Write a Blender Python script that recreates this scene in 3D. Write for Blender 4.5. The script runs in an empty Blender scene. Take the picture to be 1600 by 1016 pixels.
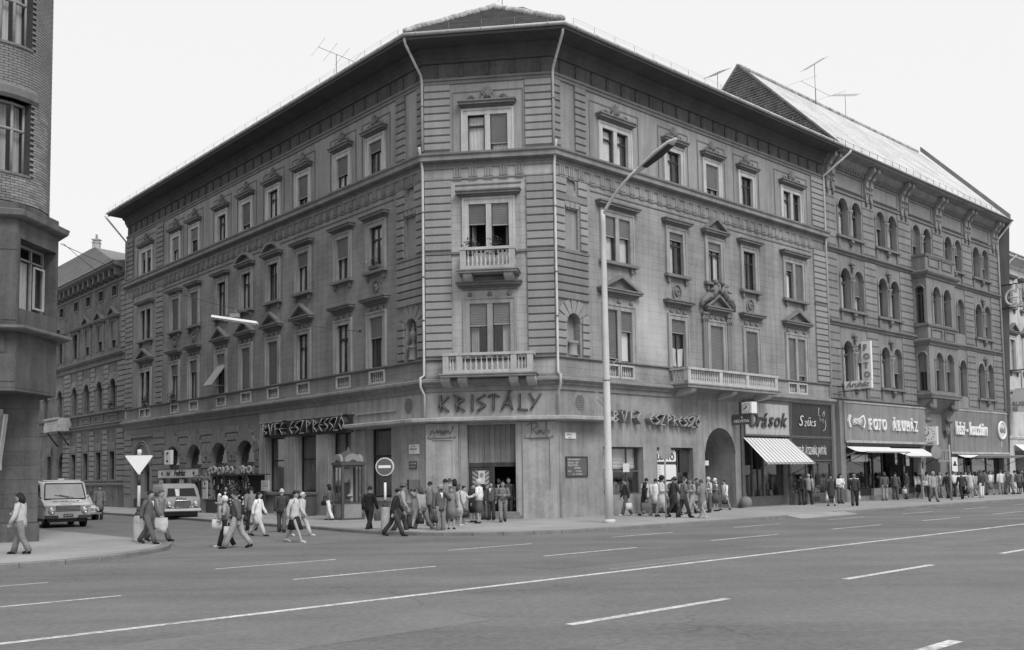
import bpy, math, random
from mathutils import Matrix, Vector
rnd = random.Random(7)
SC = bpy.context.scene
COL = SC.collection
R_ = math.radians

# ---------------------------------------------------------------- camera
cam = bpy.data.cameras.new('camera')
cam.sensor_width = 36.0
cam.lens = 36.0 * 1500.0 / 1600.0
cam.shift_y = 131.77 / 1600.0
cam.clip_start, cam.clip_end = 0.1, 3000
CAM = bpy.data.objects.new('camera', cam)
COL.objects.link(CAM)
PITCH, ROLL = 0.069707, -0.014538
def _cv(v):
    c, s = math.cos(ROLL), math.sin(ROLL)
    v = (c*v[0]-s*v[2], v[1], s*v[0]+c*v[2])
    c, s = math.cos(PITCH), math.sin(PITCH)
    return Vector((v[0], c*v[1]-s*v[2], s*v[1]+c*v[2]))
_r, _f, _u = _cv((1, 0, 0)), _cv((0, 1, 0)), _cv((0, 0, 1))
CAM.matrix_world = Matrix(((_r.x, _u.x, -_f.x, 0), (_r.y, _u.y, -_f.y, 0), (_r.z, _u.z, -_f.z, 1.875), (0, 0, 0, 1)))
SC.camera = CAM

# ---------------------------------------------------------------- sky and sun
SUN_AZ, SUN_EL = 30.0, 48.0        # degrees: azimuth measured from -Y (behind the camera) towards +X
W = bpy.data.worlds.new('World')
SC.world = W
W.use_nodes = True
nt = W.node_tree
nt.nodes.clear()
sky = nt.nodes.new('ShaderNodeTexSky')
sky.sky_type = 'NISHITA'
sky.sun_disc = False
sky.sun_elevation = R_(SUN_EL)
sky.sun_rotation = R_(180.0 - SUN_AZ)
sky.air_density, sky.dust_density, sky.ozone_density = 1.0, 4.0, 1.0
bw = nt.nodes.new('ShaderNodeRGBToBW')
mul = nt.nodes.new('ShaderNodeMath'); mul.operation = 'MULTIPLY'; mul.inputs[1].default_value = 0.10
clampn = nt.nodes.new('ShaderNodeMath'); clampn.operation = 'MINIMUM'; clampn.inputs[1].default_value = 1.0
mixn = nt.nodes.new('ShaderNodeMath'); mixn.operation = 'MULTIPLY_ADD'   # an even layer of cloud over the sky
mixn.inputs[1].default_value = 0.14; mixn.inputs[2].default_value = 0.88
bg = nt.nodes.new('ShaderNodeBackground'); bg.inputs['Strength'].default_value = 1.0
wo = nt.nodes.new('ShaderNodeOutputWorld')
L_ = nt.links.new
L_(sky.outputs[0], bw.inputs[0]); L_(bw.outputs[0], mul.inputs[0]); L_(mul.outputs[0], clampn.inputs[0])
L_(clampn.outputs[0], mixn.inputs[0]); L_(mixn.outputs[0], bg.inputs['Color']); L_(bg.outputs[0], wo.inputs[0])

sl = bpy.data.lights.new('sun', 'SUN')
sl.energy = 2.1
sl.angle = R_(24)
SUN = bpy.data.objects.new('sun', sl)
COL.objects.link(SUN)
_d = Vector((math.sin(R_(SUN_AZ))*math.cos(R_(SUN_EL)), -math.cos(R_(SUN_AZ))*math.cos(R_(SUN_EL)), math.sin(R_(SUN_EL))))
SUN.rotation_euler = _d.to_track_quat('Z', 'Y').to_euler()
SUN.location = (0, 0, 60)

vs = SC.view_settings
vs.view_transform = 'Standard'; vs.look = 'None'; vs.exposure = 0.0; vs.gamma = 1.0
vs.use_curve_mapping = False
SC.cycles.max_bounces = 6
SC.cycles.transparent_max_bounces = 12
SC.cycles.use_denoising = True

# ---------------------------------------------------------------- materials (all greys: the photograph is black and white)
MATS = {}
UR = (0.7362, 0.6767)
def mat(name, v, rough=0.85, var=0.18, scale=0.7, fine=0.10, fscale=9.0, streak=0.0, bump=0.0, bscale=30.0, spec=0.25, rand=0.0, metal=0.0, joints=None, objspace=False, lane=0.0, cracks=0.0, wash=None):
    """a grey surface: large stains, fine grain, rain streaks, a tone of its own for each piece"""
    m = bpy.data.materials.new(name); m.use_nodes = True
    t = m.node_tree; n = t.nodes; b = n['Principled BSDF']
    b.inputs['Roughness'].default_value = rough
    b.inputs['Metallic'].default_value = metal
    b.inputs['Specular IOR Level'].default_value = spec
    if objspace:
        pos = n.new('ShaderNodeTexCoord').outputs['Object']
    else:
        pos = n.new('ShaderNodeNewGeometry').outputs['Position']
    def noise(sc, det, vec=pos, rg=0.6):
        x = n.new('ShaderNodeTexNoise'); x.inputs['Scale'].default_value = sc; x.inputs['Detail'].default_value = det
        x.inputs['Roughness'].default_value = rg
        t.links.new(vec, x.inputs['Vector']); return x.outputs[0]
    def math_(op, a, c=None, d=None):
        x = n.new('ShaderNodeMath'); x.operation = op
        for i, q in enumerate((a, c, d)):
            if q is None: continue
            if isinstance(q, (int, float)): x.inputs[i].default_value = q
            else: t.links.new(q, x.inputs[i])
        return x.outputs[0]
    fac = None
    def add(src, amp, con=0.0):
        nonlocal fac
        if con:
            mr = n.new('ShaderNodeMapRange'); mr.interpolation_type = 'SMOOTHSTEP'
            mr.inputs['From Min'].default_value = 0.5-con; mr.inputs['From Max'].default_value = 0.5+con
            t.links.new(src, mr.inputs['Value']); src = mr.outputs['Result']; amp *= 0.62
        s = math_('MULTIPLY_ADD', src, amp, -0.5*amp)
        fac = s if fac is None else math_('ADD', fac, s)
    if var: add(noise(scale, 5.0), var*2.2, 0.22)
    if fine: add(noise(fscale, 4.0, rg=0.7), fine*2.2, 0.22)
    if streak:
        mp = n.new('ShaderNodeMapping'); mp.inputs['Scale'].default_value = (3.2, 3.2, 0.22)
        t.links.new(pos, mp.inputs['Vector']); add(noise(1.0, 5.0, mp.outputs[0]), streak*2.2, 0.2)
    if lane:      # wear along the direction of the main road
        mp = n.new('ShaderNodeMapping'); mp.inputs['Rotation'].default_value = (0, 0, -math.atan2(UR[1], UR[0])); mp.inputs['Scale'].default_value = (0.02, 0.55, 1.0)
        t.links.new(pos, mp.inputs['Vector']); add(noise(1.0, 5.0, mp.outputs[0]), lane*2.2, 0.25)
    if wash:      # a washed-out, lighter stretch of old plaster: (x, y, z, radius, amount)
        vd = n.new('ShaderNodeVectorMath'); vd.operation = 'DISTANCE'; vd.inputs[1].default_value = wash[:3]
        t.links.new(pos, vd.inputs[0])
        mr = n.new('ShaderNodeMapRange'); mr.interpolation_type = 'SMOOTHSTEP'; mr.inputs['From Min'].default_value = wash[3]; mr.inputs['From Max'].default_value = wash[3]*.35
        t.links.new(math_('ADD', vd.outputs['Value'], math_('MULTIPLY', noise(1.6, 4.0), 1.2)), mr.inputs['Value'])
        wf = math_('MULTIPLY', mr.outputs['Result'], wash[4]); fac = wf if fac is None else math_('ADD', fac, wf)
    if cracks:
        vo = n.new('ShaderNodeTexVoronoi'); vo.feature = 'DISTANCE_TO_EDGE'; vo.inputs['Scale'].default_value = 0.28
        mx_ = n.new('ShaderNodeMixRGB'); mx_.blend_type = 'ADD'; mx_.inputs[0].default_value = 1.0
        nz_ = n.new('ShaderNodeTexNoise'); nz_.inputs['Scale'].default_value = 1.1; nz_.inputs['Detail'].default_value = 6.0
        t.links.new(pos, nz_.inputs['Vector']); t.links.new(pos, mx_.inputs[1]); t.links.new(nz_.outputs[1], mx_.inputs[2]); t.links.new(mx_.outputs[0], vo.inputs['Vector'])
        ck = math_('MULTIPLY', math_('LESS_THAN', vo.outputs['Distance'], 0.0055), math_('GREATER_THAN', noise(0.11, 2.0), 0.53))
        cf = math_('MULTIPLY', ck, -cracks)
        fac = cf if fac is None else math_('ADD', fac, cf)
    if rand:
        add(n.new('ShaderNodeObjectInfo').outputs['Random'], rand*2)
    if joints:
        # scored plaster joints: z courses and staggered verticals, thin and faint, on the frame given by joints=(ux,uy,course,length,depth)
        ux, uy, ch, ln, amt = joints
        sp = n.new('ShaderNodeSeparateXYZ'); t.links.new(pos, sp.inputs[0])
        uu = math_('ADD', math_('MULTIPLY', sp.outputs[0], ux), math_('MULTIPLY', sp.outputs[1], uy))
        cz = math_('DIVIDE', sp.outputs[2], ch)
        fz = math_('FRACT', cz)
        row = math_('FLOOR', cz)
        cu = math_('ADD', math_('DIVIDE', uu, ln), math_('MULTIPLY', math_('MODULO', row, 2.0), 0.5))
        fu = math_('FRACT', math_('ADD', cu, 200.0))
        j = math_('MAXIMUM', math_('LESS_THAN', fz, 0.028/ch), math_('LESS_THAN', fu, 0.016/ln))
        s = math_('MULTIPLY', j, -amt)
        fac = s if fac is None else math_('ADD', fac, s)
        wn = n.new('ShaderNodeTexWhiteNoise'); wn.noise_dimensions = '2D'
        cb = n.new('ShaderNodeCombineXYZ'); t.links.new(row, cb.inputs[0]); t.links.new(math_('FLOOR', cu), cb.inputs[1])
        t.links.new(cb.outputs[0], wn.inputs['Vector'])
        fac = math_('ADD', fac, math_('MULTIPLY_ADD', wn.outputs['Value'], 0.10, -0.05))
    if fac is not None:
        val = math_('MAXIMUM', math_('MULTIPLY', math_('ADD', fac, 1.0), v), v*0.25)
        t.links.new(val, b.inputs['Base Color'])
    else:
        b.inputs['Base Color'].default_value = (v, v, v, 1)
    if bump:
        bp = n.new('ShaderNodeBump'); bp.inputs['Strength'].default_value = bump; bp.inputs['Distance'].default_value = 0.02
        t.links.new(noise(bscale, 4.0), bp.inputs['Height']); t.links.new(bp.outputs[0], b.inputs['Normal'])
    MATS[name] = m
    return m
def emat(name, v, s):
    m = bpy.data.materials.new(name); m.use_nodes = True
    b = m.node_tree.nodes['Principled BSDF']
    b.inputs['Base Color'].default_value = (v, v, v, 1)
    b.inputs['Emission Color'].default_value = (1, 1, 1, 1); b.inputs['Emission Strength'].default_value = s
    MATS[name] = m
    return m
def glassmat(name, tint, refl):
    m = bpy.data.materials.new(name); m.use_nodes = True
    t = m.node_tree; n = t.nodes; n.clear()
    o = n.new('ShaderNodeOutputMaterial'); mx = n.new('ShaderNodeMixShader')
    tr = n.new('ShaderNodeBsdfTransparent'); tr.inputs[0].default_value = (tint, tint, tint, 1)
    gl = n.new('ShaderNodeBsdfGlossy'); gl.inputs['Roughness'].default_value = 0.03
    gl.inputs[0].default_value = (0.9, 0.9, 0.9, 1)
    lw = n.new('ShaderNodeLayerWeight'); lw.inputs['Blend'].default_value = 0.5
    fr = n.new('ShaderNodeMath'); fr.operation = 'POWER'; fr.inputs[1].default_value = 5.0; t.links.new(lw.outputs['Facing'], fr.inputs[0])
    nz = n.new('ShaderNodeTexNoise'); nz.inputs['Scale'].default_value = 1.3
    bp = n.new('ShaderNodeBump'); bp.inputs['Strength'].default_value = 0.06; bp.inputs['Distance'].default_value = 0.05
    t.links.new(nz.outputs[0], bp.inputs['Height']); t.links.new(bp.outputs[0], gl.inputs['Normal'])
    a = n.new('ShaderNodeMath'); a.operation = 'MULTIPLY_ADD'; a.inputs[1].default_value = 0.9; a.inputs[2].default_value = refl
    t.links.new(fr.outputs[0], a.inputs[0]); t.links.new(a.outputs[0], mx.inputs[0])
    t.links.new(tr.outputs[0], mx.inputs[1]); t.links.new(gl.outputs[0], mx.inputs[2]); t.links.new(mx.outputs[0], o.inputs[0])
    MATS[name] = m
    return m

UL = (-0.6668, 0.7453); UC = (0.9913, -0.1313)
mat('asphalt', 0.165, 0.88, 0.16, 0.25, 0.22, 10.0, lane=0.24, cracks=0.2, bump=0.25, bscale=70)
mat('asphalt_patch', 0.178, 0.9, 0.16, 0.5, 0.2, 10.0, bump=0.25, bscale=60)
mat('asphalt_dark', 0.148, 0.9, 0.16, 0.5, 0.2, 10.0, bump=0.25, bscale=60)
mat('asphalt_side', 0.165, 0.88, 0.2, 0.3, 0.16, 14.0, bump=0.25, bscale=70)
mat('pavement', 0.33, 0.9, 0.22, 0.35, 0.14, 9.0, bump=0.2, bscale=60)
mat('kerb', 0.20, 0.85, 0.2, 1.5, 0.18, 20.0, rand=0.04, bump=0.3)
mat('road_paint', 0.55, 0.7, 0.3, 1.2, 0.6, 14.0)
mat('road_paint_worn', 0.26, 0.8, 0.3, 1.6, 0.4, 18.0)
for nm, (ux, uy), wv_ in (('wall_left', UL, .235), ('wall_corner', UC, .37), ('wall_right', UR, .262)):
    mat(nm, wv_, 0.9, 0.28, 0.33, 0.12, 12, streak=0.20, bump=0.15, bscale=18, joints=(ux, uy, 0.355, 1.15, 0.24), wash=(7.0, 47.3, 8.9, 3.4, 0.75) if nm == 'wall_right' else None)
mat('plaster', 0.275, 0.9, 0.26, 0.33, 0.11, 12, streak=0.20, bump=0.15, bscale=18)
mat('quoin_left', 0.22, 0.9, 0.16, 0.5, 0.12, 12, streak=0.12, rand=0.08, bump=0.2, bscale=22)  # quoin tone with the left fronts' shade put into the colour
mat('quoin_mid', 0.225, 0.9, 0.18, 0.5, 0.12, 12, streak=0.14, rand=0.08, bump=0.2, bscale=22)
mat('plaster_mid', 0.22, 0.9, 0.22, 0.5, 0.12, 12, streak=0.2, bump=0.15, bscale=18)
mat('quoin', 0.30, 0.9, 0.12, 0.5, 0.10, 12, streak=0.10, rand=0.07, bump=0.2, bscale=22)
mat('stucco', 0.36, 0.9, 0.24, 0.7, 0.10, 10, streak=0.20, bump=0.1, bscale=25)
mat('stucco_right', 0.27, 0.9, 0.30, 0.7, 0.12, 9, streak=0.26, bump=0.15, bscale=25)
mat('stucco_left', 0.36, 0.9, 0.26, 0.7, 0.12, 9, streak=0.24, bump=0.15, bscale=25)
mat('stucco_dirty', 0.36, 0.9, 0.28, 0.9, 0.12, 10, streak=0.22, bump=0.2, bscale=20)
mat('rustic', 0.22, 0.9, 0.14, 0.6, 0.08, 12, streak=0.10, rand=0.07, bump=0.15, bscale=20)
mat('surround_dim', 0.30, 0.85, 0.2, 1.0, 0.12, 12, streak=0.24)
mat('surround', 0.46, 0.85, 0.16, 1.0, 0.10, 14, streak=0.20)
mat('moulding', 0.185, 0.9, 0.18, 0.8, 0.10, 12, streak=0.14, bump=0.15, bscale=22)
mat('cornice', 0.25, 0.9, 0.2, 0.8, 0.10, 12, streak=0.18, bump=0.15, bscale=22)
mat('frieze', 0.11, 0.92, 0.3, 0.9, 0.2, 5, streak=0.2)  # band colour darkened to paint more shade under the overhang
mat('eaves', 0.09, 0.9, 0.2, 0.8, 0.10, 8, streak=0.1)  # soffit and consoles toned dark to deepen their shade
mat('relief', 0.19, 0.9, 0.2, 2.0, 0.15, 14)
mat('stone_light', 0.44, 0.85, 0.18, 1.6, 0.10, 16, streak=0.18, rand=0.05)
mat('zinc', 0.42, 0.55, 0.14, 1.2, 0.08, 14, metal=0.25, streak=0.1)
mat('zinc_dark', 0.22, 0.6, 0.14, 1.2, 0.08, 14, metal=0.2)
mat('pipe', 0.48, 0.55, 0.2, 1.5, 0.10, 14, streak=0.2)
mat('roof_tile', 0.075, 0.85, 0.3, 1.2, 0.4, 7, rand=0.25, bump=0.3, bscale=12)
mat('roof_pale', 0.60, 0.85, 0.22, 0.5, 0.2, 6, bump=0.3, bscale=12)
mat('ridge_tile', 0.40, 0.9, 0.3, 2.0, 0.3, 8, rand=0.2)
mat('frame_dark', 0.045, 0.6, 0.2, 2, 0.1, 12)
mat('frame_light', 0.28, 0.6, 0.2, 2, 0.1, 12)
mat('frame_mid', 0.11, 0.6, 0.2, 2, 0.1, 12)
mat('shutter', 0.27, 0.7, 0.12, 1.2, 0.08, 10, rand=0.14)
mat('curtain', 0.85, 0.9, 0.10, 1.5, 0.05, 8, rand=0.18)
mat('curtain_dim', 0.45, 0.9, 0.15, 1.5, 0.05, 8, rand=0.2)
mat('room', 0.02, 0.95, 0, fine=0)
mat('black', 0.012, 0.6, 0, fine=0)
mat('door_wood', 0.055, 0.6, 0.15, 1.5, 0.1, 10, streak=0.3)
mat('door_panel', 0.19, 0.6, 0.15, 1.5, 0.1, 10, streak=0.3)
mat('stucco_hazed', 0.5, 0.9, 0.2, 0.7, 0.1, 9, streak=0.2)  # stucco lightened so the far house looks hazy; the haze is in the colour
mat('sign_cream', 0.40, 0.5, 0.10, 2, 0.05, 12, streak=0.14)
mat('sign_board_far', 0.19, 0.7, 0.16, 0.8, 0.08, 14, streak=0.22)
mat('door_pale', 0.16, 0.6, 0.15, 1.5, 0.1, 10)
mat('stair', 0.22, 0.85, 0.2, 1.5, 0.1, 14)
mat('brick', 0.25, 0.85, 0.2, 1.0, 0.15, 20, rand=0.24, bump=0.2)
mat('mortar', 0.06, 0.95, 0.2, 1.0, 0.2, 20)
mat('tower_stone', 0.105, 0.85, 0.28, 0.8, 0.16, 9, streak=0.28, bump=0.25, bscale=14)
mat('tower_slab', 0.11, 0.85, 0.25, 1.0, 0.16, 9, streak=0.2, rand=0.10, bump=0.25, bscale=14)
mat('tower_ledge', 0.17, 0.8, 0.25, 1.4, 0.14, 12, streak=0.2)
mat('lettering_grey', 0.24, 0.6, 0.12, 2, 0.1, 12)
mat('lettering_dark', 0.07, 0.6, 0.1, 2, 0.1, 12)
mat('neon_tube', 0.55, 0.25, 0, fine=0, spec=0.6)
mat('lettering_white', 0.78, 0.6, 0.06, 2, 0.04, 12)
mat('sign_pale', 0.60, 0.5, 0.08, 2, 0.04, 12, streak=0.06)
mat('sign_white', 0.75, 0.5, 0.05, 2, 0.04, 12)
mat('sign_dark', 0.040, 0.5, 0.2, 1, 0.1, 12, streak=0.2)
mat('sign_mid', 0.20, 0.6, 0.14, 1, 0.08, 12, streak=0.22)
mat('sign_board', 0.235, 0.7, 0.12, 0.8, 0.06, 14, streak=0.2)
mat('enamel_dark', 0.10, 0.35, 0.05, 2, 0, 12, spec=0.5)
mat('print_black', 0.02, 0.7, 0, fine=0)
mat('print_grey', 0.25, 0.7, 0, fine=0)
mat('awning_white', 0.72, 0.8, 0.06, 1.0, 0.05, 10)
mat('metal_grey', 0.30, 0.5, 0.12, 2, 0.08, 14, metal=0.2)
mat('metal_dark', 0.05, 0.5, 0.12, 2, 0.08, 14)
mat('lamp_post', 0.56, 0.6, 0.10, 0.8, 0.10, 16, streak=0.15)
mat('concrete', 0.36, 0.9, 0.25, 3, 0.2, 18, streak=0.2)
mat('booth_metal', 0.085, 0.5, 0.2, 2, 0.1, 12)
mat('booth_panel', 0.26, 0.5, 0.2, 2, 0.1, 12)
mat('tyre', 0.018, 0.85, 0.1, 8, 0.1, 30)
mat('chrome', 0.6, 0.2, 0, fine=0, metal=0.9)
mat('lens', 0.55, 0.15, 0.1, 20, 0.1, 60, spec=0.8)
mat('van_white', 0.58, 0.4, 0.06, 2, 0.03, 12, spec=0.5)
mat('van_pale', 0.36, 0.4, 0.06, 2, 0.03, 12, spec=0.5)
mat('van_grey', 0.30, 0.4, 0.08, 2, 0.03, 12, spec=0.5)
mat('leaf', 0.05, 0.7, 0.3, 4, 0.2, 30, rand=0.2)
mat('leaf_pale', 0.30, 0.8, 0.3, 6, 0.4, 40)
mat('petal', 0.72, 0.7, 0.1, 6, 0.1, 30, rand=0.15)
mat('terracotta', 0.12, 0.8, 0.2, 4, 0.1, 20)
mat('box_wood', 0.085, 0.7, 0.18, 1.5, 0.1, 14, streak=0.2)
mat('goods', 0.05, 0.6, 0.3, 2, 0.15, 6)
mat('goods_pale', 0.30, 0.7, 0.3, 2, 0.2, 6)
mat('wire', 0.08, 0.6, 0, fine=0)
mat('skin', 0.36, 0.55, 0.08, 12, 0, 12)
for i, v in enumerate((0.028, 0.055, 0.11, 0.2, 0.33, 0.50, 0.72)):
    mat('cloth_%d' % i, v, 0.9, 0.2, 5, 0.18, 30, bump=0.7, bscale=11, objspace=True)
mat('cloth_plaid', 0.17, 0.9, 0.5, 14, 0.4, 40, objspace=True)
mat('hair_dark', 0.018, 0.7, 0.3, 10, 0.3, 60, objspace=True)
mat('hair_mid', 0.07, 0.7, 0.3, 10, 0.3, 60, objspace=True)
mat('hair_pale', 0.48, 0.7, 0.2, 10, 0.3, 60, objspace=True)
mat('shoe_dark', 0.015, 0.5, 0.1, 8, 0)
mat('shoe_pale', 0.5, 0.5, 0.1, 8, 0)
mat('leather', 0.03, 0.45, 0.2, 10, 0.1)
mat('leather_mid', 0.12, 0.5, 0.2, 10, 0.1)
mat('paper', 0.6, 0.8, 0.06, 6, 0.05, objspace=True)
glassmat('glass', 0.9, 0.04)
glassmat('glass_shop', 0.88, 0.05)
mat('windscreen', 0.30, 0.12, 0.2, 1.2, 0, spec=0.9)

# ---------------------------------------------------------------- mesh building
class MB:
    def __init__(s): s.v = []; s.f = []; s.mi = []; s.cur = 0; s.sm = []
    def add(s, vs, fs, smooth=False):
        o = len(s.v); s.v += [tuple(p) for p in vs]
        for f in fs: s.f.append(tuple(i+o for i in f)); s.mi.append(s.cur); s.sm.append(smooth)
        return s
    def m(s, i): s.cur = i; return s
    def box(s, x0, x1, y0, y1, z0, z1):
        return s.add([(x0,y0,z0),(x1,y0,z0),(x1,y1,z0),(x0,y1,z0),(x0,y0,z1),(x1,y0,z1),(x1,y1,z1),(x0,y1,z1)],
            [(0,3,2,1),(4,5,6,7),(0,1,5,4),(1,2,6,5),(2,3,7,6),(3,0,4,7)])
    def block(s, x0, x1, y0, y1, z0, z1, b):
        """box whose front (y0) edges are chamfered by b"""
        V = [(x0,y0+b,z0),(x1,y0+b,z0),(x1,y0+b,z1),(x0,y0+b,z1),(x0+b,y0,z0+b),(x1-b,y0,z0+b),(x1-b,y0,z1-b),(x0+b,y0,z1-b),
             (x0,y1,z0),(x1,y1,z0),(x1,y1,z1),(x0,y1,z1)]
        return s.add(V, [(4,5,6,7),(0,1,5,4),(1,2,6,5),(2,3,7,6),(3,0,4,7),(0,8,9,1),(1,9,10,2),(2,10,11,3),(3,11,8,0)])
    def qblock(s, x0, x1, y0, y1, z0, z1, b, bb):
        """rusticated block: small chamfer round the face, a deep one (bb) below"""
        V = [(x0,y1,z0),(x1,y1,z0),(x1,y0+b,z1),(x0,y0+b,z1),(x0+b,y0,z0+bb),(x1-b,y0,z0+bb),(x1-b,y0,z1-b),(x0+b,y0,z1-b),
             (x0,y1,z0),(x1,y1,z0),(x1,y1,z1),(x0,y1,z1),(x0,y0+b,z0+bb),(x1,y0+b,z0+bb)]
        return s.add(V, [(4,5,6,7),(0,1,13,5,4,12),(13,2,6,5),(2,3,7,6),(3,12,4,7),(1,10,2,13),(2,10,11,3),(3,11,0,12)])
    def prism(s, pts, y0, y1, smooth=False):
        """polygon in x,z extruded from y0 (front) to y1; pts counter-clockwise seen from the front"""
        n = len(pts)
        V = [(x,y0,z) for x,z in pts]+[(x,y1,z) for x,z in pts]
        F = [tuple(range(n)), tuple(range(2*n-1, n-1, -1))]+[(i, i+n, (i+1)%n+n, (i+1)%n) for i in range(n)]
        return s.add(V, F, smooth)
    def prism_z(s, pts, z0, z1):
        n = len(pts)
        V = [(x,y,z0) for x,y in pts]+[(x,y,z1) for x,y in pts]
        F = [tuple(range(n-1, -1, -1)), tuple(range(n, 2*n))]+[(i, (i+1)%n, (i+1)%n+n, i+n) for i in range(n)]
        return s.add(V, F)
    def lathe(s, prof, n=8, cx=0, cy=0, a0=0.0, a1=2*math.pi, smooth=True, sy=1.0):
        full = abs(a1-a0-2*math.pi) < 1e-6
        k = n if full else n+1
        V = []
        for r, z in prof:
            for i in range(k):
                a = a0+(a1-a0)*i/n
                V.append((cx+r*math.cos(a), cy+sy*r*math.sin(a), z))
        F = []
        for j in range(len(prof)-1):
            for i in range(n):
                i2 = (i+1)%k
                F.append((j*k+i, j*k+i2, (j+1)*k+i2, (j+1)*k+i))
        if full:
            F.append(tuple(range(k-1, -1, -1))); F.append(tuple((len(prof)-1)*k+i for i in range(k)))
        return s.add(V, F, smooth)
    def tube(s, pts, r, n=6, cap=True, smooth=True, flat=None):
        """tube along points; r a number or one radius for each point; flat=(sx,sy) squashes the ring"""
        pts = [Vector(p) for p in pts]
        rr = r if isinstance(r, (list, tuple)) else [r]*len(pts)
        V = []; prev = None
        for i, p in enumerate(pts):
            t = (pts[min(i+1, len(pts)-1)]-pts[max(i-1, 0)])
            if t.length < 1e-9: t = Vector((0,0,1))
            t.normalize()
            if prev is None:
                up = Vector((0,0,1)) if abs(t.z) < 0.9 else Vector((0,1,0))
                a = up.cross(t).normalized()
            else:
                a = (prev-t*prev.dot(t))
                a = a.normalized() if a.length > 1e-6 else Vector((1,0,0))
            prev = a
            b = t.cross(a)
            for k in range(n):
                c = 2*math.pi*k/n
                x = math.cos(c)*rr[i]; y = math.sin(c)*rr[i]
                if flat: x *= flat[0]; y *= flat[1]
                V.append(p+a*x+b*y)
        F = []
        for i in range(len(pts)-1):
            for k in range(n):
                k2 = (k+1)%n
                F.append((i*n+k, i*n+k2, (i+1)*n+k2, (i+1)*n+k))
        if cap:
            F.append(tuple(range(n-1, -1, -1))); F.append(tuple((len(pts)-1)*n+k for k in range(n)))
        return s.add(V, F, smooth)
    def ball(s, c, r, n=8, m=5, sc=(1,1,1)):
        V = []; F = []
        V.append((c[0], c[1], c[2]-r*sc[2]))
        for j in range(1, m):
            th = math.pi*j/m
            for i in range(n):
                a = 2*math.pi*i/n
                V.append((c[0]+r*sc[0]*math.sin(th)*math.cos(a), c[1]+r*sc[1]*math.sin(th)*math.sin(a), c[2]-r*sc[2]*math.cos(th)))
        V.append((c[0], c[1], c[2]+r*sc[2]))
        for i in range(n): F.append((0, 1+(i+1)%n, 1+i))
        for j in range(m-2):
            for i in range(n):
                a = 1+j*n+i; b = 1+j*n+(i+1)%n
                F.append((a, b, b+n, a+n))
        o = 1+(m-2)*n
        for i in range(n): F.append((o+i, o+(i+1)%n, len(V)-1))
        return s.add(V, F, True)
    def quad(s, a, b, c, d): return s.add([a, b, c, d], [(0,1,2,3)])
    def mesh(s, name):
        me = bpy.data.meshes.new(name)
        me.from_pydata(s.v, [], s.f)
        if any(s.mi): me.polygons.foreach_set('material_index', s.mi)
        if any(s.sm): me.polygons.foreach_set('use_smooth', s.sm)
        me.update()
        return me
def getmat(m): return MATS[m] if isinstance(m, str) else m
def obj(name, mb, m, parent=None, M=None, loc=None):
    """link one mesh object; mb may be an MB or a mesh shared with other pieces"""
    me = mb if isinstance(mb, bpy.types.Mesh) else mb.mesh(name)
    if not me.materials:
        for q in (m if isinstance(m, (list, tuple)) else [m]): me.materials.append(getmat(q))
    o = bpy.data.objects.new(name, me)
    COL.objects.link(o)
    if parent is not None: o.parent = parent
    if M is not None: o.matrix_local = M
    if loc is not None: o.location = loc
    return o
def tag(o, label=None, cat=None, group=None, kind=None):
    if label: o['label'] = label
    if cat: o['category'] = cat
    if group: o['group'] = group
    if kind: o['kind'] = kind
    return o
def thing(name, label, cat, loc=(0,0,0), rz=0.0, group=None):
    o = bpy.data.objects.new(name, None)
    o.empty_display_size = 0.3
    COL.objects.link(o)
    o.location = loc; o.rotation_euler = (0,0,rz)
    return tag(o, label, cat, group)
def copy_tree(o, parent=None):
    c = o.copy(); COL.objects.link(c)
    c.parent = parent
    for ch in o.children: copy_tree(ch, c)
    return c
CACHE = {}
def cached(key, fn):
    if key not in CACHE: CACHE[key] = fn()
    return CACHE[key]
def T(x, y, z, rz=0.0): return Matrix.Translation((x, y, z)) @ Matrix.Rotation(rz, 4, 'Z')
def text_mesh(s, size, depth=0.02, shear=0.0, bold=0.0, sx=1.0, align='LEFT', spacing=1.0):
    """lettering as a solid mesh standing in x,z with its front at y=0 and its back at y=depth"""
    c = bpy.data.curves.new('lettering', 'FONT')
    c.body = s; c.size = size; c.extrude = depth/2; c.shear = shear; c.offset = bold
    c.align_x = align; c.space_character = spacing; c.resolution_u = 3
    o = bpy.data.objects.new('lettering', c)
    me = bpy.data.meshes.new_from_object(o)
    bpy.data.objects.remove(o); bpy.data.curves.remove(c)
    me.materials.clear()
    for v in me.vertices:
        x, y, z = v.co
        v.co = (x*sx, depth/2-z, y)
    return me

# ---------------------------------------------------------------- the three house fronts at the corner (metres; u runs from the corner outwards)
FAC = {'L': (Vector((-3.8968, 43.5)), Vector((-0.6668, 0.7453)), Vector((-0.7453, -0.6668)), -1),
       'C': (Vector((-3.8968, 43.5)), Vector((0.9913, -0.1313)), Vector((-0.1313, -0.9913)), 1),
       'R': (Vector((2.0337, 42.7146)), Vector((0.7362, 0.6767)), Vector((0.6767, -0.7362)), 1)}
def W3(f, u, d=0.0, z=0.0):
    P, e, n, s = FAC[f]
    q = P+e*u+n*d
    return Vector((q.x, q.y, z))
def FM(f, u=0.0, z=0.0, d=0.0):
    """matrix of a frame on a front: x to the right seen from the street, y into the wall, z up"""
    P, e, n, s = FAC[f]
    q = P+e*u+n*d
    x = e*s
    return Matrix(((x.x, -n.x, 0, q.x), (x.y, -n.y, 0, q.y), (0, 0, 1, z), (0, 0, 0, 1)))
def sx(f, u): return u*FAC[f][3]

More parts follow.
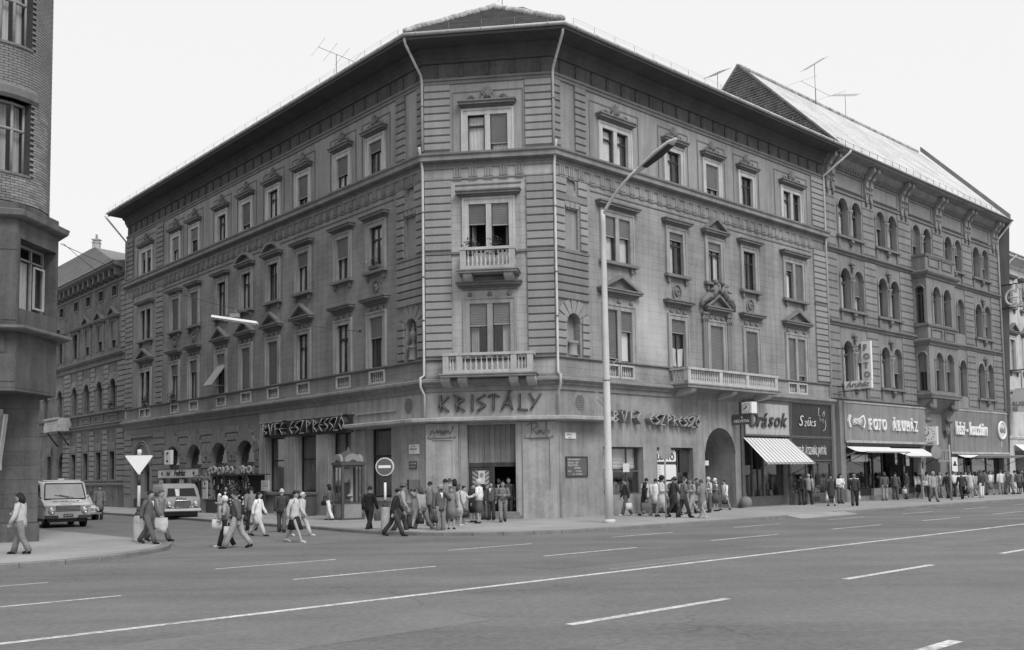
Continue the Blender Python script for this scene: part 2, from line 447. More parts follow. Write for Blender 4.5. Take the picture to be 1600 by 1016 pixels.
def wall_mesh(s0, s1, z0, z1, ops, depth=0.9, mb=None):
    """front with openings. ops: (s0,s1,z0,z1,arch) arch 0 square, 1 round. material 0 wall, 1 the dark room behind"""
    mb = mb or MB()
    xs = sorted({s0, s1, *[o[0] for o in ops], *[o[1] for o in ops]})
    zs = sorted({z0, z1, *[o[2] for o in ops], *[o[3] for o in ops]})
    for i in range(len(xs)-1):
        a, b = xs[i], xs[i+1]; xm = (a+b)/2
        j = 0
        while j < len(zs)-1:
            zm = (zs[j]+zs[j+1])/2
            if any(o[0] < xm < o[1] and o[2] < zm < o[3] for o in ops): j += 1; continue
            k = j
            while k+1 < len(zs)-1 and not any(o[0] < xm < o[1] and o[2] < (zs[k+1]+zs[k+2])/2 < o[3] for o in ops): k += 1
            mb.m(0).quad((a,0,zs[j]), (b,0,zs[j]), (b,0,zs[k+1]), (a,0,zs[k+1])); j = k+1
    for o in ops:
        a, b, c, d, arch = o[:5]
        dp = o[5] if len(o) > 5 else depth
        mb.m(0)
        if not arch:
            rim = [(a,c),(b,c),(b,d),(a,d)]
        else:
            r = (b-a)/2; N = 12; zc = d-r; xc = (a+b)/2
            arc = [(xc+r*math.cos(math.pi*i/N), zc+r*math.sin(math.pi*i/N)) for i in range(N+1)]
            rim = [(a,c),(b,c)]+arc
            for i in range(N):
                p, q = arc[i], arc[i+1]
                mb.quad((p[0],0,p[1]), (p[0],0,d) if i >= 0 else None, (q[0],0,d), (q[0],0,q[1]))
        n = len(rim)
        for i in range(n):
            p, q = rim[i], rim[(i+1)%n]
            mb.quad((p[0],0,p[1]), (p[0],dp,p[1]), (q[0],dp,q[1]), (q[0],0,q[1]))
        mb.m(1).add([(x,dp,z) for x,z in rim], [tuple(range(n))])
    mb.m(0)
    return mb
def sweep(path, prof, mb=None, closed_prof=True, smooth=False):
    """profile (d outward, z) swept along plan points with mitred corners. path: list of (Vector2, outward normals handled by neighbours)"""
    mb = mb or MB()
    n = len(path); offs = []
    for i in range(n):
        if i == 0: t = path[1]-path[0]; k = Vector((t.y, -t.x)).normalized()
        elif i == n-1: t = path[-1]-path[-2]; k = Vector((t.y, -t.x)).normalized()
        else:
            a = (path[i]-path[i-1]).normalized(); b = (path[i+1]-path[i]).normalized()
            na = Vector((a.y, -a.x)); nb = Vector((b.y, -b.x))
            k = (na+nb); k = k/(k.dot(na))
        offs.append(k)
    m = len(prof); V = []
    for i in range(n):
        for d, z in prof:
            q = path[i]+offs[i]*d
            V.append((q.x, q.y, z))
    F = []
    mm = m if closed_prof else m-1
    for i in range(n-1):
        for j in range(mm):
            j2 = (j+1)%m
            F.append((i*m+j, (i+1)*m+j, (i+1)*m+j2, i*m+j2))
    if closed_prof:
        F.append(tuple(range(m-1, -1, -1))); F.append(tuple((n-1)*m+j for j in range(m)))
    return mb.add(V, F, smooth)
def V2(f, u, d=0.0):
    q = W3(f, u, d); return Vector((q.x, q.y))
# ================================================================= the ground
def chaikin(pts, it=2):
    for _ in range(it):
        q = [pts[0]]
        for a, b in zip(pts, pts[1:]):
            q.append((a[0]*.75+b[0]*.25, a[1]*.75+b[1]*.25)); q.append((a[0]*.25+b[0]*.75, a[1]*.25+b[1]*.75))
        q.append(pts[-1]); pts = q
    return pts
def resample(pts, step):
    out = [Vector(pts[0])]; acc = 0.0
    for a, b in zip(pts, pts[1:]):
        a = Vector(a); b = Vector(b); L = (b-a).length; t = step-acc
        while t <= L:
            out.append(a+(b-a)*(t/L)); t += step
        acc = L-(t-step)
    out.append(Vector(pts[-1]))
    return out
g = MB(); g.quad((-900,-900,-0.16), (900,-900,-0.16), (900,1500,-0.16), (-900,1500,-0.16))
tag(obj('ground', g, 'asphalt_side'), 'dark ground sheet under the street', 'ground', kind='structure')
g = MB(); g.quad((-140,-60,-0.12), (140,-60,-0.12), (140,180,-0.12), (-140,180,-0.12))
ROAD = tag(obj('road', g, 'asphalt'), 'wide asphalt road with white lane lines', 'road', kind='structure')
NR = Vector((0.6767, -0.7362)); URv = Vector(UR); ULv = Vector(UL); NL = Vector((-0.7453, -0.6668))
def mark(s0, s1, k, w=0.12, m='road_paint'):
    """lane line: from s0 to s1 along the main road at cross position k"""
    c = URv*((s0+s1)/2)+NR*k
    h = (s1-s0)/2
    mb = MB(); mb.quad((-h,-w/2,0), (h,-w/2,0), (h,w/2,0), (-h,w/2,0))
    o = obj('lane_marking', mb, m, ROAD, T(c.x, c.y, -0.116, math.atan2(UR[1], UR[0])))
    return o
mark(-40, 120, -13.3, 0.17)
mark(15.4, 18.9, -13.75, 0.10, 'road_paint_worn'); mark(22.5, 27, -13.62, 0.07, 'road_paint_worn')
for i in range(-2, 9): mark(9.85+6.72*i, 13.0+6.72*i, -20.7, 0.11)
for i in range(-2, 8): mark(9.85+7.0*i, 13.45+7.0*i, -17.25, 0.12)
for i in range(-2, 6): mark(9.35+7.35*i, 13.0+7.35*i, -9.1, 0.16)
for i in range(-1, 4): mark(8.1+7.35*i, 11.5+7.35*i, -4.9, 0.17)
mark(22.6, 38.5, -22.55, 0.10, 'road_paint_worn'); mark(40, 70, -23.1, 0.12, 'road_paint_worn')
for i in range(6): mark(46.2+rnd.random()*4, 48.5+rnd.random()*5, -22.0-0.22*i, 0.14, 'road_paint_worn')

def patch(pts, m, z=-0.1165):
    obj('asphalt_patch', MB().add([(x, y, z) for x, y in pts], [tuple(range(len(pts)))]), m, ROAD)
def strip(s0, s1, k0, k1, m):
    q = [URv*s0+NR*k0, URv*s1+NR*k0, URv*s1+NR*k1, URv*s0+NR*k1]
    patch([(p.x, p.y) for p in q], m, -0.1175)
strip(-2, 9.0, -12.1, -10.2, 'asphalt_patch'); strip(14.5, 22.6, -16.4, -14.6, 'asphalt_dark'); strip(5.2, 8.3, -7.9, -5.6, 'asphalt_dark'); strip(24.5, 36, -11.9, -10.9, 'asphalt_patch'); strip(13.2, 15.0, -3.7, -1.2, 'asphalt_patch')
patch([(-10.2, 25.6), (-3.6, 32.6), (-5.6, 35.2), (-7.6, 38.0), (-10.4, 41.2), (-16.1, 48.6), (-23.3, 57.4), (-30.5, 52.0), (-19.6, 40.2), (-13.3, 33.6), (-11.4, 31.6), (-10.3, 29.6), (-9.9, 27.7)], 'asphalt_patch')
def pavement(name, kerb, inner, label):
    top = MB()
    k = kerb
    pts = [(p[0], p[1]) for p in k]+inner
    n = len(pts)
    # area sign
    ar = sum(pts[i][0]*pts[(i+1)%n][1]-pts[(i+1)%n][0]*pts[i][1] for i in range(n))
    if ar < 0: pts = pts[::-1]
    top.prism_z(pts, -0.3, 0.0)
    o = tag(obj(name, top, 'pavement'), label, 'pavement', kind='structure')
    return o
def kerb_stones(parent, path, step=1.05, drop=None, side=1, w=0.2):
    pts = resample(path, step)
    for i in range(len(pts)-1):
        a, b = pts[i], pts[i+1]
        t = (b-a); L = t.length
        if L < 0.2: continue
        c = (a+b)/2; ang = math.atan2(t.y, t.x)
        h = 0.006+rnd.uniform(-0.003, 0.003)
        if drop and drop(c): h = -0.085
        me = cached(('kerb', round(L, 1), side), lambda: (lambda m: (m.add([(-L/2+.006,-.06*side,-.18),(L/2-.006,-.06*side,-.18),(L/2-.006,-.06*side,-.02),(-L/2+.006,-.06*side,-.02),
              (-L/2+.006,-.03*side,0),(L/2-.006,-.03*side,0),(L/2-.006,w*side,0),(-L/2+.006,w*side,0),(-L/2+.006,w*side,-.18),(L/2-.006,w*side,-.18)],
              [(0,1,2,3),(3,2,5,4),(4,5,6,7),(0,3,4,7,8),(1,9,6,5,2)] if side > 0 else [(3,2,1,0),(4,5,2,3),(7,6,5,4),(8,7,4,3,0),(2,5,6,9,1)]), m.mesh('kerb_stone'))[1])(MB()))
        obj('kerb_stone', me, 'kerb', parent, T(c.x, c.y, h, ang))
kA = chaikin([(-58,98),(-23.6,57.9),(-16.3,49.0),(-10.7,41.7),(-7.75,38.4),(-5.9,35.6),(-4.11,33.9),(-2.24,32.9),(-.4,32.75),(1.4,33.3),(3.34,34.5),(8.12,38.75),(11.6,41.8),(18.9,48.9),(32.5,61.4),(85,109.7)], 2)
PAV = pavement('pavement', kA, [(85,130),(30,90),(10,75),(-58,130)], 'pale grey pavement running round the corner house')
def dropped(c):
    s = c.x*UR[0]+c.y*UR[1]
    return 37.6 < s < 41.2 and c.x > 0
kerb_stones(PAV, [p for p in kA if -32 < p[0] < 46], 1.05, dropped, side=1)
kB = chaikin([(-48,-10.5),(-12,22.6),(-10.7,23.75),(-10.2,25.65),(-10.04,27.69),(-10.5,29.65),(-11.5,31.36),(-13.27,33.24),(-16.16,36.4),(-19.49,39.9),(-58,83)], 2)
PAVB = pavement('pavement', kB, [(-80,83),(-80,-10)], 'pavement corner below the brick tower house')
kerb_stones(PAVB, [p for p in kB if p[0] > -24], 1.05, None, side=1)

# ================================================================= windows, hoods and other pieces of a front
def surround_mesh(W, h, dbl, t=0.22):
    m = MB(); a = W/2
    m.box(-a-t, -a+.03, -.075, -.002, 0, h+t); m.box(a-.03, a+t, -.075, -.002, 0, h+t)
    m.box(-a+.03, a-.03, -.075, -.002, h-.03, h+t)
    m.box(-a-t-.05, -a-t+.05, -.11, -.004, 0, h+t+.05); m.box(a+t-.05, a+t+.05, -.11, -.004, 0, h+t+.05)
    m.box(-a-t+.05, a+t-.05, -.11, -.004, h+t-.05, h+t+.05)
    m.box(-a+.001, -a+.028, .0, .098, 0, h-.031); m.box(a-.028, a-.001, .0, .098, 0, h-.031)
    m.box(-a+.029, a-.029, .0, .02, h-.028, h-.001)
    if dbl: m.box(-.125, .125, -.06, .105, 0.001, h-.03)
    return m.mesh('window')
def frame_mesh(w, h, mull=True, tr=0.7):
    m = MB(); a = w/2-.012; b = .055
    m.box(-a, -a+b, .20, .27, 0.004, h-.012); m.box(a-b, a, .20, .27, 0.004, h-.012)
    m.box(-a+b, a-b, .20, .27, 0.004, .07); m.box(-a+b, a-b, .20, .27, h-.07, h-.012)
    m.box(-a+b, a-b, .195, .275, h*tr-.045, h*tr+.045)
    if mull: m.box(-.045, .045, .19, .28, .07, h*tr-.045); m.box(-.035, .035, .2, .27, h*tr+.045, h-.07)
    return m.mesh('window_frame')
def pane_mesh(w, h):
    m = MB(); m.box(-w/2, w/2, .23, .236, 0, h); return m.mesh('pane')
def shutter_mesh(w, h):
    m = MB(); n = max(2, int(h/.075)); V = []; F = []
    for i in range(n+1):
        z = -h*i/n
        V += [(-w/2, .125, z), (w/2, .125, z)]
        if i < n: V += [(-w/2, .165, z-h/n*.75), (w/2, .165, z-h/n*.75)]
    for i in range(0, len(V)//2-1): F.append((2*i, 2*i+2, 2*i+3, 2*i+1))
    m.add(V, F); m.box(-w/2, w/2, .12, .17, -h-.05, -h)
    return m.mesh('roller_shutter')
def curtain_mesh(w, h, n=14, amp=.03, seed=0):
    m = MB(); r = random.Random(seed); V = []; F = []
    for i in range(n+1):
        x = -w/2+w*i/n; y = .31+amp*math.sin(i*1.9+seed)+r.uniform(-.012, .012)
        V += [(x, y, 0), (x*(.96 if seed % 2 else 1), y+.01, h)]
    for i in range(n): F.append((2*i, 2*i+2, 2*i+3, 2*i+1))
    m.add(V, F, True); return m.mesh('curtain')
def rosettes(m, W, z, n=3):
    for i in range(n):
        x = (i-(n-1)/2)*(W/ max(1, n-1))
        m.ball((x, -.06, z), .13, 7, 4, (.8, .6, 1.1)); m.ball((x, -.1, z-.02), .07, 6, 4)
def hood_flat(W, z, ros=False, proj=.3):
    m = MB(); H = W/2
    m.box(-H+.2, H-.2, -.09, -.003, z-.1, z); m.box(-H+.1, H-.1, -.17, -.003, z, z+.07)
    m.box(-H, H, -proj-.03, -.003, z+.07, z+.18); m.box(-H-.05, H+.05, -proj-.09, -.003, z+.18, z+.25)
    if ros:
        rosettes(m, W-1.1, z-.34); m.box(-H+.25, H-.25, -.06, -.003, z-.66, z-.56)
    return m
def hood_tri(W, z, ros=False, proj=.3, rise=.72):
    m = hood_flat(W, z, ros, proj); H = W/2+.05; b = z+.25; t = .15
    sl = rise/H
    m.prism([(-H, b), (-H+t/sl*.9, b), (0, b+rise-t), (0, b+rise)], -proj-.03, -.003)
    m.prism([(H-t/sl*.9, b), (H, b), (0, b+rise), (0, b+rise-t)], -proj-.03, -.003)
    m.prism([(-H+t/sl*.9, b-.001), (H-t/sl*.9, b-.001), (0, b+rise-t)], -.07, -.004)
    return m
def hood_seg(W, z, ros=False, proj=.3, rise=.6):
    m = hood_flat(W, z, ros, proj); H = W/2+.05; b = z+.25; t = .16; N = 10
    R = (H*H+rise*rise)/(2*rise); zc = b+rise-R; a = math.asin(min(1, H/R))
    for i in range(N):
        p, q = -a+2*a*i/N, -a+2*a*(i+1)/N
        P = lambda r, g: (r*math.sin(g), max(b, zc+r*math.cos(g)))
        m.prism([P(R-t, p), P(R-t, q), P(R, q), P(R, p)], -proj-.03, -.003)
    m.prism([(-H+.15, b-.001), (H-.15, b-.001)]+[(x, zc+math.sqrt(max(0, (R-t)**2-x*x))) for x in [H*.8*(1-2*k/8) for k in range(9)]], -.07, -.004)
    return m
def crest_mesh(W):
    m = MB()
    for s in (-1, 1):
        pts = [(s*(W*.42-W*.36*i/8), -.08, .06+.10*math.sin(i*.8)+.012*i) for i in range(9)]
        m.tube(pts, [.02+.006*i for i in range(9)], 5)
        m.tube([(s*(.2+.09*math.cos(a)), -.09, .2+.09*math.sin(a)) for a in [k*.8 for k in range(9)]], .032, 5)
    for k in range(-2, 3):
        a = k*.5
        m.tube([(0, -.08, .1), (.16*math.sin(a), -.12, .1+.18*math.cos(a)), (.30*math.sin(a), -.08, .1+.36*math.cos(a))], [.05, .06, .02], 5)
    m.ball((0, -.12, .2), .09, 7, 5)
    return m.mesh('crest')
def sill_mesh(W, d=.26):
    m = MB(); H = W/2
    m.box(-H, H, -d, -.003, -.17, -.05); m.box(-H+.04, H-.04, -d+.06, -.003, -.05, -.001)
    for s in (-1, 1):
        m.prism([(s*H*.72-.07, -.42), (s*H*.72+.07, -.42), (s*H*.72+.09, -.17), (s*H*.72-.09, -.17)], -.14, -.003)
        m.ball((s*H*.72, -.09, -.43), .08, 6, 4)
    return m.mesh('sill')
PW = {}
RC = -.1        # how far the casements stand forward in their openings
def house(name, label, cat, loc):
    o = thing(name, label, cat, loc); PW[o.name] = Matrix.Translation((-loc[0], -loc[1], -loc[2])); return o
def on(B, name, mb, m, Mw):
    """a part of house B placed by its world matrix"""
    return obj(name, mb, m, B, PW[B.name] @ Mw)
def win(B, f, u, z0, z1, dbl=False, w=1.18, hood=None, hz=None, sill=False, crest=False, shut=0.0, curt=1, wl=.83, mull=.25, frame='frame_dark', smat='surround', ros=False, hw=None, seed=0, nopane=False, hmat='moulding'):
    """one window of a front with its surround, casements, panes, roller shutter, curtains, hood and sill; returns the wall openings it needs"""
    h = z1-z0; W = 2*wl+mull if dbl else w
    M = FM(f, u, z0)
    o = on(B, 'window', cached(('sur', W, h, dbl), lambda: surround_mesh(W, h, dbl)), smat, M)
    lights = [(-(wl+mull)/2, wl), ((wl+mull)/2, wl)] if dbl else [(0, w)]
    sh = shut if isinstance(shut, (list, tuple)) else [shut]*len(lights)
    for k, (cx, lw) in enumerate(lights):
        Mx = T(cx, RC, 0)
        mu = not dbl
        obj('window_frame', cached(('fr', lw, h, mu), lambda: frame_mesh(lw, h, mu)) if not nopane else cached(('fr0', lw, h), lambda: MB().box(-lw/2+.01, -lw/2+.06, .2, .27, .004, h-.012).box(lw/2-.06, lw/2-.01, .2, .27, .004, h-.012).box(-lw/2+.06, lw/2-.06, .2, .27, h-.08, h-.012).mesh('window_frame')), frame, o, Mx)
        s = sh[k]
        pw = lw/2-.08 if mu else lw-.14
        for (px, pz, ph) in (((-lw/4, .07, h*.7-.12), (lw/4, .07, h*.7-.12), (-lw/4, h*.7+.05, h*.3-.12), (lw/4, h*.7+.05, h*.3-.12)) if mu else ((0, .07, h*.7-.12), (0, h*.7+.05, h*.3-.12))):
            if s >= .97 or (nopane and pz < .5): continue
            if s > .32 and pz > h*.6: continue
            obj('pane', cached(('pn', round(pw, 3), round(ph, 3)), lambda: pane_mesh(pw, ph)), 'glass', o, T(cx+px, RC, pz))
        if s > 0:
            obj('roller_shutter', cached(('sh', lw, round(s*h, 2)), lambda: shutter_mesh(lw-.065, s*h-.06)), 'shutter', o, T(cx, RC, h-.03))
        if curt and s < .9:
            ch = h*.98 if s < .3 else h*(1-s)+.15
            cw = lw*(.5, .92, .62, .40)[curt % 4]
            px = 0 if curt % 4 == 1 else (lw-cw)/2*(-1 if (seed+k) % 2 else 1)
            obj('curtain', cached(('cu', round(cw, 2), round(ch, 2), seed % 5), lambda: curtain_mesh(cw, ch, seed=seed % 5)), 'curtain' if curt < 4 else 'curtain_dim', o, T(cx+px, RC+.0, .04))
    if nopane:
        for k, (cx, lw) in enumerate(lights):
            sg = -1 if k == 0 else 1
            obj('casement', MB().box(-.02, .02, .28, .7, .06, h*.68).box(-.03, .03, .33, .65, .3, h*.6), 'frame_light', o, T(cx+sg*(lw/2-.08), 0, 0, sg*.25))
    if hood:
        z = hz-z0
        ww = hw or W+1.0
        fn = {'flat': hood_flat, 'tri': hood_tri, 'seg': hood_seg}[hood]
        obj('hood', cached(('hd', hood, round(ww, 2), round(z, 2), ros), lambda: fn(ww, z, ros).mesh('hood')), hmat, o)
    if sill: obj('sill', cached(('si', round(W, 2)), lambda: sill_mesh(W+.8)), 'moulding', o)
    if crest: obj('crest', cached(('cr', round(W, 1)), lambda: crest_mesh(W+.4)), 'relief', o, T(0, 0, hz-z0+.22) @ Matrix.Diagonal((1, 1.25, 1.65, 1)))
    s_ = FAC[f][3]
    return [(u*s_+cx-lw/2, u*s_+cx+lw/2, z0, z1, 0) for cx, lw in lights]
def blocks(B, f, ua, ub, z0, z1, course=.355, d=.105, b=.04, m=None, skip=None, name='quoin_block', gap=.012):
    """a strip of rusticated blocks between ua and ub"""
    m = m or ('quoin_left' if f == 'L' else 'quoin')
    n = max(1, round((z1-z0)/course)); c = (z1-z0)/n
    for i in range(n):
        za = z0+i*c; spans = [(ua, ub)]
        if skip: spans = skip(ua, ub, za, za+c)
        for a, e in spans:
            if e-a < .08: continue
            wd = round(e-a, 2)
            me = cached(('blk', wd, round(c, 3), d, b), lambda: MB().qblock(-wd/2+.004, wd/2-.004, -d, -.002, gap, c-.004, b*.4, min(  .066 if course < .39 else .09, c*.22)).mesh(name))
            on(B, name, me, m, FM(f, (a+e)/2, za))
def hole(hu0, hu1, hz0, hz1):
    def fn(a, b, za, zb):
        if zb <= hz0+.02 or za >= hz1-.02: return [(a, b)]
        return [s for s in ((a, hu0), (hu1, b)) if s[1]-s[0] > .08]
    return fn
def baluster_mesh(h=.62, r=.062):
    return MB().lathe([(r*.9, 0), (r*.9, h*.08), (r*.45, h*.14), (r*1.05, h*.34), (r*.5, h*.55), (r*.42, h*.74), (r*.8, h*.8), (r*.8, h*.92), (r*.9, h)], 7).mesh('baluster')
# ================================================================= the corner house
s1, s2 = 38.2, 40.9
rp = [URv*s+NR*(-23.0) for s in (s1-.6, s2+.6)]
m = MB()
a, b = Vector((11.9, 42.1)), Vector((15.6, 45.6)); o_ = NR*0.75
m.add([(a.x,a.y,.006),(b.x,b.y,.006),(b.x+o_.x,b.y+o_.y,-.116),(a.x+o_.x,a.y+o_.y,-.116),(a.x,a.y,-.13),(b.x,b.y,-.13)], [(3,2,1,0),(0,4,3),(1,2,5),(4,5,2,3)])
obj('ramp', m, 'pavement', PAV)

B = house('corner_house', 'dark plastered four-storey corner house with cut-off corner and KRISTÁLY lettering', 'building', (-3.8968, 43.5, 0))
HB = B
LE, CW, RE = 37.36, 5.98, 23.83
Z1 = (7.26, 9.75); Z2 = (12.05, 14.25); Z3 = (16.78, 18.52)
ops = {'L': [], 'C': [], 'R': []}
# ---- left front
L1 = [(3.95,'flat',.0,2),(7.0,'flat',0,1),(11.05,'tri',0,1),(14.45,'tri',1,0),(17.8,'tri',1,0),(21.15,'tri',.25,0),(25.2,'flat',.3,1),(28.25,'flat',.3,2)]
L1[0] = (3.95,'flat',.42,2)
for i, (u, hd, sh, cu) in enumerate(L1):
    ops['L'] += win(B, 'L', u, *Z1, hood=hd, hz=10.45, shut=sh, curt=cu, ros=True, seed=i, smat='surround_dim')
ops['L'] += win(B, 'L', 33.5, *Z1, dbl=True, hood='tri', hz=10.45, shut=0, curt=1, ros=True, seed=3, smat='surround_dim')
L2 = [(3.95,'flat',0,1),(7.0,'flat',.48,1),(11.05,'flat',.35,1),(14.45,'seg',0,2),(17.8,'seg',0,2),(21.15,'flat',0,1),(25.2,'flat',1,0),(28.25,'flat',1,0)]
for i, (u, hd, sh, cu) in enumerate(L2):
    ops['L'] += win(B, 'L', u, *Z2, hood=hd, hz=14.62, sill=True, shut=sh, curt=cu, seed=i+1, smat='surround_dim')
ops['L'] += win(B, 'L', 33.5, *Z2, dbl=True, hood='flat', hz=14.62, sill=True, shut=0, curt=4, seed=2, smat='surround_dim')
L3 = [(3.95,.3,2),(7.0,.55,2),(11.05,.7,0),(14.45,0,2),(17.8,.75,1),(21.15,0,2),(25.2,.45,2),(28.25,.5,3)]
for i, (u, sh, cu) in enumerate(L3):
    ops['L'] += win(B, 'L', u, *Z3, hood='flat', hz=18.86, crest=True, shut=sh, curt=cu, seed=i, hw=1.9)
ops['L'] += win(B, 'L', 33.5, *Z3, dbl=True, hood='flat', hz=18.86, crest=True, shut=.3, curt=3, seed=4, hw=2.6)
# ---- cut-off corner
ops['C'] += win(B, 'C', 2.99, *Z1, dbl=True, hood='flat', hz=10.45, shut=[.42, .4], curt=4, ros=True, seed=1)
ops['C'] += win(B, 'C', 2.99, 12.05, 14.35, dbl=True, hood='flat', hz=14.68, shut=[.42, .45], curt=0, seed=1, nopane=True)
ops['C'] += win(B, 'C', 2.99, *Z3, dbl=True, hood='flat', hz=18.86, crest=True, shut=[0, .8], curt=1, seed=1, hw=2.6, frame='frame_light')
# ---- right front
RW = [4.25, 8.82, 12.13, 15.42, 20.1]
R1 = [('tri', [.95, .4], 1), ('flat', .28, 0), ('tri', 1, 0), ('flat', 1, 0), ('tri', [1, .88], 1)]
for i, u in enumerate(RW):
    ops['R'] += win(B, 'R', u, *Z1, dbl=i in (0, 4), hood=R1[i][0], hz=10.45, shut=R1[i][1], curt=R1[i][2], ros=True, seed=i, smat='surround_dim')
R2 = [('flat', [.45, .42], 1), ('flat', .18, 2), ('tri', .2, 2), ('flat', 0, 3), ('flat', [.22, 1], 1)]
for i, u in enumerate(RW):
    ops['R'] += win(B, 'R', u, *Z2, dbl=i in (0, 4), hood=R2[i][0], hz=14.62, sill=True, shut=R2[i][1], curt=R2[i][2], seed=i+2, smat='surround_dim')
R3 = [(0, 2), (0, 2), (.75, 1), (0, 3), (0, 3)]
for i, u in enumerate(RW):
    ops['R'] += win(B, 'R', u, *Z3, dbl=i in (0, 4), hood='flat', hz=18.86, crest=True, shut=R3[i][0], curt=R3[i][1], seed=i, hw=2.6 if i in (0, 4) else 1.9)
# a bed-sheet hung in a first-floor window and a shutter propped out
m = MB(); V = []; F = []
for i in range(9):
    for j in range(6): V.append((-.5+i*.125, .11-.03*math.sin(i*1.1+j*.5), 1.0-j*.18-.06*math.sin(i*.4)))
for i in range(8):
    for j in range(5): F.append((i*6+j, i*6+j+1, i*6+j+7, i*6+j+6))
on(B, 'hanging_sheet', m.add(V, F, True), 'curtain_dim', FM('R', 8.82, 7.3))
m = MB(); m.add([(-.56,.1,1.75),(.56,.1,1.75),(.56,-.95,.32),(-.56,-.95,.32),(-.56,.14,1.72),(.56,.14,1.72),(.56,-.91,.29),(-.56,-.91,.29)], [(3,2,1,0),(4,5,6,7),(0,1,5,4),(2,3,7,6),(1,2,6,5),(3,0,4,7)])
m.tube([(-.5,.1,.3),(-.5,-.93,.32)], .012, 4); m.tube([(.5,.1,.3),(.5,-.93,.32)], .012, 4)
on(B, 'roller_shutter', m, 'shutter', FM('L', 21.15, 7.4))
# ---- ground floor openings
GL = [(2.78, 4.75, .95, 4.28), (6.26, 8.3, .06, 4.28), (9.71, 11.75, 1.2, 4.28), (13.14, 15.2, 1.2, 4.28)]
AL = [(16.62, 18.98), (20.18, 22.52), (23.86, 26.16), (27.32, 29.6)]
PORTAL = [(32.25, 33.75), (34.1, 35.6)]
for a, b, c, d in GL: ops['L'].append((-b, -a, c, d, 0, 1.6))
for a, b in AL: ops['L'].append((-b, -a, .12, 4.22, 1, 1.6))
for a, b in PORTAL: ops['L'].append((-b, -a, .1, 3.25, 1, 1.2))
ops['C'].append((1.86, 4.08, .3, 4.22, 0, 2.2))
ops['R'] += [(2.97, 5.85, .94, 3.2, 0, 1.4), (6.91, 9.82, .94, 3.2, 0, 1.4), (10.83, 13.55, .02, 4.3, 1, 9.0)]
ops['R'] += [(14.35, 18.75, .02, 3.9, 0, 2.2), (19.05, 23.55, .5, 2.5, 0, 2.0)]
# parapet panels below the first-floor windows: recesses for the balusters
for u in [w[0] for w in L1]: ops['L'].append((-u-.58, -u+.58, 6.52, 7.06, 0, .22))
for du in (-.54, .54):
    ops['L'].append((-33.5+du-.42, -33.5+du+.42, 6.52, 7.06, 0, .22))
    for u in (4.25, 20.1): ops['R'].append((u+du-.42, u+du+.42, 6.52, 7.06, 0, .22))
# niches
NB = {'L': (.68, 1.5), 'R': (.72, 1.55)}
for f in 'LR':
    a, b = NB[f]; lo, hi = (a, b) if f == 'R' else (-b, -a)
    ops[f].append((lo, hi, 7.3, 9.25, 1, .42))
    ops[f].append((lo, hi, 12.25, 14.1, 0, .14))
    ops[f].append((lo, hi, 14.98, 15.72, 1, .12) if False else (lo+.12, hi-.12, 15.0, 15.58, 1, .1))
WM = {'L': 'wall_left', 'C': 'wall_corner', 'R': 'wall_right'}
ZG = 5.82
for f, lim in (('L', (-LE, 0)), ('C', (0, CW)), ('R', (0, RE))):
    lo = [o for o in ops[f] if o[3] <= ZG+.01]; hi = [o for o in ops[f] if o[3] > ZG+.01]
    mid = [o for o in hi if o[3] < 16.5]; top = [o for o in hi if o[3] >= 16.5]
    if f == 'L':
        on(B, 'ground_floor_wall', wall_mesh(-LE, -16.05, -.3, ZG, [o for o in lo if o[0] < -16.05]), ['rustic', 'room'], FM(f))
        on(B, 'ground_floor_wall', wall_mesh(-16.05, 0, -.3, ZG, [o for o in lo if o[0] > -16.05]), ['stucco_left', 'room'], FM(f))
    else:
        on(B, 'ground_floor_wall', wall_mesh(lim[0], lim[1], -.3, ZG, lo), ['stucco' if f == 'C' else 'stucco_right', 'room'], FM(f))
    rec = [o for o in mid if len(o) > 5]
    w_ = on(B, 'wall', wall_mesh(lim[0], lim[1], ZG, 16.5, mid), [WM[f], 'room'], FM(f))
    on(B, 'wall', wall_mesh(lim[0], lim[1], 16.5, 20.2, top), ['plaster', 'room'], FM(f))
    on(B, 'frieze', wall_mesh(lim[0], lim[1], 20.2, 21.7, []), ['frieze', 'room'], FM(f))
# plates that close the shallow recesses (niches, blind windows, baluster panels) in plaster instead of the dark room
for f in 'LR':
    for o in ops[f]:
        if len(o) > 5 and o[5] < .5 and o[2] > 6: on(B, 'niche_back', MB().quad((o[0],o[5]-.01,o[2]), (o[1],o[5]-.01,o[2]), (o[1],o[5]-.01,o[3]), (o[0],o[5]-.01,o[3])), 'plaster', FM(f))

# side and back walls
far = [W3('L', LE), W3('L', LE, -13), W3('R', RE, -13), W3('R', RE)]
m = MB(); q = far
m.quad((q[0].x,q[0].y,-.3), (q[0].x,q[0].y,21.6), (q[1].x,q[1].y,21.6), (q[1].x,q[1].y,-.3))
m.quad((q[3].x,q[3].y,-.3), (q[2].x,q[2].y,-.3), (q[2].x,q[2].y,22.0), (q[3].x,q[3].y,22.0))
m.quad((q[1].x,q[1].y,-.3), (q[1].x,q[1].y,21.6), (q[2].x,q[2].y,21.6), (q[2].x,q[2].y,-.3))
on(B, 'party_wall', m, 'plaster', Matrix())
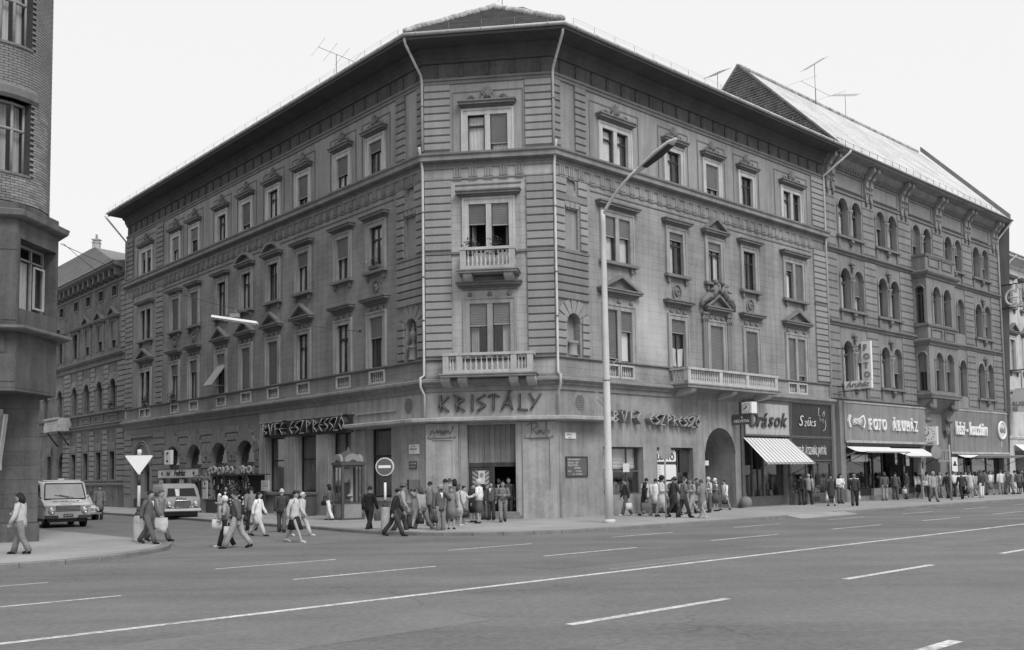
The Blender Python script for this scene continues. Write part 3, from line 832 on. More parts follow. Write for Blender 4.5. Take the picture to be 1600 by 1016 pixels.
# ---- mouldings that run round the corner
PATH = [V2('L', LE), V2('L', 0), V2('R', 0), V2('R', RE)]
def run(name, prof, m, path=PATH, **k): return on(B, name, sweep(path, prof, **k), m, Matrix())
run('base_cornice', [(-.02,5.72),(.08,5.74),(.08,5.92),(.2,5.98),(.2,6.04),(.36,6.12),(.40,6.15),(.40,6.26),(.14,6.34),(-.02,6.36)], 'cornice')
run('parapet_moulding', [(-.02,7.14),(.06,7.16),(.12,7.2),(.12,7.25),(-.02,7.27)], 'moulding')
run('parapet_foot', [(-.02,6.36),(.07,6.36),(.07,6.46),(-.02,6.47)], 'cornice')
run('cornice', [(-.02,16.02),(.05,16.04),(.05,16.18),(.10,16.19),(.10,16.32),(.3,16.34),(.36,16.36),(.36,16.55),(.44,16.6),(.46,16.68),(-.02,16.84)], 'cornice')
run('frieze_fillet', [(-.02,15.5),(.04,15.51),(.04,15.57),(-.02,15.58)], 'moulding')
run('architrave', [(-.02,20.02),(.06,20.03),(.06,20.16),(.12,20.2),(.12,20.3),(-.02,20.33)], 'moulding')
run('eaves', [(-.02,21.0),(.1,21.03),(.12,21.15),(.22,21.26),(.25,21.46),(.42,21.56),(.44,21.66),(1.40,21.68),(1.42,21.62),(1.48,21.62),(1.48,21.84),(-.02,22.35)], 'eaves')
run('gutter', [(1.54+.09*math.cos(a), 21.83+.09*math.sin(a)) for a in [math.pi*2*i/8 for i in range(8)]], 'zinc', smooth=True)
# dentils under the cornice: too small to count
m = MB()
for f, e in (('L', LE), ('C', CW), ('R', RE)):
    n = int(e/.145)
    for i in range(n):
        u = (i+.5)*e/n
        M = FM(f, u, 16.24); P = [M @ Vector(v) for v in ((-.04,-.165,0),(.04,-.165,0),(.04,-.09,0),(-.04,-.09,0),(-.04,-.165,.085),(.04,-.165,.085),(.04,-.09,.085),(-.04,-.09,.085))]
        m.add(P, [(0,3,2,1),(4,5,6,7),(0,1,5,4),(1,2,6,5),(3,0,4,7)])
tag(on(B, 'dentils', m, 'moulding', Matrix()), kind='stuff')
# triglyphs of the frieze below the cornice
def trig():
    m = MB()
    for k in (-1, 0, 1): m.block(k*.13-.05, k*.13+.05, -.05, -.002, .1, .5, .015)
    m.box(-.2, .2, -.075, -.002, -.04, .0); m.box(-.2, .2, -.05, -.002, .06, .1)
    for k in range(5): m.box(-.18+k*.08, -.14+k*.08, -.06, -.002, -.1, -.04)
    return m.mesh('triglyph')
tme = trig(); tme2 = trig()
for f, us in (('L', [2.6+.74*i for i in range(46)]+[.35, 1.08, 1.8]), ('C', [1.55+.72*i for i in range(5)]), ('R', [.55, 1.15, 1.8]+[2.6+.72*i for i in range(28)])):
    for u in us:
        if f == 'L' and (30.2 < u < 31.7 or u > 35.9): continue
        on(B, 'triglyph', tme if f == 'L' else tme2, 'quoin_left' if f == 'L' else 'plaster', FM(f, u, 15.56))
# consoles under the eaves
def console():
    m = MB(); P = [(-.02,0),(.12,.03),(.16,.25),(.10,.45),(.13,.62),(.22,.75),(-.02,.75)]
    V = [(-.11,-d,z) for d, z in P]+[(.11,-d,z) for d, z in P]; n = len(P)
    m.add(V, [tuple(range(n)), tuple(range(2*n-1, n-1, -1))]+[(i, i+n, (i+1)%n+n, (i+1)%n) for i in range(n)])
    return m.mesh('console')
cme = console()
for f, e, n in (('L', LE, 34), ('C', CW, 5), ('R', RE, 22)):
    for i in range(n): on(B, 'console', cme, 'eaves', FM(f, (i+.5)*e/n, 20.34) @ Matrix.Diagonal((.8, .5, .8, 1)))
# ---- rusticated strips
blocks(B, 'C', 0.02, 1.25, 7.3, 12.0); blocks(B, 'C', 0.02, 1.25, 12.18, 15.46); blocks(B, 'C', 0.02, 1.25, 16.88, 20.0)
blocks(B, 'C', 4.73, 5.96, 7.3, 12.0); blocks(B, 'C', 4.73, 5.96, 12.18, 15.46); blocks(B, 'C', 4.73, 5.96, 16.88, 20.0)
for f in 'LR':
    a, b = NB[f]
    def sk(ua, ub, za, zb, a=a, b=b):
        if zb > 7.3 and za < 8.85: return [(ua, a-.12), (b+.12, ub)]
        if za >= 8.8 and zb < 10.15: return []
        if zb > 12.2 and za < 14.2: return [(ua, a-.1), (b+.1, ub)]
        if zb > 14.98 and za < 15.6: return [(ua, a+.02), (b-.02, ub)]
        return [(ua, ub)]
    blocks(B, f, .02, 2.15, 7.3, 12.0, skip=sk); blocks(B, f, .02, 2.15, 12.18, 15.46, skip=sk)
    blocks(B, f, .02, .46, 16.88, 20.0); blocks(B, f, 1.42, 2.15, 16.88, 20.0)
    # fan of long voussoirs over the niche
    c = (a+b)/2; r0 = (b-a)/2+.03
    for k in range(7):
        th = math.pi*(k+.5)/7; w0 = math.pi/7*.46
        r1 = 1.0/max(abs(math.cos(th)), .001) if abs(math.cos(th)) > .9 else (1.05 if k in (0, 6) else 1.1)
        r1 = min(r1, 1.22)
        P = [(r0*math.cos(th-w0), r0*math.sin(th-w0)), (r1*math.cos(th-w0*.8), r1*math.sin(th-w0*.8)), (r1*math.cos(th+w0*.8), r1*math.sin(th+w0*.8)), (r0*math.cos(th+w0), r0*math.sin(th+w0))]
        P = [(max(-1.02, min(1.02, x)), z) for x, z in P]
        on(B, 'voussoir', MB().prism(P, -.045, -.002), 'quoin_left' if f == 'L' else 'quoin', FM(f, c, 9.25-(b-a)/2))
    for k in (-1, 0, 1):
        on(B, 'voussoir', MB().prism([(k*.3-.13, 0), (k*.3+.13, 0), (k*.4+.17, .42), (k*.4-.17, .42)], -.075, -.002), 'quoin_left' if f == 'L' else 'quoin', FM(f, c, 14.16))
    on(B, 'string_course', MB().box(-1.12, 1.12, -.13, -.002, 0, .13), 'moulding', FM(f, 1.08, 12.02))
    # pedestal in the niche
    p = MB().lathe([(.3,0),(.3,.08),(.24,.12),(.24,.5),(.27,.55),(.31,.6),(.31,.68),(.2,.7)], 10)
    on(B, 'pedestal', p, 'quoin' if f == 'R' else 'relief', FM(f, c, 7.3, -.12))
on(B, 'urn', MB().lathe([(.14,0),(.14,.06),(.06,.12),(.1,.2),(.2,.42),(.22,.55),(.14,.68),(.08,.72),(.12,.8),(.05,.95),(.07,1.02),(.01,1.1)], 10), 'relief', FM('L', sum(NB['L'])/2, 8.0, -.12))
for f, u in (('C', .64), ('C', 5.35)): on(B, 'string_course', MB().box(-.66, .62 if u < 1 else .63, -.13, -.002, 0, .13), 'moulding', FM(f, u, 12.02))
for f, a, b in (('C', 1.26, 1.72), ('C', 4.3, 4.72)): on(B, 'string_course', MB().box(-(b-a)/2, (b-a)/2, -.08, -.002, 0, .11), 'moulding', FM(f, (a+b)/2, 12.03))
for a, b in ((30.4, 31.5), (36.0, 37.32)):
    blocks(B, 'L', a, b, 7.3, 12.0); blocks(B, 'L', a, b, 12.18, 15.46); blocks(B, 'L', a, b, 16.88, 20.0)
    on(B, 'string_course', MB().box(-.62, .62, -.13, -.002, 0, .13), 'moulding', FM('L', (a+b)/2, 12.02))
blocks(B, 'R', 22.35, 23.8, 7.3, 12.0); blocks(B, 'R', 22.35, 23.8, 12.18, 15.46); blocks(B, 'R', 22.35, 23.8, 16.88, 20.0)
on(B, 'string_course', MB().box(-.74, .74, -.13, -.002, 0, .13), 'moulding', FM('R', 23.08, 12.02))
# medallions and panel fillets
def medal():
    m = MB()
    m.tube([(.34*math.cos(a), -.03, .42*math.sin(a)) for a in [2*math.pi*i/16 for i in range(17)]], .05, 5, cap=False)
    m.ball((0, -.04, .05), .2, 8, 5, (1, .35, 1.2)); m.ball((0, -.08, .12), .1, 6, 4)
    return m.mesh('medallion')
mme = medal()
for f, u in (('L', 28.25), ('L', 25.2), ('L', 3.95), ('R', 8.82), ('R', 15.42)): on(B, 'medallion', mme, 'relief', FM(f, u, 11.12))
def grille():
    m = MB()
    for k in range(7):
        z = -.3+.1*k; w = math.sqrt(max(.01, .36**2-z*z))*.8
        m.box(-w, w, -.03, -.002, z-.03, z+.03)
    return m.mesh('vent_grille')
gme = grille()
on(B, 'vent_grille', gme, 'relief', FM('L', 1.35, 5.2)); on(B, 'vent_grille', gme, 'relief', FM('R', 1.45, 5.2))
def rect_fillet(w, h, t=.05, d=.035):
    m = MB(); m.box(-w/2, w/2, -d, -.002, 0, t); m.box(-w/2, w/2, -d, -.002, h-t, h); m.box(-w/2, -w/2+t, -d, -.002, t, h-t); m.box(w/2-t, w/2, -d, -.002, t, h-t)
    return m
for f, us in (('L', [1.8+0]), ): pass
for f, u, w in [('L', w[0], 2.5) for w in L1]+[('R', u, 3.6 if i in (0, 4) else 2.5) for i, u in enumerate(RW)]+[('L', 33.5, 3.6), ('C', 2.99, 3.3)]:
    # shallow raised frame round each top-floor window
    m = MB(); h = 2.75
    m.box(-w/2, -w/2+.05, -.03, -.002, 0, h); m.box(w/2-.05, w/2, -.03, -.002, 0, h); m.box(-w/2+.05, w/2-.05, -.03, -.002, h-.05, h)
    on(B, 'panel_fillet', m, 'moulding', FM(f, u, 16.9))
for f, a, b in (('C', 1.45, 4.5), ('R', 2.4, 22.1), ('L', 2.4, 30.2)):
    on(B, 'panel_fillet', MB().box(-(b-a)/2, (b-a)/2, -.04, -.002, 0, .05), 'moulding', FM(f, (a+b)/2, 15.22))
# ---- balusters in the parapet panels and the balconies
bme = baluster_mesh(.54, .055)
for u in [w[0] for w in L1]:
    on(B, 'panel_frame', rect_fillet(1.36, .66, .1, .05), 'stone_light', FM('L', u, 6.46))
    for k in range(6): on(B, 'baluster', bme, 'stone_light', FM('L', u-.45+.18*k, 6.52, -.1))
for f, u in (('L', 33.5), ('R', 4.25), ('R', 20.1)):
    for du in (-.54, .54):
        on(B, 'panel_frame', rect_fillet(1.02, .66, .09, .05), 'stone_light', FM(f, u+du, 6.46))
        for k in range(5): on(B, 'baluster', bme, 'stone_light', FM(f, u+du-.32+.16*k, 6.52, -.1))
def balcony(f, ua, ub, dep, zs, zt, posts, nb, cons, slab=.16, cz=.5, shelf=.12):
    """stone balcony: slab, posts, rail, balusters, consoles"""
    w = ub-ua; M = FM(f, (ua+ub)/2, 0)
    if FAC[f][3] < 0: raise ValueError
    o = on(B, 'balcony', MB().box(-w/2-shelf, w/2+shelf, -dep-shelf, -.003, zs-slab, zs-.06).box(-w/2-shelf-.05, w/2+shelf+.05, -dep-shelf-.05, -.003, zs-.06, zs), 'cornice', M)
    h = zt-zs
    def bx(x0, x1, y0, y1, z0, z1, nm): obj(nm, MB().box(x0, x1, y0, y1, z0, z1), 'stone_light', o)
    bx(-w/2, w/2, -dep-.02, -dep+.2, zs+.001, zs+.16, 'plinth_rail'); bx(-w/2-.04, w/2+.04, -dep-.06, -dep+.24, zt-.12, zt, 'handrail')
    for s in (-1, 1):
        x0, x1 = (s*w/2-.2, s*w/2) if s > 0 else (-w/2, -w/2+.2)
        bx(x0, x1, -dep+.2, -.05, zs+.001, zs+.16, 'plinth_rail'); bx(x0-.04, x1+.04, -dep+.24, -.05, zt-.119, zt-.001, 'handrail')
    xs = [p-(ua+ub)/2 for p in posts]
    for x in xs: bx(x-.13, x+.13, -dep-.035, -dep+.215, zs+.002, zt-.121, 'post')
    me = cached(('bal', round(h, 2)), lambda: baluster_mesh(h-.28, .07))
    for (xa, xb), k in zip(zip(xs, xs[1:]), nb):
        for i in range(k):
            x = xa+.13+(xb-xa-.26)*(i+.5)/k
            obj('baluster', me, 'stone_light', o, T(x, -dep+.09, zs+.16))
    ns = max(2, int(dep/.22))
    for s in (-1, 1):
        for i in range(ns-1): obj('baluster', me, 'stone_light', o, T(s*(w/2-.1), -dep+.32+(dep-.4)*i/max(1, ns-1), zs+.16))
    for x in cons:
        x -= (ua+ub)/2
        c = MB(); P = [(0, zs-slab), (dep*.95, zs-slab), (dep*.95, zs-slab-.14), (dep*.8, zs-slab-cz*.75), (dep*.45, zs-slab-cz), (0, zs-slab-cz*1.25)]
        V = [(x-.2, -d-.003, z-.001) for d, z in P]+[(x+.2, -d-.003, z-.001) for d, z in P]; n = len(P)
        c.add(V, [tuple(range(n-1, -1, -1)), tuple(range(n, 2*n))]+[(i, (i+1)%n, (i+1)%n+n, i+n) for i in range(n)])
        obj('console', c, 'stone_light', o)
    return o
balcony('C', .98, 5.0, .88, 6.46, 7.38, [1.1, 1.72, 4.15, 4.87], [3, 9, 3], [1.05, 1.82, 4.12, 4.9], cz=.32)
balcony('C', 1.8, 4.26, .88, 11.12, 12.12, [1.93, 4.13], [10], [2.1, 3.95], cz=.28)
balcony('R', 8.0, 16.1, 1.15, 6.36, 7.18, [8.13, 10.82, 13.2, 15.97], [13, 12, 14], [8.6, 12.1, 15.5], slab=.2, cz=.3)
# pilasters and statues of the middle window over the long balcony
for s in (-1, 1):
    m = MB(); x = s*1.08
    m.box(x-.17, x+.17, -.12, -.003, 0, 2.55); m.box(x-.2, x+.2, -.15, -.003, -.01, .2)
    on(B, 'pilaster', m, 'moulding', FM('R', 12.13, 7.28))
    m = MB(); m.box(x-.24, x+.24, -.2, -.003, 2.98, 3.08)
    for k in range(5): m.ball((x-.2+.1*k, -.14, 2.72+.1*(k % 2)), .1, 6, 4, (.7, .7, 1.3))
    m.box(x-.19, x+.19, -.13, -.003, 2.56, 2.98)
    on(B, 'capital', m, 'relief', FM('R', 12.13, 7.28))
for s in (-1, 1):
    m = MB()
    # reclining figure on the slope of the pediment, one body
    hip = (s*.62, -.28, .62); ch = (s*.36, -.3, 1.02); hd = (s*.30, -.3, 1.42); kn = (s*1.05, -.34, .55); ft = (s*1.38, -.3, .22)
    m.tube([hip, ((hip[0]+ch[0])/2, -.3, .84), ch, (s*.33, -.3, 1.22)], [.2, .19, .22, .1], 8)
    m.ball(hd, .15, 8, 6); m.tube([hip, kn, ft], [.17, .13, .08], 7); m.tube([(hip[0]+s*.05, -.2, .55), (s*1.12, -.2, .38), (s*1.45, -.2, .12)], [.16, .12, .07], 7)
    m.tube([(s*.45, -.36, 1.12), (s*.66, -.42, .95), (s*.92, -.4, .92)], [.09, .075, .05], 6)
    m.tube([(s*.26, -.36, 1.1), (s*.1, -.4, .92), (s*.06, -.38, 1.25 if s < 0 else .8)], [.09, .07, .05], 6)
    m.tube([(s*.5, -.26, .8), (s*.9, -.22, .6), (s*1.3, -.22, .3), (s*1.5, -.2, .02)], [.12, .22, .16, .08], 7)
    on(B, 'statue', m, 'relief', FM('R', 12.13, 10.62))
# ---- ledge above the shop windows and the stepped entrance
cp = chaikin([tuple(V2('L', 5.9)), tuple(V2('L', .8)), tuple(V2('L', 0)), tuple(V2('R', 0)), tuple(V2('R', .8)), tuple(V2('R', 3.0))], 2)
run('canopy_ledge', [(-.02,4.32),(.68,4.34),(.74,4.38),(.74,4.5),(.7,4.54),(-.02,4.56)], 'stucco', [Vector(p) for p in cp])
on(B, 'door_step', MB().box(-1.35, 1.35, -.55, -.003, -.02, .15).box(-1.25, 1.25, -.28, 2.0, .15, .29), 'stair', FM('C', 2.97))
d = on(B, 'entrance_door', MB().box(-1.1, 1.1, .32, .42, 2.32, 2.5).box(-1.1, -1.02, .34, .4, .3, 2.32).box(1.02, 1.1, .34, .4, .3, 2.32).box(-.08, .08, .33, .41, .3, 2.32), 'door_wood', FM('C', 2.97))
for k in range(9): obj('plank', cached('dplank', lambda: MB().block(-.118, .118, .3, .4, 2.5, 4.22, .012).mesh('plank')), 'door_panel', d, T(-.97+.2425*k, 0.0+.008*(k % 2), 0))
m = MB(); m.box(-1.02, -.94, .34, .4, .3, 2.3); m.box(-.16, -.08, .34, .4, .3, 2.3); m.box(-.94, -.16, .34, .4, .3, 1.0); m.box(-.94, -.16, .34, .4, 2.2, 2.3)
for k in range(8):
    for s in (-1, 1): m.tube([(-.55, .37, .7+.2*k), (-.55+s*.38, .37, 1.0+.2*k)], .018, 4)
obj('door_leaf', m, 'door_wood', d)
obj('pane', MB().box(-.94, -.16, .385, .39, 1.0, 2.2), 'curtain_dim', d)
obj('door_leaf', MB().box(1.0, 1.06, .45, 1.3, .3, 2.3), 'door_wood', d)
obj('notice', MB().box(-.66, -.36, .325, .333, 1.55, 2.15), 'paper', d)
obj('notice_print', MB().lathe([(.001, .32), (.001, .3215)], 3) if False else MB().prism([(-.51+.09*math.cos(a), 1.95+.11*math.sin(a)) for a in [2*math.pi*i/12 for i in range(12)]], .319, .324), 'print_grey', d)
for ua, ub in ((.0, 1.49), (4.4, 5.9)):
    w = ub-ua; m = MB(); t = .28
    m.box(-w/2, -w/2+t, -.13, -.003, -.2, 4.3); m.box(w/2-t, w/2, -.13, -.003, -.2, 4.3); m.box(-w/2+t, w/2-t, -.13, -.003, -.2, 1.22); m.box(-w/2+t, w/2-t, -.13, -.003, 3.55, 4.3)
    m.box(-w/2+t, w/2-t, -.08, -.003, 1.22, 3.55)
    on(B, 'entrance_pier', m, 'stucco_dirty', FM('C', (ua+ub)/2))
for ua, ub in ((1.5, 1.86), (4.08, 4.39)): on(B, 'door_jamb', MB().box(-(ub-ua)/2, (ub-ua)/2, -.05, -.003, -.2, 4.3).box(-(ub-ua)/4, (ub-ua)/4, -.08, -.05, -.2, 4.29), 'stucco', FM('C', (ua+ub)/2))
on(B, 'plinth', MB().box(-2.6, 0.0, -.04, -.003, -.2, .55), 'stucco_dirty', FM('L', 0.0))
on(B, 'wall_panel', MB().box(-.6, .6, -.045, -.003, .56, 3.55), 'stucco_left', FM('L', 1.25))
on(B, 'wall_panel', MB().box(-1.3, 1.3, -.03, -.003, -.2, 3.9), 'stucco_right', FM('R', 1.36))
# ---- coffee-house windows on the left front
def shop_window(B, f, u, w, z0, z1, y=.35, tr=None, mull=(), fm='frame_dark', glass='glass_shop', curt='curtain_dim', cz=None, bars=.07):
    """large fixed window: frame, panes, optional curtain; local origin at the middle of the opening, z absolute"""
    m = MB(); a = w/2-.004; b = bars
    m.box(-a, -a+b, y-.05, y+.05, z0+.004, z1-.004); m.box(a-b, a, y-.05, y+.05, z0+.004, z1-.004)
    m.box(-a+b, a-b, y-.05, y+.05, z0+.004, z0+b); m.box(-a+b, a-b, y-.05, y+.05, z1-b, z1-.004)
    zz = [z0+b]+([tr-.04, tr+.04] if tr else [])+[z1-b]
    if tr: m.box(-a+b, a-b, y-.06, y+.06, tr-.04, tr+.04)
    xs = [-a+b]
    for x in mull: xs += [x-.03, x+.03]
    xs.append(a-b)
    for i in range(0, len(zz), 2):
        for x in mull: m.box(x-.03, x+.03, y-.045, y+.045, zz[i], zz[i+1])
    o = on(B, 'shop_window', m, fm, FM(f, u))
    for i in range(0, len(zz), 2):
        for j in range(0, len(xs), 2): obj('pane', MB().box(xs[j], xs[j+1], y-.004, y+.004, zz[i], zz[i+1]), glass, o)
    if curt:
        c0, c1 = cz or (z0+.1, z1-.1)
        for s in (-1, 1):
            V = []; F = []; n = 12; cw = w*.47
            for k in range(n+1):
                x = s*(w/2-.05-cw*k/n); yy = y+.22+.035*math.sin(k*2.1)
                V += [(x, yy, c0), (x+s*.08*(k/n)*-1, yy, c1)]
            for k in range(n): F.append((2*k, 2*k+2, 2*k+3, 2*k+1))
            obj('curtain', MB().add(V, F, True), curt, o)
    return o
for a, b, c, d in GL:
    if c > .5: shop_window(B, 'L', (a+b)/2, b-a, c, d, tr=2.95)
    else: shop_window(B, 'L', (a+b)/2, b-a, c, d, tr=2.95, mull=(0.,))
    if c > .5: on(B, 'sill', MB().box(-(b-a)/2-.12, (b-a)/2+.12, -.12, -.003, c-.16, c-.02), 'stucco_left', FM('L', (a+b)/2))
for ua, ub in ((4.9, 6.2), (8.4, 9.6), (11.85, 13.05), (15.3, 16.0)):
    on(B, 'pilaster', MB().box(-(ub-ua)/2, (ub-ua)/2, -.08, -.003, -.2, 4.2), 'stucco_left', FM('L', (ua+ub)/2))
on(B, 'string_course', MB().box(-5.0, 5.0, -.1, -.003, 0, .1), 'stucco_left', FM('L', 10.95, 5.1))
on(B, 'string_course', MB().box(-1.7, 1.7, -.1, -.003, 0, .1), 'stucco_left', FM('L', 4.0, 5.02))
# ---- rusticated arches of the left front
for i in range(len(AL)):
    a, b = AL[i]; c = (a+b)/2; r0 = (b-a)/2+.02; zc = 4.22-(b-a)/2
    for k in range(9):
        th = math.pi*(k+.5)/9; w0 = math.pi/9*.455; r1 = r0+(.95 if k == 4 else .72 if k in (1, 3, 5, 7) else .5)
        P = [(r0*math.cos(th-w0), r0*math.sin(th-w0)), (r1*math.cos(th-w0), r1*math.sin(th-w0)), (r1*math.cos(th+w0), r1*math.sin(th+w0)), (r0*math.cos(th+w0), r0*math.sin(th+w0))]
        on(B, 'voussoir', cached(('vo', round(r0, 2), k), lambda: MB().prism(P, -.08, -.002).mesh('voussoir')), 'rustic', FM('L', c, zc))
    for k in range(1):
        on(B, 'transom', MB().box(-(b-a)/2+.01, (b-a)/2-.01, .28, .42, 2.75, 2.95), 'frame_mid', FM('L', c))
    m = MB(); r = (b-a)/2-.012; w = (b-a)/2-.012
    m.box(-w, -w+.08, .3, .4, .13, zc-.01); m.box(w-.08, w, .3, .4, .13, zc-.01); m.box(-.05, .05, .3, .4, .13, 2.74); m.box(-w+.08, w-.08, .3, .4, .13, .95 if i < 2 else .3)
    m.tube([((r-.04)*math.cos(t), .35, zc+(r-.04)*math.sin(t)) for t in [math.pi*k/12 for k in range(13)]], .045, 5)
    on(B, 'arch_backing', MB().prism([(-r+.02, .14), (r-.02, .14)]+[((r-.02)*math.cos(t), zc+(r-.02)*math.sin(t)) for t in [math.pi*k/10 for k in range(11)]], .52, .55), 'door_wood', FM('L', c))  # added dark board in place of the unlit space behind the panes
    fr = on(B, 'arched_window', m, 'frame_mid', FM('L', c))
    obj('pane', MB().prism([(-r+.06, 2.96)]+[(r-.06, 2.96)]+[((r-.06)*math.cos(t), zc+(r-.06)*math.sin(t)) for t in [math.pi*k/10 for k in range(11)] if zc+(r-.06)*math.sin(t) > 2.98], .345, .352), 'glass', fr)
    for s in (-1, 1): obj('pane', MB().box(min(s*.05, s*(w-.08)), max(s*.05, s*(w-.08)), .345, .352, .96 if i < 2 else .31, 2.74), 'glass', fr)
piers = [(16.1, 16.6), (19.0, 20.16), (22.54, 23.84), (26.18, 27.3), (29.62, 31.9)]
for a, b in piers: blocks(B, 'L', a, b, .95, 3.0, .41, .08, .04, 'rustic', name='rustic_block')
blocks(B, 'L', 35.85, 37.3, .95, 5.3, .435, .08, .04, 'rustic', name='rustic_block'); blocks(B, 'L', 29.9, 31.9, 3.0, 5.3, .46, .08, .04, 'rustic', name='rustic_block')
for a, b in [(16.1, 16.6), (19.0, 20.16), (22.54, 23.84), (26.18, 27.3)]:
    c = (a+b)/2
    for k in range(4):
        w = .34+.42*k; z = 3.35+.47*k
        if b-a < .6: continue
        on(B, 'rustic_block', cached(('rb', k), lambda: MB().block(-w/2-.1, w/2+.1, -.075, -.002, 0, .4, .04).mesh('rustic_block')), 'rustic', FM('L', c, z))
for a, b in piers: on(B, 'plinth', MB().box(-(b-a)/2, (b-a)/2, -.12, -.003, -.2, .93), 'rustic', FM('L', (a+b)/2))
# double portal
m = MB()
for t0, r in ((33.93, 1.72), (33.93, 1.55)): m.tube([(r*math.cos(t), -.05, 2.95+r*1.05*math.sin(t)) for t in [math.pi*k/16 for k in range(17)]], .075, 6)
m.box(-1.9, -1.62, -.1, -.003, -.2, 2.95); m.box(1.62, 1.9, -.1, -.003, -.2, 2.95); m.box(-.16, .16, -.1, -.003, -.2, 2.4)
m.box(-2.0, 2.0, -.14, -.003, 5.05, 5.2)
for s in (-1, 1): m.tube([(s*.93+.78*math.cos(t), -.05, 2.5+.78*math.sin(t)) for t in [math.pi*k/12 for k in range(13)]], .06, 5)
po = on(B, 'portal', m, 'rustic', FM('L', 33.93))
for s in (-1, 1): obj('door_leaf', MB().box(s*.93-.73, s*.93+.73, .3, .36, .1, 2.45), 'door_wood', po)
# ---- coffee-house windows and gateway of the right front
o = shop_window(B, 'R', 4.41, 2.88, .94, 3.2, tr=2.05, mull=(-.5, .55), fm='frame_mid', curt=None)
m = MB(); V = []; F = []
for j in range(12): V += [(-1.36, .52+.02*(j % 2), 3.1-j*.085), (1.36, .52+.02*(j % 2), 3.1-j*.085)]
for j in range(11): F.append((2*j, 2*j+2, 2*j+3, 2*j+1))
obj('blind', m.add(V, F), 'curtain', o)
for x, z, w, h in ((-.8, 1.15, .5, .5), (.2, 1.0, .42, .4), (.9, 1.1, .5, .45)): obj('shop_goods', MB().box(x-w/2, x+w/2, .7, .95, z, z+h).ball((x, .8, z+h), w*.4, 7, 5), 'goods_pale', o)
obj('notice', MB().box(.25, .72, .28, .285, 2.0, 2.42), 'paper', o)
o = shop_window(B, 'R', 8.36, 2.9, .94, 3.2, mull=(.55,), fm='frame_mid', curt=None)
obj('vent_panel', MB().box(.62, 1.36, .22, .28, 1.95, 3.1), 'frame_dark', o)
for (x0, x1, z0, z1) in ((-1.3, .35, 2.5, 3.05), (-1.3, .35, 1.6, 2.35), (-1.3, .35, 1.05, 1.5)):
    pts = []
    for cx, cz, a0 in ((x1-.1, z0+.1, -90), (x1-.1, z1-.1, 0), (x0+.1, z1-.1, 90), (x0+.1, z0+.1, 180)):
        pts += [(cx+.1*math.cos(R_(a0+30*k)), cz+.1*math.sin(R_(a0+30*k))) for k in range(4)]
    obj('lottery_board', MB().prism(pts, .24, .262), 'sign_white', o)
tm = text_mesh('LOTTÓ', .42, .012, bold=.012); obj('lettering', tm, 'print_black', o, T(-1.2, .222, 2.6))
for k in range(5): obj('lettering', text_mesh('IIII II IIII II I', .07, .004), 'print_grey', o, T(-1.22, .232, 2.22-.13*k))
m = MB(); r = 1.36
m.tube([(r*math.cos(t), -.01, 2.94+r*math.sin(t)) for t in [math.pi*k/14 for k in range(15)]], .03, 5)
gw = on(B, 'gateway', m, 'stucco_right', FM('R', 12.19))
obj('notice_board', MB().box(-.3, .7, 3.2, 3.3, .6, 2.6), 'frame_dark', gw); obj('notice', MB().box(-.18, .58, 3.16, 3.19, 1.2, 2.4), 'print_grey', gw)
obj('door_plate', MB().box(-1.32, -.9, .1, .14, 2.3, 2.55), 'sign_pale', gw)
tag(obj('stone_ball', MB().ball((0, 0, .3), .33, 14, 10).lathe([(.26, -.05), (.26, .06), (.2, .08)], 12), 'stair', None, FM('R', 13.75, 0, .45)), 'round stone guard ball at the foot of the archway', 'guard stone')
# ---- downpipes with their swan necks
def pipe(f, u, d0=.12):
    a = W3(f, u, d0)
    return a
for (p, q) in ((V2('L', 0), (V2('L', 0, 1)-V2('L', 0)+V2('C', 0, 1)-V2('C', 0))), (V2('R', 0), (V2('R', 0, 1)-V2('R', 0)+V2('C', 0, 1)-V2('C', 0)))):
    q = q.normalized()
    P = lambda d, z: (p.x+q.x*d, p.y+q.y*d, z)
    m = MB(); m.tube([P(1.54, 21.78), P(1.54, 21.6), P(1.48, 21.45), P(.22, 20.45), P(.14, 20.2), P(.14, 16.9)], .062, 8)
    dp = on(B, 'downpipe', m, 'pipe', Matrix())
    obj('pipe_length', MB().tube([P(.40, 17.0), P(.40, 16.9), P(.16, 16.1), P(.14, 15.9), P(.14, 6.5), P(.46, 6.35), P(.46, 5.95), P(.14, 5.6), P(.14, 4.6)], .062, 8), 'pipe', dp)
    for z in (19, 14, 11, 9): obj('pipe_clip', MB().lathe([(.09, z), (.09, z+.06)], 8, *P(.14, 0)[:2]), 'zinc_dark', dp)
on(B, 'downpipe', MB().tube([W3('R', 24.8, 1.5, 21.78), W3('R', 24.7, 1.42, 21.6), W3('R', 23.75, .14, 20.3), W3('R', 23.75, .13, 20.0), W3('R', 23.75, .13, 6.4)], .07, 8), 'pipe', Matrix())
on(B, 'downpipe', MB().tube([W3('L', 37.9, 1.5, 21.78), W3('L', 37.8, 1.42, 21.6), W3('L', 37.3, .14, 19.9), W3('L', 37.3, .14, 17)], .07, 8), 'pipe', Matrix())
# gutter clips and the wire guard above it
m = MB()
for f, e in (('L', LE), ('C', CW), ('R', RE)):
    n = int(e/1.35)
    for i in range(n+1):
        u = e*i/n
        a = W3(f, u, 1.42, 21.88); m.tube([a, W3(f, u, 1.42, 22.3)], .010, 4); m.tube([W3(f, u, 1.65, 21.8), W3(f, u, 1.54, 21.94), W3(f, u, 1.4, 21.95)], .022, 4)
    m.tube([W3(f, 0, 1.42, 22.31), W3(f, e, 1.42, 22.29)], .005, 4); m.tube([W3(f, 0, 1.42, 22.19), W3(f, e, 1.42, 22.19)], .004, 4)
on(B, 'snow_guard', m, 'zinc_dark', Matrix())
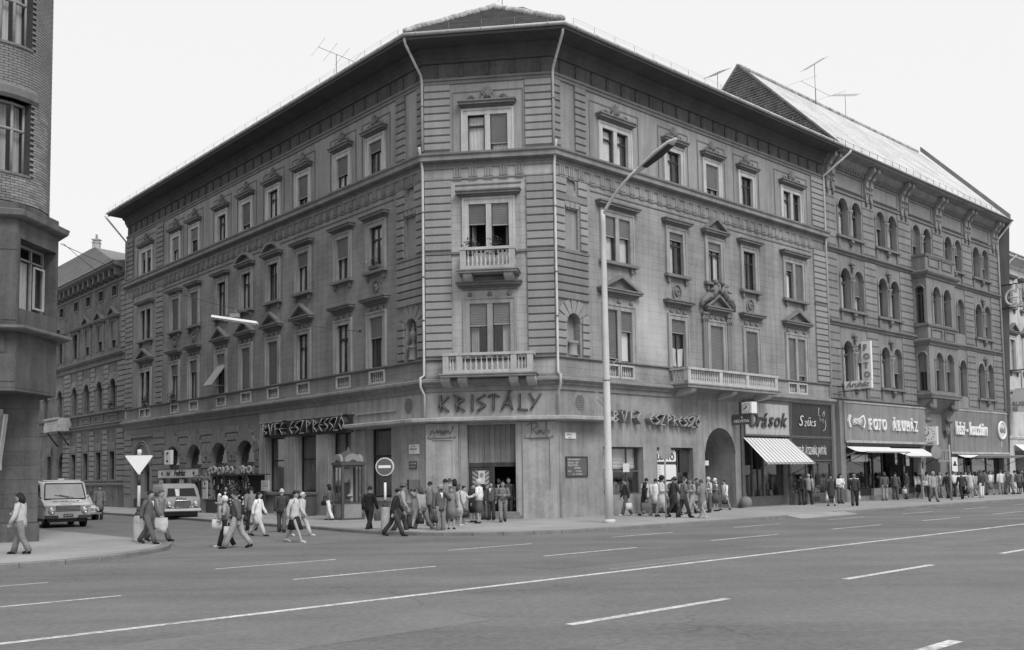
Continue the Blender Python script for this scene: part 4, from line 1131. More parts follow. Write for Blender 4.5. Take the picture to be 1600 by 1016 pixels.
# ---- roof
ea = [V2('L', LE, .95), V2('L', 0, .95*1.0), V2('R', 0, .95), V2('R', RE, .95)]
offs = sweep([V2('L', LE), V2('L', 0), V2('R', 0), V2('R', RE)], [(1.5, 21.84), (1.5, 21.9), (-3.6, 25.3), (-3.6, 25.2)])
PL_ = [Vector(v) for v in offs.v]
on(B, 'roof', offs, 'roof_tile', Matrix())
m = MB(); q = [PL_[2], PL_[6], PL_[10], PL_[14]]
bk = [W3('L', LE, -13, 24.5), W3('R', RE, -13, 24.5)]
m.add([q[0], q[1], q[2], q[3], bk[1], bk[0]], [(0, 1, 2, 3, 4, 5)])
on(B, 'roof_top', m, 'roof_tile', Matrix())
# hip over the cut-off corner: its two hips meet, laid with round ridge tiles
apex = Vector((-.62, 46.2, 25.05))
cL, cR = PL_[5].copy(), PL_[9].copy()
m = MB(); m.add([cL+Vector((0,0,.05)), cR+Vector((0,0,.05)), apex+Vector((0,0,.05))], [(0, 1, 2)])
rows = 16
for i in range(rows):
    t0, t1 = i/rows, (i+1)/rows
    a0 = cL.lerp(apex, t0); b0 = cR.lerp(apex, t0); a1 = cL.lerp(apex, t1); b1 = cR.lerp(apex, t1)
    up = Vector((0, 0, .1)); dn = Vector((0, 0, .055))
    m.add([a0+up, b0+up, b1+dn, a1+dn, a0+dn*.5, b0+dn*.5], [(0, 1, 2, 3), (4, 5, 1, 0)])
on(B, 'roof_hip', m, 'roof_tile', Matrix())
rt = MB().lathe([(.13, -.05), (.16, .22), (.15, .3)], 8).mesh('ridge_tile')
for c in (cL, cR):
    d_ = apex-c; n = 20 if c is cL else 22
    for i in range(n):
        p = c+d_*((i+.3)/n)+Vector((0, 0, .1+rnd.uniform(-.02, .03)))
        Mr = Matrix.Translation(p) @ d_.to_track_quat('Z', 'Y').to_matrix().to_4x4()
        on(B, 'ridge_tile', rt, 'ridge_tile', Mr)
# ================================================================= the ornate house on the main road, with a bay and arched windows
B = house('arcaded_house', 'ornate grey house with paired round-arched windows and a bay over the main road', 'building', tuple(W3('R', 23.95)))
U0, U1 = 23.9, 51.28
def arched_win(B, M, w, h, shut=0.0, curt=1, seed=0, sm='quoin_mid'):
    """round-arched light standing on z=0 of frame M"""
    r = w/2; zc = h-r
    m = MB()
    m.tube([((r+.05)*math.cos(t), -.03, zc+(r+.05)*math.sin(t)) for t in [math.pi*k/12 for k in range(13)]], .07, 6)
    m.box(-r-.12, -r-.005, -.06, -.002, 0, zc); m.box(r+.005, r+.12, -.06, -.002, 0, zc)
    for k in range(-2, 3):
        t = math.pi/2+k*.32
        m.ball(((r-.02)*math.cos(t), .04, zc+(r-.02)*math.sin(t)), .06, 5, 4)
    o = on(B, 'arched_window', cached(('aw', w, round(h, 2)), lambda: m.mesh('arched_window')), sm, M)
    m2 = MB(); a = r-.01
    m2.box(-a, -a+.07, .28, .35, .004, zc); m2.box(a-.07, a, .28, .35, .004, zc); m2.box(-a+.07, a-.07, .28, .35, .004, .08); m2.box(-a+.07, a-.07, .27, .36, zc-.25, zc-.16); m2.box(-.04, .04, .27, .35, .08, zc-.25)
    m2.tube([((a-.03)*math.cos(t), .315, zc+(a-.03)*math.sin(t)) for t in [math.pi*k/10 for k in range(11)]], .04, 4)
    obj('window_frame', cached(('awf', w, round(h, 2)), lambda: m2.mesh('window_frame')), 'frame_mid', o)
    if shut < .95:
        obj('pane', cached(('awp', w, round(h, 2)), lambda: MB().box(-a+.07, a-.07, .31, .316, .08, zc-.25).prism([(-a+.08, zc-.16), (a-.08, zc-.16)]+[((a-.06)*math.cos(t), zc+(a-.06)*math.sin(t)) for t in [math.pi*k/10 for k in range(11)]], .31, .316).mesh('pane')), 'glass', o)
        if curt: obj('curtain', cached(('awc', w, round(h, 2), seed % 3), lambda: curtain_mesh(w*.85, h*.8, seed=seed % 3)), 'curtain', o, T(.06*(seed % 3-1), .1, .05))
    if shut > 0:
        hh = h*shut
        obj('roller_shutter', cached(('aws', w, round(hh, 2)), lambda: shutter_mesh(w-.05, hh-.06)), 'shutter', o, T(0, .08, h-.01))
    return o
BAY = [27.05, 32.05, 37.4, 42.7, 47.8]
FLO = [(7.38, 10.12), (12.14, 14.78), (16.88, 19.32)]
ops2 = []
ori = (35.0, 41.0)
k = 0
for fi, (z0, z1) in enumerate(FLO):
    for u in BAY:
        if fi < 2 and u == 37.4: continue
        for s in (-1, 1):
            if fi < 2 and u == 42.7 and s < 0: continue
            x = u+s*.86
            arched_win(B, FM('R', x, z0), 1.22, z1-z0, shut=(0, .45, 0, .6, 0)[k % 5], curt=1, seed=k); k += 1
            ops2.append((x-.61, x+.61, z0, z1, 1, 1.0))
        # colonnette, sill and apron ornament
        if fi < 2 and u == 42.7: continue
        c = MB().lathe([(.16, .0), (.16, .12), (.11, .18), (.1, z1-z0-1.15), (.13, z1-z0-1.08), (.1, z1-z0-1.0), (.2, z1-z0-.8), (.22, z1-z0-.66)], 8)
        on(B, 'colonnette', cached(('col', fi), lambda: c.mesh('colonnette')), 'quoin_mid', FM('R', u, z0+.01, .06))
        m = MB(); m.box(-1.75, 1.75, -.22, -.003, -.16, -.01); m.box(-1.6, -1.35, -.1, -.003, -.85, -.16); m.box(1.35, 1.6, -.1, -.003, -.85, -.16)
        m.prism([(-.16, -.2), (-.1, -.5), (0, -.62), (.1, -.5), (.16, -.2)], -.2, -.003); m.ball((0, -.18, -.32), .14, 7, 5)
        on(B, 'sill', cached('rsill', lambda: m.mesh('sill')), 'moulding', FM('R', u, z0))
        m = MB(); m.ball((0, -.1, .28), .16, 7, 5); m.ball((0, -.12, .06), .12, 6, 4); m.tube([(-.3, -.06, .2), (-.15, -.1, .4), (0, -.1, .5), (.15, -.1, .4), (.3, -.06, .2)], .06, 5); m.tube([(0, -.1, .1), (0, -.08, -.3)], [.1, .03], 5)
        if fi < 2: on(B, 'keystone_mask', cached('rmask', lambda: m.mesh('keystone_mask')), 'relief', FM('R', u, z1+.1))
# shop openings on the ground floor
ops2 += [(25.1, 35.9, .3, 3.5, 0, 2.6), (36.6, 38.9, .05, 4.6, 1, 3.0), (42.0, 50.6, .3, 3.0, 0, 2.6)]
on(B, 'wall', wall_mesh(U0, U1, -.3, 6.4, [o for o in ops2 if o[2] < 6]), ['sign_mid', 'room'], FM('R'))
on(B, 'wall', wall_mesh(U0, U1, 6.4, 21.4, [o for o in ops2 if o[2] > 6]), ['plaster_mid', 'room'], FM('R'))
P2 = [V2('R', U0+.02), V2('R', U1)]
def run2(name, prof, m, path=P2, **k): return on(B, name, sweep(path, prof, **k), m, Matrix())
run2('string_course', [(-.02,10.98),(.1,11.02),(.1,11.1),(.24,11.2),(.24,11.3),(-.02,11.36)], 'moulding')
run2('string_course', [(-.02,15.62),(.1,15.66),(.1,15.74),(.26,15.84),(.26,15.94),(-.02,16.0)], 'moulding')
run2('string_course', [(-.02,6.36),(.12,6.4),(.12,6.5),(-.02,6.55)], 'moulding')
run2('architrave', [(-.02,19.62),(.08,19.65),(.08,19.8),(.14,19.85),(-.02,19.92)], 'moulding')
run2('eaves', [(-.02,21.1),(.15,21.15),(.18,21.4),(.4,21.6),(.45,21.8),(.95,21.86),(1.08,21.9),(1.08,22.08),(-.02,22.4)], 'cornice', [V2('R', U0+.02), V2('R', U1+.45)])
run2('gutter', [(1.14+.08*math.cos(a), 22.06+.08*math.sin(a)) for a in [math.pi*2*i/8 for i in range(8)]], 'zinc_dark', [V2('R', U0+.35), V2('R', U1+.6)], smooth=True)
m = MB()
for i in range(90):
    u = U0+.3+i*.3
    M = FM('R', u, 21.18)
    m.add([M @ Vector(v) for v in ((-.07,-.26,0),(.07,-.26,0),(.07,-.1,0),(-.07,-.1,0),(-.07,-.26,.18),(.07,-.26,.18),(.07,-.1,.18),(-.07,-.1,.18))], [(0,3,2,1),(4,5,6,7),(0,1,5,4),(1,2,6,5),(3,0,4,7)])
tag(on(B, 'dentils', m, 'moulding', Matrix()), kind='stuff')
def bigcon():
    m = MB()
    for s in (-1, 1):
        x = s*.3
        P = [(0,-.5),(.16,-.46),(.2,-.2),(.14,0),(.22,.4),(.3,.75),(.55,1.05),(.8,1.25),(.8,1.5),(0,1.5)]
        V = [(x-.17,-d-.003,z) for d, z in P]+[(x+.17,-d-.003,z) for d, z in P]; n = len(P)
        m.add(V, [tuple(range(n)), tuple(range(2*n-1, n-1, -1))]+[(i, i+n, (i+1)%n+n, (i+1)%n) for i in range(n)])
        m.ball((x, -.3, .9), .2, 8, 5); m.ball((x, -.2, .35), .15, 7, 5); m.ball((x, -.2, -.05), .12, 6, 4)
        m.tube([(x, -.1, -.4), (x+s*.05, -.16, -.7), (x, -.1, -1.0)], [.13, .1, .04], 6)
    return m.mesh('bracket_pair')
bme2 = bigcon()
for u in (24.55, 29.55, 34.6, 40.05, 45.25, 50.6): on(B, 'bracket_pair', bme2, 'cornice', FM('R', u, 20.28))
for u in BAY: on(B, 'frieze_panel', rect_fillet(3.7, 1.05, .09, .06), 'moulding', FM('R', u, 19.98))
for a, b in ((23.95, 25.2), (28.75, 30.3), (33.75, 35.6), (44.4, 46.0), (49.45, 51.25)):
    for z0, z1 in ((6.6, 10.95), (11.4, 15.6), (16.05, 19.6)):
        blocks(B, 'R', a, b, z0, z1, .49, .06, .035, 'quoin_mid', name='rustic_block')
blocks(B, 'R', 39.2, 40.9, 16.05, 19.6, .49, .06, .035, 'quoin_mid', name='rustic_block')
# the bay
bm = MB(); OW = 4.7; OD = 1.0; OC = 38.0
def bay_wall(zs, ze, ops):
    m = wall_mesh(-OW/2, OW/2, zs, ze, ops)
    V = m.v; m.v = [(x, y-OD, z) for x, y, z in V]
    return m
fo = [(-.86-.61+.15, -.86+.61+.15, 7.4, 10.1, 1, .8), (.86-.61+.15-.3, .86+.61+.15-.3, 7.4, 10.1, 1, .8)]
fo = []
for z0, z1 in ((7.4, 10.1), (12.14, 14.78)):
    for s in (-1, 1): fo.append((s*.86-.61, s*.86+.61, z0, z1, 1, .75))
on(B, 'bay_front', bay_wall(6.9, 16.0, fo), ['plaster_mid', 'room'], FM('R', OC))
for z0, z1 in ((7.4, 10.1), (12.14, 14.78)):
    for s in (-1, 1): arched_win(B, FM('R', OC+s*.86, z0, OD), 1.22, z1-z0, shut=.45 if z0 < 9 else 0, seed=k); k += 1
# bay cheeks, each a wall with one arched light
for s in (-1, 1):
    e = FAC['R'][1]; n = FAC['R'][2]; q = V2('R', OC+s*OW/2)
    if s < 0: xd, yd = n*-1, e      # seen from the left
    else: xd, yd = n, e*-1
    org = q+n*OD if s < 0 else q
    xd = (n*-1) if s < 0 else n
    yd = e if s < 0 else e*-1
    Mx = Matrix(((xd.x, yd.x, 0, (q+n*OD).x if s < 0 else q.x), (xd.y, yd.y, 0, (q+n*OD).y if s < 0 else q.y), (0, 0, 1, 0), (0, 0, 0, 1)))
    on(B, 'bay_cheek', wall_mesh(0, OD, 6.9, 16.0, [(.2, .82, 7.4, 10.1, 1, .4), (.2, .82, 12.14, 14.78, 1, .4)]), ['plaster_mid', 'room'], Mx)
    if s < 0:
        for z0, z1 in ((7.4, 10.1), (12.14, 14.78)): arched_win(B, Mx @ T(.51, 0, z0), .62, z1-z0, shut=.5 if z0 < 9 else 0, curt=0)
bp = [V2('R', OC-OW/2), V2('R', OC-OW/2, OD), V2('R', OC+OW/2, OD), V2('R', OC+OW/2)]
for prof in ([(-.02,6.85),(.08,6.9),(.08,7.0),(.14,7.1),(.14,7.2),(-.02,7.26)], [(-.02,10.55),(.1,10.6),(.1,10.7),(.26,10.8),(.3,10.86),(.3,10.95),(-.02,11.05)], [(-.02,11.85),(.08,11.88),(.12,11.98),(.12,12.04),(-.02,12.08)], [(-.02,15.3),(.1,15.36),(.1,15.46),(.26,15.56),(.32,15.66),(.32,15.76),(-.02,15.9)], [(-.04,16.78),(.08,16.8),(.12,16.9),(.12,16.98),(-.04,17.02)]):
    on(B, 'bay_moulding', sweep(bp, prof), 'moulding', Matrix())
on(B, 'bay_parapet', sweep(bp, [(-.22, 15.9), (0.02, 15.9), (0.02, 16.8), (-.22, 16.8)]), 'plaster_mid', Matrix())
on(B, 'bay_floor', MB().box(-OW/2, OW/2, -OD, -.01, 15.8, 15.95).box(-OW/2, OW/2, -OD, -.01, 6.86, 6.92), 'moulding', FM('R', OC))
for z in (10.98, 16.05): 
    for s in (-1, 1): on(B, 'bay_panel', rect_fillet(1.7, .7, .08, .05), 'moulding', FM('R', OC+s*1.05, z+.08, OD+.03))
for s in (-1, 1):
    m = MB(); P = [(0, 4.6), (.25, 4.75), (.3, 5.2), (.45, 5.75), (.8, 6.15), (1.0, 6.4), (1.0, 6.84), (0, 6.84)]
    V = [(-.28,-d-.003,z) for d, z in P]+[(.28,-d-.003,z) for d, z in P]; n = len(P)
    m.add(V, [tuple(range(n)), tuple(range(2*n-1, n-1, -1))]+[(i, i+n, (i+1)%n+n, (i+1)%n) for i in range(n)])
    m.tube([(-.3, -.8, 6.3), (.3, -.8, 6.3)], .22, 10); m.tube([(-.3, -.42, 5.4), (.3, -.42, 5.4)], .17, 10); m.tube([(0, -.25, 4.9), (0, -.22, 4.5), (0, -.1, 4.2)], [.2, .16, .05], 7)
    on(B, 'bay_corbel', m, 'relief', FM('R', OC+s*1.75))
m = MB(); m.add([(-2.3,-.003,5.9),(2.3,-.003,5.9),(2.3,-.95,6.84),(-2.3,-.95,6.84),(2.3,-.003,6.84),(-2.3,-.003,6.84)], [(3,2,1,0),(1,2,4),(0,5,3)])
on(B, 'bay_soffit', m, 'relief', FM('R', OC))
# roof with its tiled gable end and the fire wall
rd, rz = -6.0, 29.4
def RP(u, d, z): return W3('R', u, d, z)
on(B, 'roof', MB().add([RP(24.1, 1.06, 22.12), RP(U1+.3, 1.06, 22.12), RP(U1+.3, rd, rz), RP(24.1, rd, rz), RP(U1+.3, -13.2, 22.1), RP(24.1, -13.2, 22.1)], [(0, 1, 2, 3), (3, 2, 4, 5)]), 'roof_pale', Matrix())
# tile courses of the pale slope: real steps
m = MB(); n = 44
for i in range(n):
    t0, t1 = i/n, (i+1)/n
    p = lambda u, t, l: RP(u, 1.06+(rd-1.06)*t, 22.12+(rz-22.12)*t)+Vector((0, 0, l))
    h_ = .05+.012*math.sin(i*2.3)
    m.add([p(24.12, t0, h_), p(U1+.28, t0, h_), p(U1+.28, t1, .025), p(24.12, t1, .025), p(24.12, t0, .02), p(U1+.28, t0, .02)], [(0, 1, 2, 3), (4, 5, 1, 0)])
tag(on(B, 'roof_tiles', m, 'roof_pale', Matrix()), kind='stuff')
m = MB(); n = 40
for i in range(n):
    t0, t1 = i/n, (i+1)/n
    f0, b0 = RP(24.05, 1.0+(rd-1.0)*t0, 22.2+(rz-22.2)*t0), RP(24.05, -13+(rd+13)*t0, 22.2+(rz-22.2)*t0)
    f1, b1 = RP(24.05, 1.0+(rd-1.0)*t1, 22.2+(rz-22.2)*t1), RP(24.05, -13+(rd+13)*t1, 22.2+(rz-22.2)*t1)
    o = Vector((-UR[0], -UR[1], 0))*.09; o2 = Vector((-UR[0], -UR[1], 0))*.04
    m.add([f0+o, b0+o, b1+o2, f1+o2, f0+o2*.3, b0+o2*.3], [(1, 0, 3, 2), (5, 4, 0, 1)])
mat('gable_tile', 0.135, 0.85, 0.35, 1.4, 0.4, 6, bump=0.4, bscale=9)
on(B, 'gable', m, 'gable_tile', Matrix())
on(B, 'roof_verge', MB().tube([RP(24.05, 1.05, 22.2), RP(24.05, rd, rz+.08)], .12, 6).tube([RP(24.05, rd, rz+.08), RP(24.05, -13, 22.2)], .12, 6), 'gable_tile', Matrix())
for i in range(60):
    p = RP(24.2+i*.45, rd, rz+.06)
    on(B, 'ridge_tile', cached('rt2', lambda: MB().tube([(-.24, 0, 0), (.2, 0, .02), (.24, 0, .03)], [.13, .15, .16], 7).mesh('ridge_tile')), 'ridge_tile', Matrix.Translation(p) @ Matrix.Rotation(math.atan2(UR[1], UR[0]), 4, 'Z'))
a = RP(U1+.3, 1.0, 22.2); b = RP(U1+.3, rd, rz+.25)
wv = Vector((UR[0], UR[1], 0))*.32; up = Vector((0, 0, .42))
on(B, 'fire_wall', MB().add([a, a+wv, b+wv, b, a+up, a+wv+up, b+wv+up, b+up], [(0,1,2,3),(4,7,6,5),(0,4,5,1),(1,5,6,2),(2,6,7,3),(3,7,4,0)]).add([RP(U1+.3, 1, 22.2), RP(U1+.3, rd, rz), RP(U1+.3, -13, 22.2), RP(U1+.3, -13, 0), RP(U1+.3, 0, 0)], [(0,1,2,3,4)]), 'moulding', Matrix())
m = MB()
for i in range(26):
    u = 24.4+i*1.05; p = RP(u, .8, 22.35); m.tube([p, p+Vector((0, 0, .38))], .02, 4)
m.tube([RP(24.4, .8, 22.7), RP(51, .8, 22.7)], .012, 4)
on(B, 'snow_guard', m, 'zinc_dark', Matrix())
on(B, 'downpipe', MB().tube([RP(51.75, 1.1, 21.95), RP(51.6, .9, 21.6), RP(51.2, .2, 20.6), RP(51.2, .14, 20.3), RP(51.2, .14, 6.5)], .08, 7), 'pipe', Matrix())
HR = B
# ================================================================= next house on the main road, cut by the frame
B = house('plain_house', 'plastered house toned pale for haze beyond the ornate one, cut by the edge of the picture', 'building', tuple(W3('R', 51.6)))
U2, U3 = 51.62, 78.0
ops3 = []
for i, u in enumerate([53.6, 56.6, 59.6, 62.6, 65.6, 68.6, 71.6, 74.6]):
    for z0, z1, hd in ((15.3, 17.3, 'flat'), (10.0, 12.6, 'tri')):
        ops3 += win(B, 'R', u, z0, z1, hood=hd, hz=z1+.4, sill=True, shut=(0, .4)[i % 2], curt=1, seed=i, frame='frame_light', smat='stucco_hazed')
ops3 += [(53.0, 57.5, .3, 3.4, 0, 2.0), (58.5, 64.5, .3, 3.4, 0, 2.0)]
on(B, 'wall', wall_mesh(U2, U3, -.3, 19.2, ops3), ['stucco_hazed', 'room'], FM('R'))
P3 = [V2('R', U2), V2('R', U3)]
for nm, pr, mm in (('eaves', [(-.02,18.6),(.1,18.65),(.15,18.9),(.6,19.2),(.85,19.25),(.85,19.45),(-.02,19.8)], 'stucco_hazed'), ('gutter', [(.9+.07*math.cos(a), 19.5+.07*math.sin(a)) for a in [math.pi*2*i/8 for i in range(8)]], 'zinc'), ('string_course', [(-.02,8.0),(.1,8.05),(.22,8.3),(.22,8.42),(-.02,8.5)], 'stucco_hazed'), ('string_course', [(-.02,4.3),(.1,4.35),(.14,4.5),(-.02,4.6)], 'stucco_hazed')):
    on(B, nm, sweep(P3, pr), mm, Matrix())
blocks(B, 'R', 51.65, 52.5, 5.0, 7.9, .48, .06, .035, 'stucco_hazed', name='rustic_block')
on(B, 'roof', MB().add([W3('R', U2, .85, 19.5), W3('R', U3, .85, 19.5), W3('R', U3, -6, 23.5), W3('R', U2, -6, 23.5)], [(0, 1, 2, 3)]), 'roof_pale', Matrix())
on(B, 'downpipe', MB().tube([W3('R', 52.9, .9, 19.4), W3('R', 52.4, .6, 18.9), W3('R', 51.85, .14, 17.6), W3('R', 51.85, .14, 4.6)], .08, 7), 'pipe', Matrix())
# ================================================================= the bullet-scarred house up the side street
B = house('side_street_house', 'weathered dark house with arched first-floor windows up the side street', 'building', tuple(W3('L', LE+.05)))
mat('scarred', 0.15, 0.92, 0.35, 0.9, 0.3, 3.5, streak=0.2, bump=0.6, bscale=6)
ops4 = []
AU = [39.95, 42.95, 45.95, 48.95, 52.8, 56.8, 59.8]
for u in AU:
    for s in (0,):
        ops4.append((-u-.65, -u+.65, 7.45, 9.82, 1, 1.0))
    arched_win(B, FM('L', u, 7.45), 1.3, 2.37, shut=.0, curt=0, sm='moulding')
    for k in range(11):
        th = math.pi*(k+.5)/11
        P = [((.74)*math.cos(th-.1), .74*math.sin(th-.1)), (1.15*math.cos(th-.1), 1.15*math.sin(th-.1)), (1.15*math.cos(th+.1), 1.15*math.sin(th+.1)), (.74*math.cos(th+.1), .74*math.sin(th+.1))]
        on(B, 'voussoir', cached(('v4', k), lambda: MB().prism(P, -.09, -.002).mesh('voussoir')), 'quoin_left', FM('L', u, 9.17))
    ops4 += [(-u-.5, -u+.5, 16.25, 17.0, 0, .7)]
    on(B, 'attic_window', rect_fillet(1.2, .95, .1, .06), 'moulding', FM('L', u, 16.15))
for i, u in enumerate(AU):
    ops4 += win(B, 'L', u, 12.2, 14.3, w=1.2, hood='seg' if i == 4 else 'flat' if i == 3 else 'tri', hz=14.45, shut=(.7, .6, .65, 0, 0, 0, 0)[i], curt=0, seed=i, frame='frame_dark', smat='moulding', hw=2.2, hmat='moulding')
for u in AU[:4]+[55.5]: 
    ops4.append((-u-.55, -u+.55, 2.05, 4.2, 0, .8))
    on(B, 'window', rect_fillet(1.4, 2.4, .14, .06), 'moulding', FM('L', u, 1.95))
    on(B, 'keystone', MB().prism([(-.6, 4.35), (.6, 4.35), (.7, 4.95), (-.7, 4.95)], -.1, -.002), 'moulding', FM('L', u))
    fr = on(B, 'window_frame', cached('b4fr', lambda: frame_mesh(1.08, 2.13)), 'frame_dark', FM('L', u, 2.06))
    obj('pane', cached('b4pn', lambda: MB().box(-.45, .45, .3, .306, .07, 2.05).mesh('pane')), 'glass', fr)
ops4 += [(-53.0, -50.6, .05, 4.5, 1, 2.5)]
BE = 64.0
on(B, 'wall', wall_mesh(-BE, -LE-.02, -.3, 18.0, ops4), ['scarred', 'room'], FM('L'))
P4 = [V2('L', BE), V2('L', LE+.02)]
for nm, pr in (('string_course', [(-.02,11.5),(.15,11.55),(.3,11.7),(.3,11.8),(-.02,11.88)]), ('string_course', [(-.02,7.2),(.2,7.24),(.22,7.36),(-.02,7.42)]), ('string_course', [(-.02,6.1),(.12,6.15),(.12,6.3),(.25,6.4),(.25,6.5),(-.02,6.55)]), ('string_course', [(-.02,1.6),(.12,1.64),(.14,1.78),(-.02,1.84)]), ('architrave', [(-.02,17.2),(.1,17.24),(.14,17.4),(-.02,17.46)]),
               ('eaves', [(-.02,17.7),(.2,17.75),(.3,18.0),(.9,18.15),(1.0,18.2),(1.0,18.42),(-.02,18.6)]), ('gutter', [(1.04+.07*math.cos(a), 18.42+.07*math.sin(a)) for a in [math.pi*2*i/8 for i in range(8)]])):
    on(B, nm, sweep(P4, pr), 'zinc_dark' if nm == 'gutter' else 'moulding', Matrix())
m = MB().box(-.14, .14, -.7, -.003, 17.5, 18.1).ball((0, -.4, 17.6), .2, 6, 5).mesh('console')
for i in range(22): on(B, 'console', m, 'moulding', FM('L', LE+.7+i*1.2))
for a, b in ((37.45, 38.9), (41.0, 41.9), (44.0, 44.9), (47.0, 47.9), (50.0, 51.6)):
    blocks(B, 'L', a, b, 7.5, 11.0, .4, .09, .05, 'quoin_left', name='rustic_block')
    blocks(B, 'L', a, b, 1.9, 5.9, .4, .12, .05, 'rustic', name='rustic_block')
blocks(B, 'L', 37.45, 38.3, 11.95, 17.1, .4, .09, .05, 'quoin_left', name='rustic_block')
m = MB()
for i in range(40):
    M = FM('L', 37.8+i*.4, 11.15); m.ball(tuple(M @ Vector((0, -.05, 0))), .13, 5, 4)
tag(on(B, 'garland', m, 'moulding', Matrix()), kind='stuff')
for i, u in enumerate(AU[:4]): on(B, 'parapet_panel', rect_fillet(1.9, .5, .09, .06), 'moulding', FM('L', u, 6.6))
bo = on(B, 'balcony', MB().box(-4, 0, -1.1, -.003, 6.2, 6.5).box(-4, 0, -1.1, -1.0, 6.5, 6.75).box(-4, 0, -1.12, -.95, 7.2, 7.35).box(-.12, 0, -1.1, -.003, 6.5, 7.3), 'stone_light', FM('L', 49.6))
for k in range(14): obj('baluster', cached(('bal', .92), lambda: baluster_mesh(.5, .07)), 'moulding', bo, T(-3.8+k*.28, -1.03, 6.72))
obj('strut', MB().tube([(-.4, -.1, 5.0), (-.4, -.95, 6.15)], .06, 5).tube([(-3.4, -.1, 5.0), (-3.4, -.95, 6.15)], .06, 5), 'frame_dark', bo)
# roof, hipped towards the corner house, and its chimney
rz4, d4 = 24.3, -4.6
m = MB()
e0, e1 = W3('L', LE+.3, .98, 18.4), W3('L', BE+10, .98, 18.4); r0, r1 = W3('L', 58.8, d4, rz4), W3('L', BE+10, d4, rz4); k0 = W3('L', LE+.3, -11, 18.4)
m.add([e0, e1, r1, r0, k0], [(1, 0, 3, 2), (0, 4, 3)])
n = 34
for i in range(n):
    t0, t1 = i/n, (i+1)/n; l = Vector((0, 0, .08)); l2 = Vector((0, 0, .03))
    a0, b0, a1, b1 = e0.lerp(r0, t0), e1.lerp(r1, t0), e0.lerp(r0, t1), e1.lerp(r1, t1)
    m.add([b0+l, a0+l, a1+l2, b1+l2, b0+l2, a0+l2], [(0, 1, 2, 3), (4, 5, 1, 0)])
mat('roof_grey', 0.20, 0.9, 0.25, 0.8, 0.3, 5, bump=0.3, bscale=8)
rf = on(B, 'roof', m, 'roof_grey', Matrix())
c = W3('L', 58.2, d4, 24.0)
ch = obj('chimney', MB().box(-.5, .5, -.4, .4, 0, .9).box(-.58, .58, -.48, .48, .9, 1.05).box(-.45, .45, -.35, .35, 1.05, 1.35).box(-.6, .6, -.5, .5, 1.35, 1.5).lathe([(.2, 1.5), (.16, 2.2), (.2, 2.25)], 8), 'stone_light', B, PW[B.name] @ Matrix.Translation(c) @ Matrix.Scale(.62, 4))
# ================================================================= the brick tower house across the side street
B = house('brick_tower_house', 'house with curved brick tower above stone-faced overhanging bay, at the picture edge', 'building', (-15.44, 31.29, 0))
HT = B
PC0 = Vector((-15.44, 31.29))
TC, TR = Vector((-17.25, 31.05)), 1.9
def tp(a, r=TR, z=0.0): return Vector((TC.x+r*math.cos(a), TC.y+r*math.sin(a), z))
m = MB().lathe([(TR-.03, 10.6), (TR-.03, 24.0)], 48, TC.x, TC.y)
WA0, WA1 = R_(-67), R_(-20)      # windows on the curve
core = MB(); N = 72
zs = [10.6, 11.75, 14.15, 15.95, 18.4, 24.0]
for i in range(N):
    a0, a1 = -math.pi+2*math.pi*i/N, -math.pi+2*math.pi*(i+1)/N
    inw = WA0 < (a0+a1)/2 < WA1
    for j in range(5):
        if inw and j in (1, 3):
            continue
        core.quad(tp(a0, TR-.03, zs[j]), tp(a1, TR-.03, zs[j]), tp(a1, TR-.03, zs[j+1]), tp(a0, TR-.03, zs[j+1]))
i0 = -math.pi+2*math.pi*math.ceil((WA0+math.pi)/(2*math.pi/N)-.5)/N; i1 = -math.pi+2*math.pi*math.ceil((WA1+math.pi)/(2*math.pi/N)-.5)/N
for j in (1, 3):
    for a in (i0, i1): core.quad(tp(a, TR-.03, zs[j]), tp(a, TR-.5, zs[j]), tp(a, TR-.5, zs[j+1]), tp(a, TR-.03, zs[j+1]))
    for k in range(12):
        a, b = i0+(i1-i0)*k/12, i0+(i1-i0)*(k+1)/12
        core.quad(tp(a, TR-.03, zs[j]), tp(b, TR-.03, zs[j]), tp(b, TR-.5, zs[j]), tp(a, TR-.5, zs[j]))
        core.quad(tp(a, TR-.03, zs[j+1]), tp(a, TR-.5, zs[j+1]), tp(b, TR-.5, zs[j+1]), tp(b, TR-.03, zs[j+1]))
tw = on(B, 'tower', core, 'mortar', Matrix())
on(B, 'tower_core', MB().lathe([(TR-.75, 10.6), (TR-.75, 24)], 24, TC.x, TC.y), 'room', Matrix())
# flat wall left of the curve
on(B, 'tower_wall', MB().box(-24, -17.9, 29.4, 33.5, 10.6, 24), 'brick', Matrix())
bh, bl = .088, .265; nb = 0; extra = MB()
row = 0; z = 10.8
cand = []
while z < 18.6:
    nA = int(2*math.pi*TR/bl)
    for k in range(nA):
        a = (k+.5*(row % 2))*2*math.pi/nA-math.pi
        if not (R_(-118) < a < R_(28)): continue
        if any(z0-.05 < z+bh/2 < z1+.05 for z0, z1 in ((11.75, 14.15), (15.95, 18.4))) and i0-.04 < a < i1+.04: continue
        if 14.15 < z+bh/2 < 14.62 and i0-.1 < a < i1+.1: continue
        cand.append((a, z))
    z += bh; row += 1
bmx = MB().block(-bl/2+.008, bl/2-.008, -.012, .03, .007, bh-.007, .004).mesh('brick')
def seen(a): return R_(-95) < a < R_(8)
cand.sort(key=lambda q: (not seen(q[0]), q[1]))
vis = [q for q in cand if seen(q[0])]
step = max(1, len(vis)/300)
pick = vis[:300]
ps = set(pick)
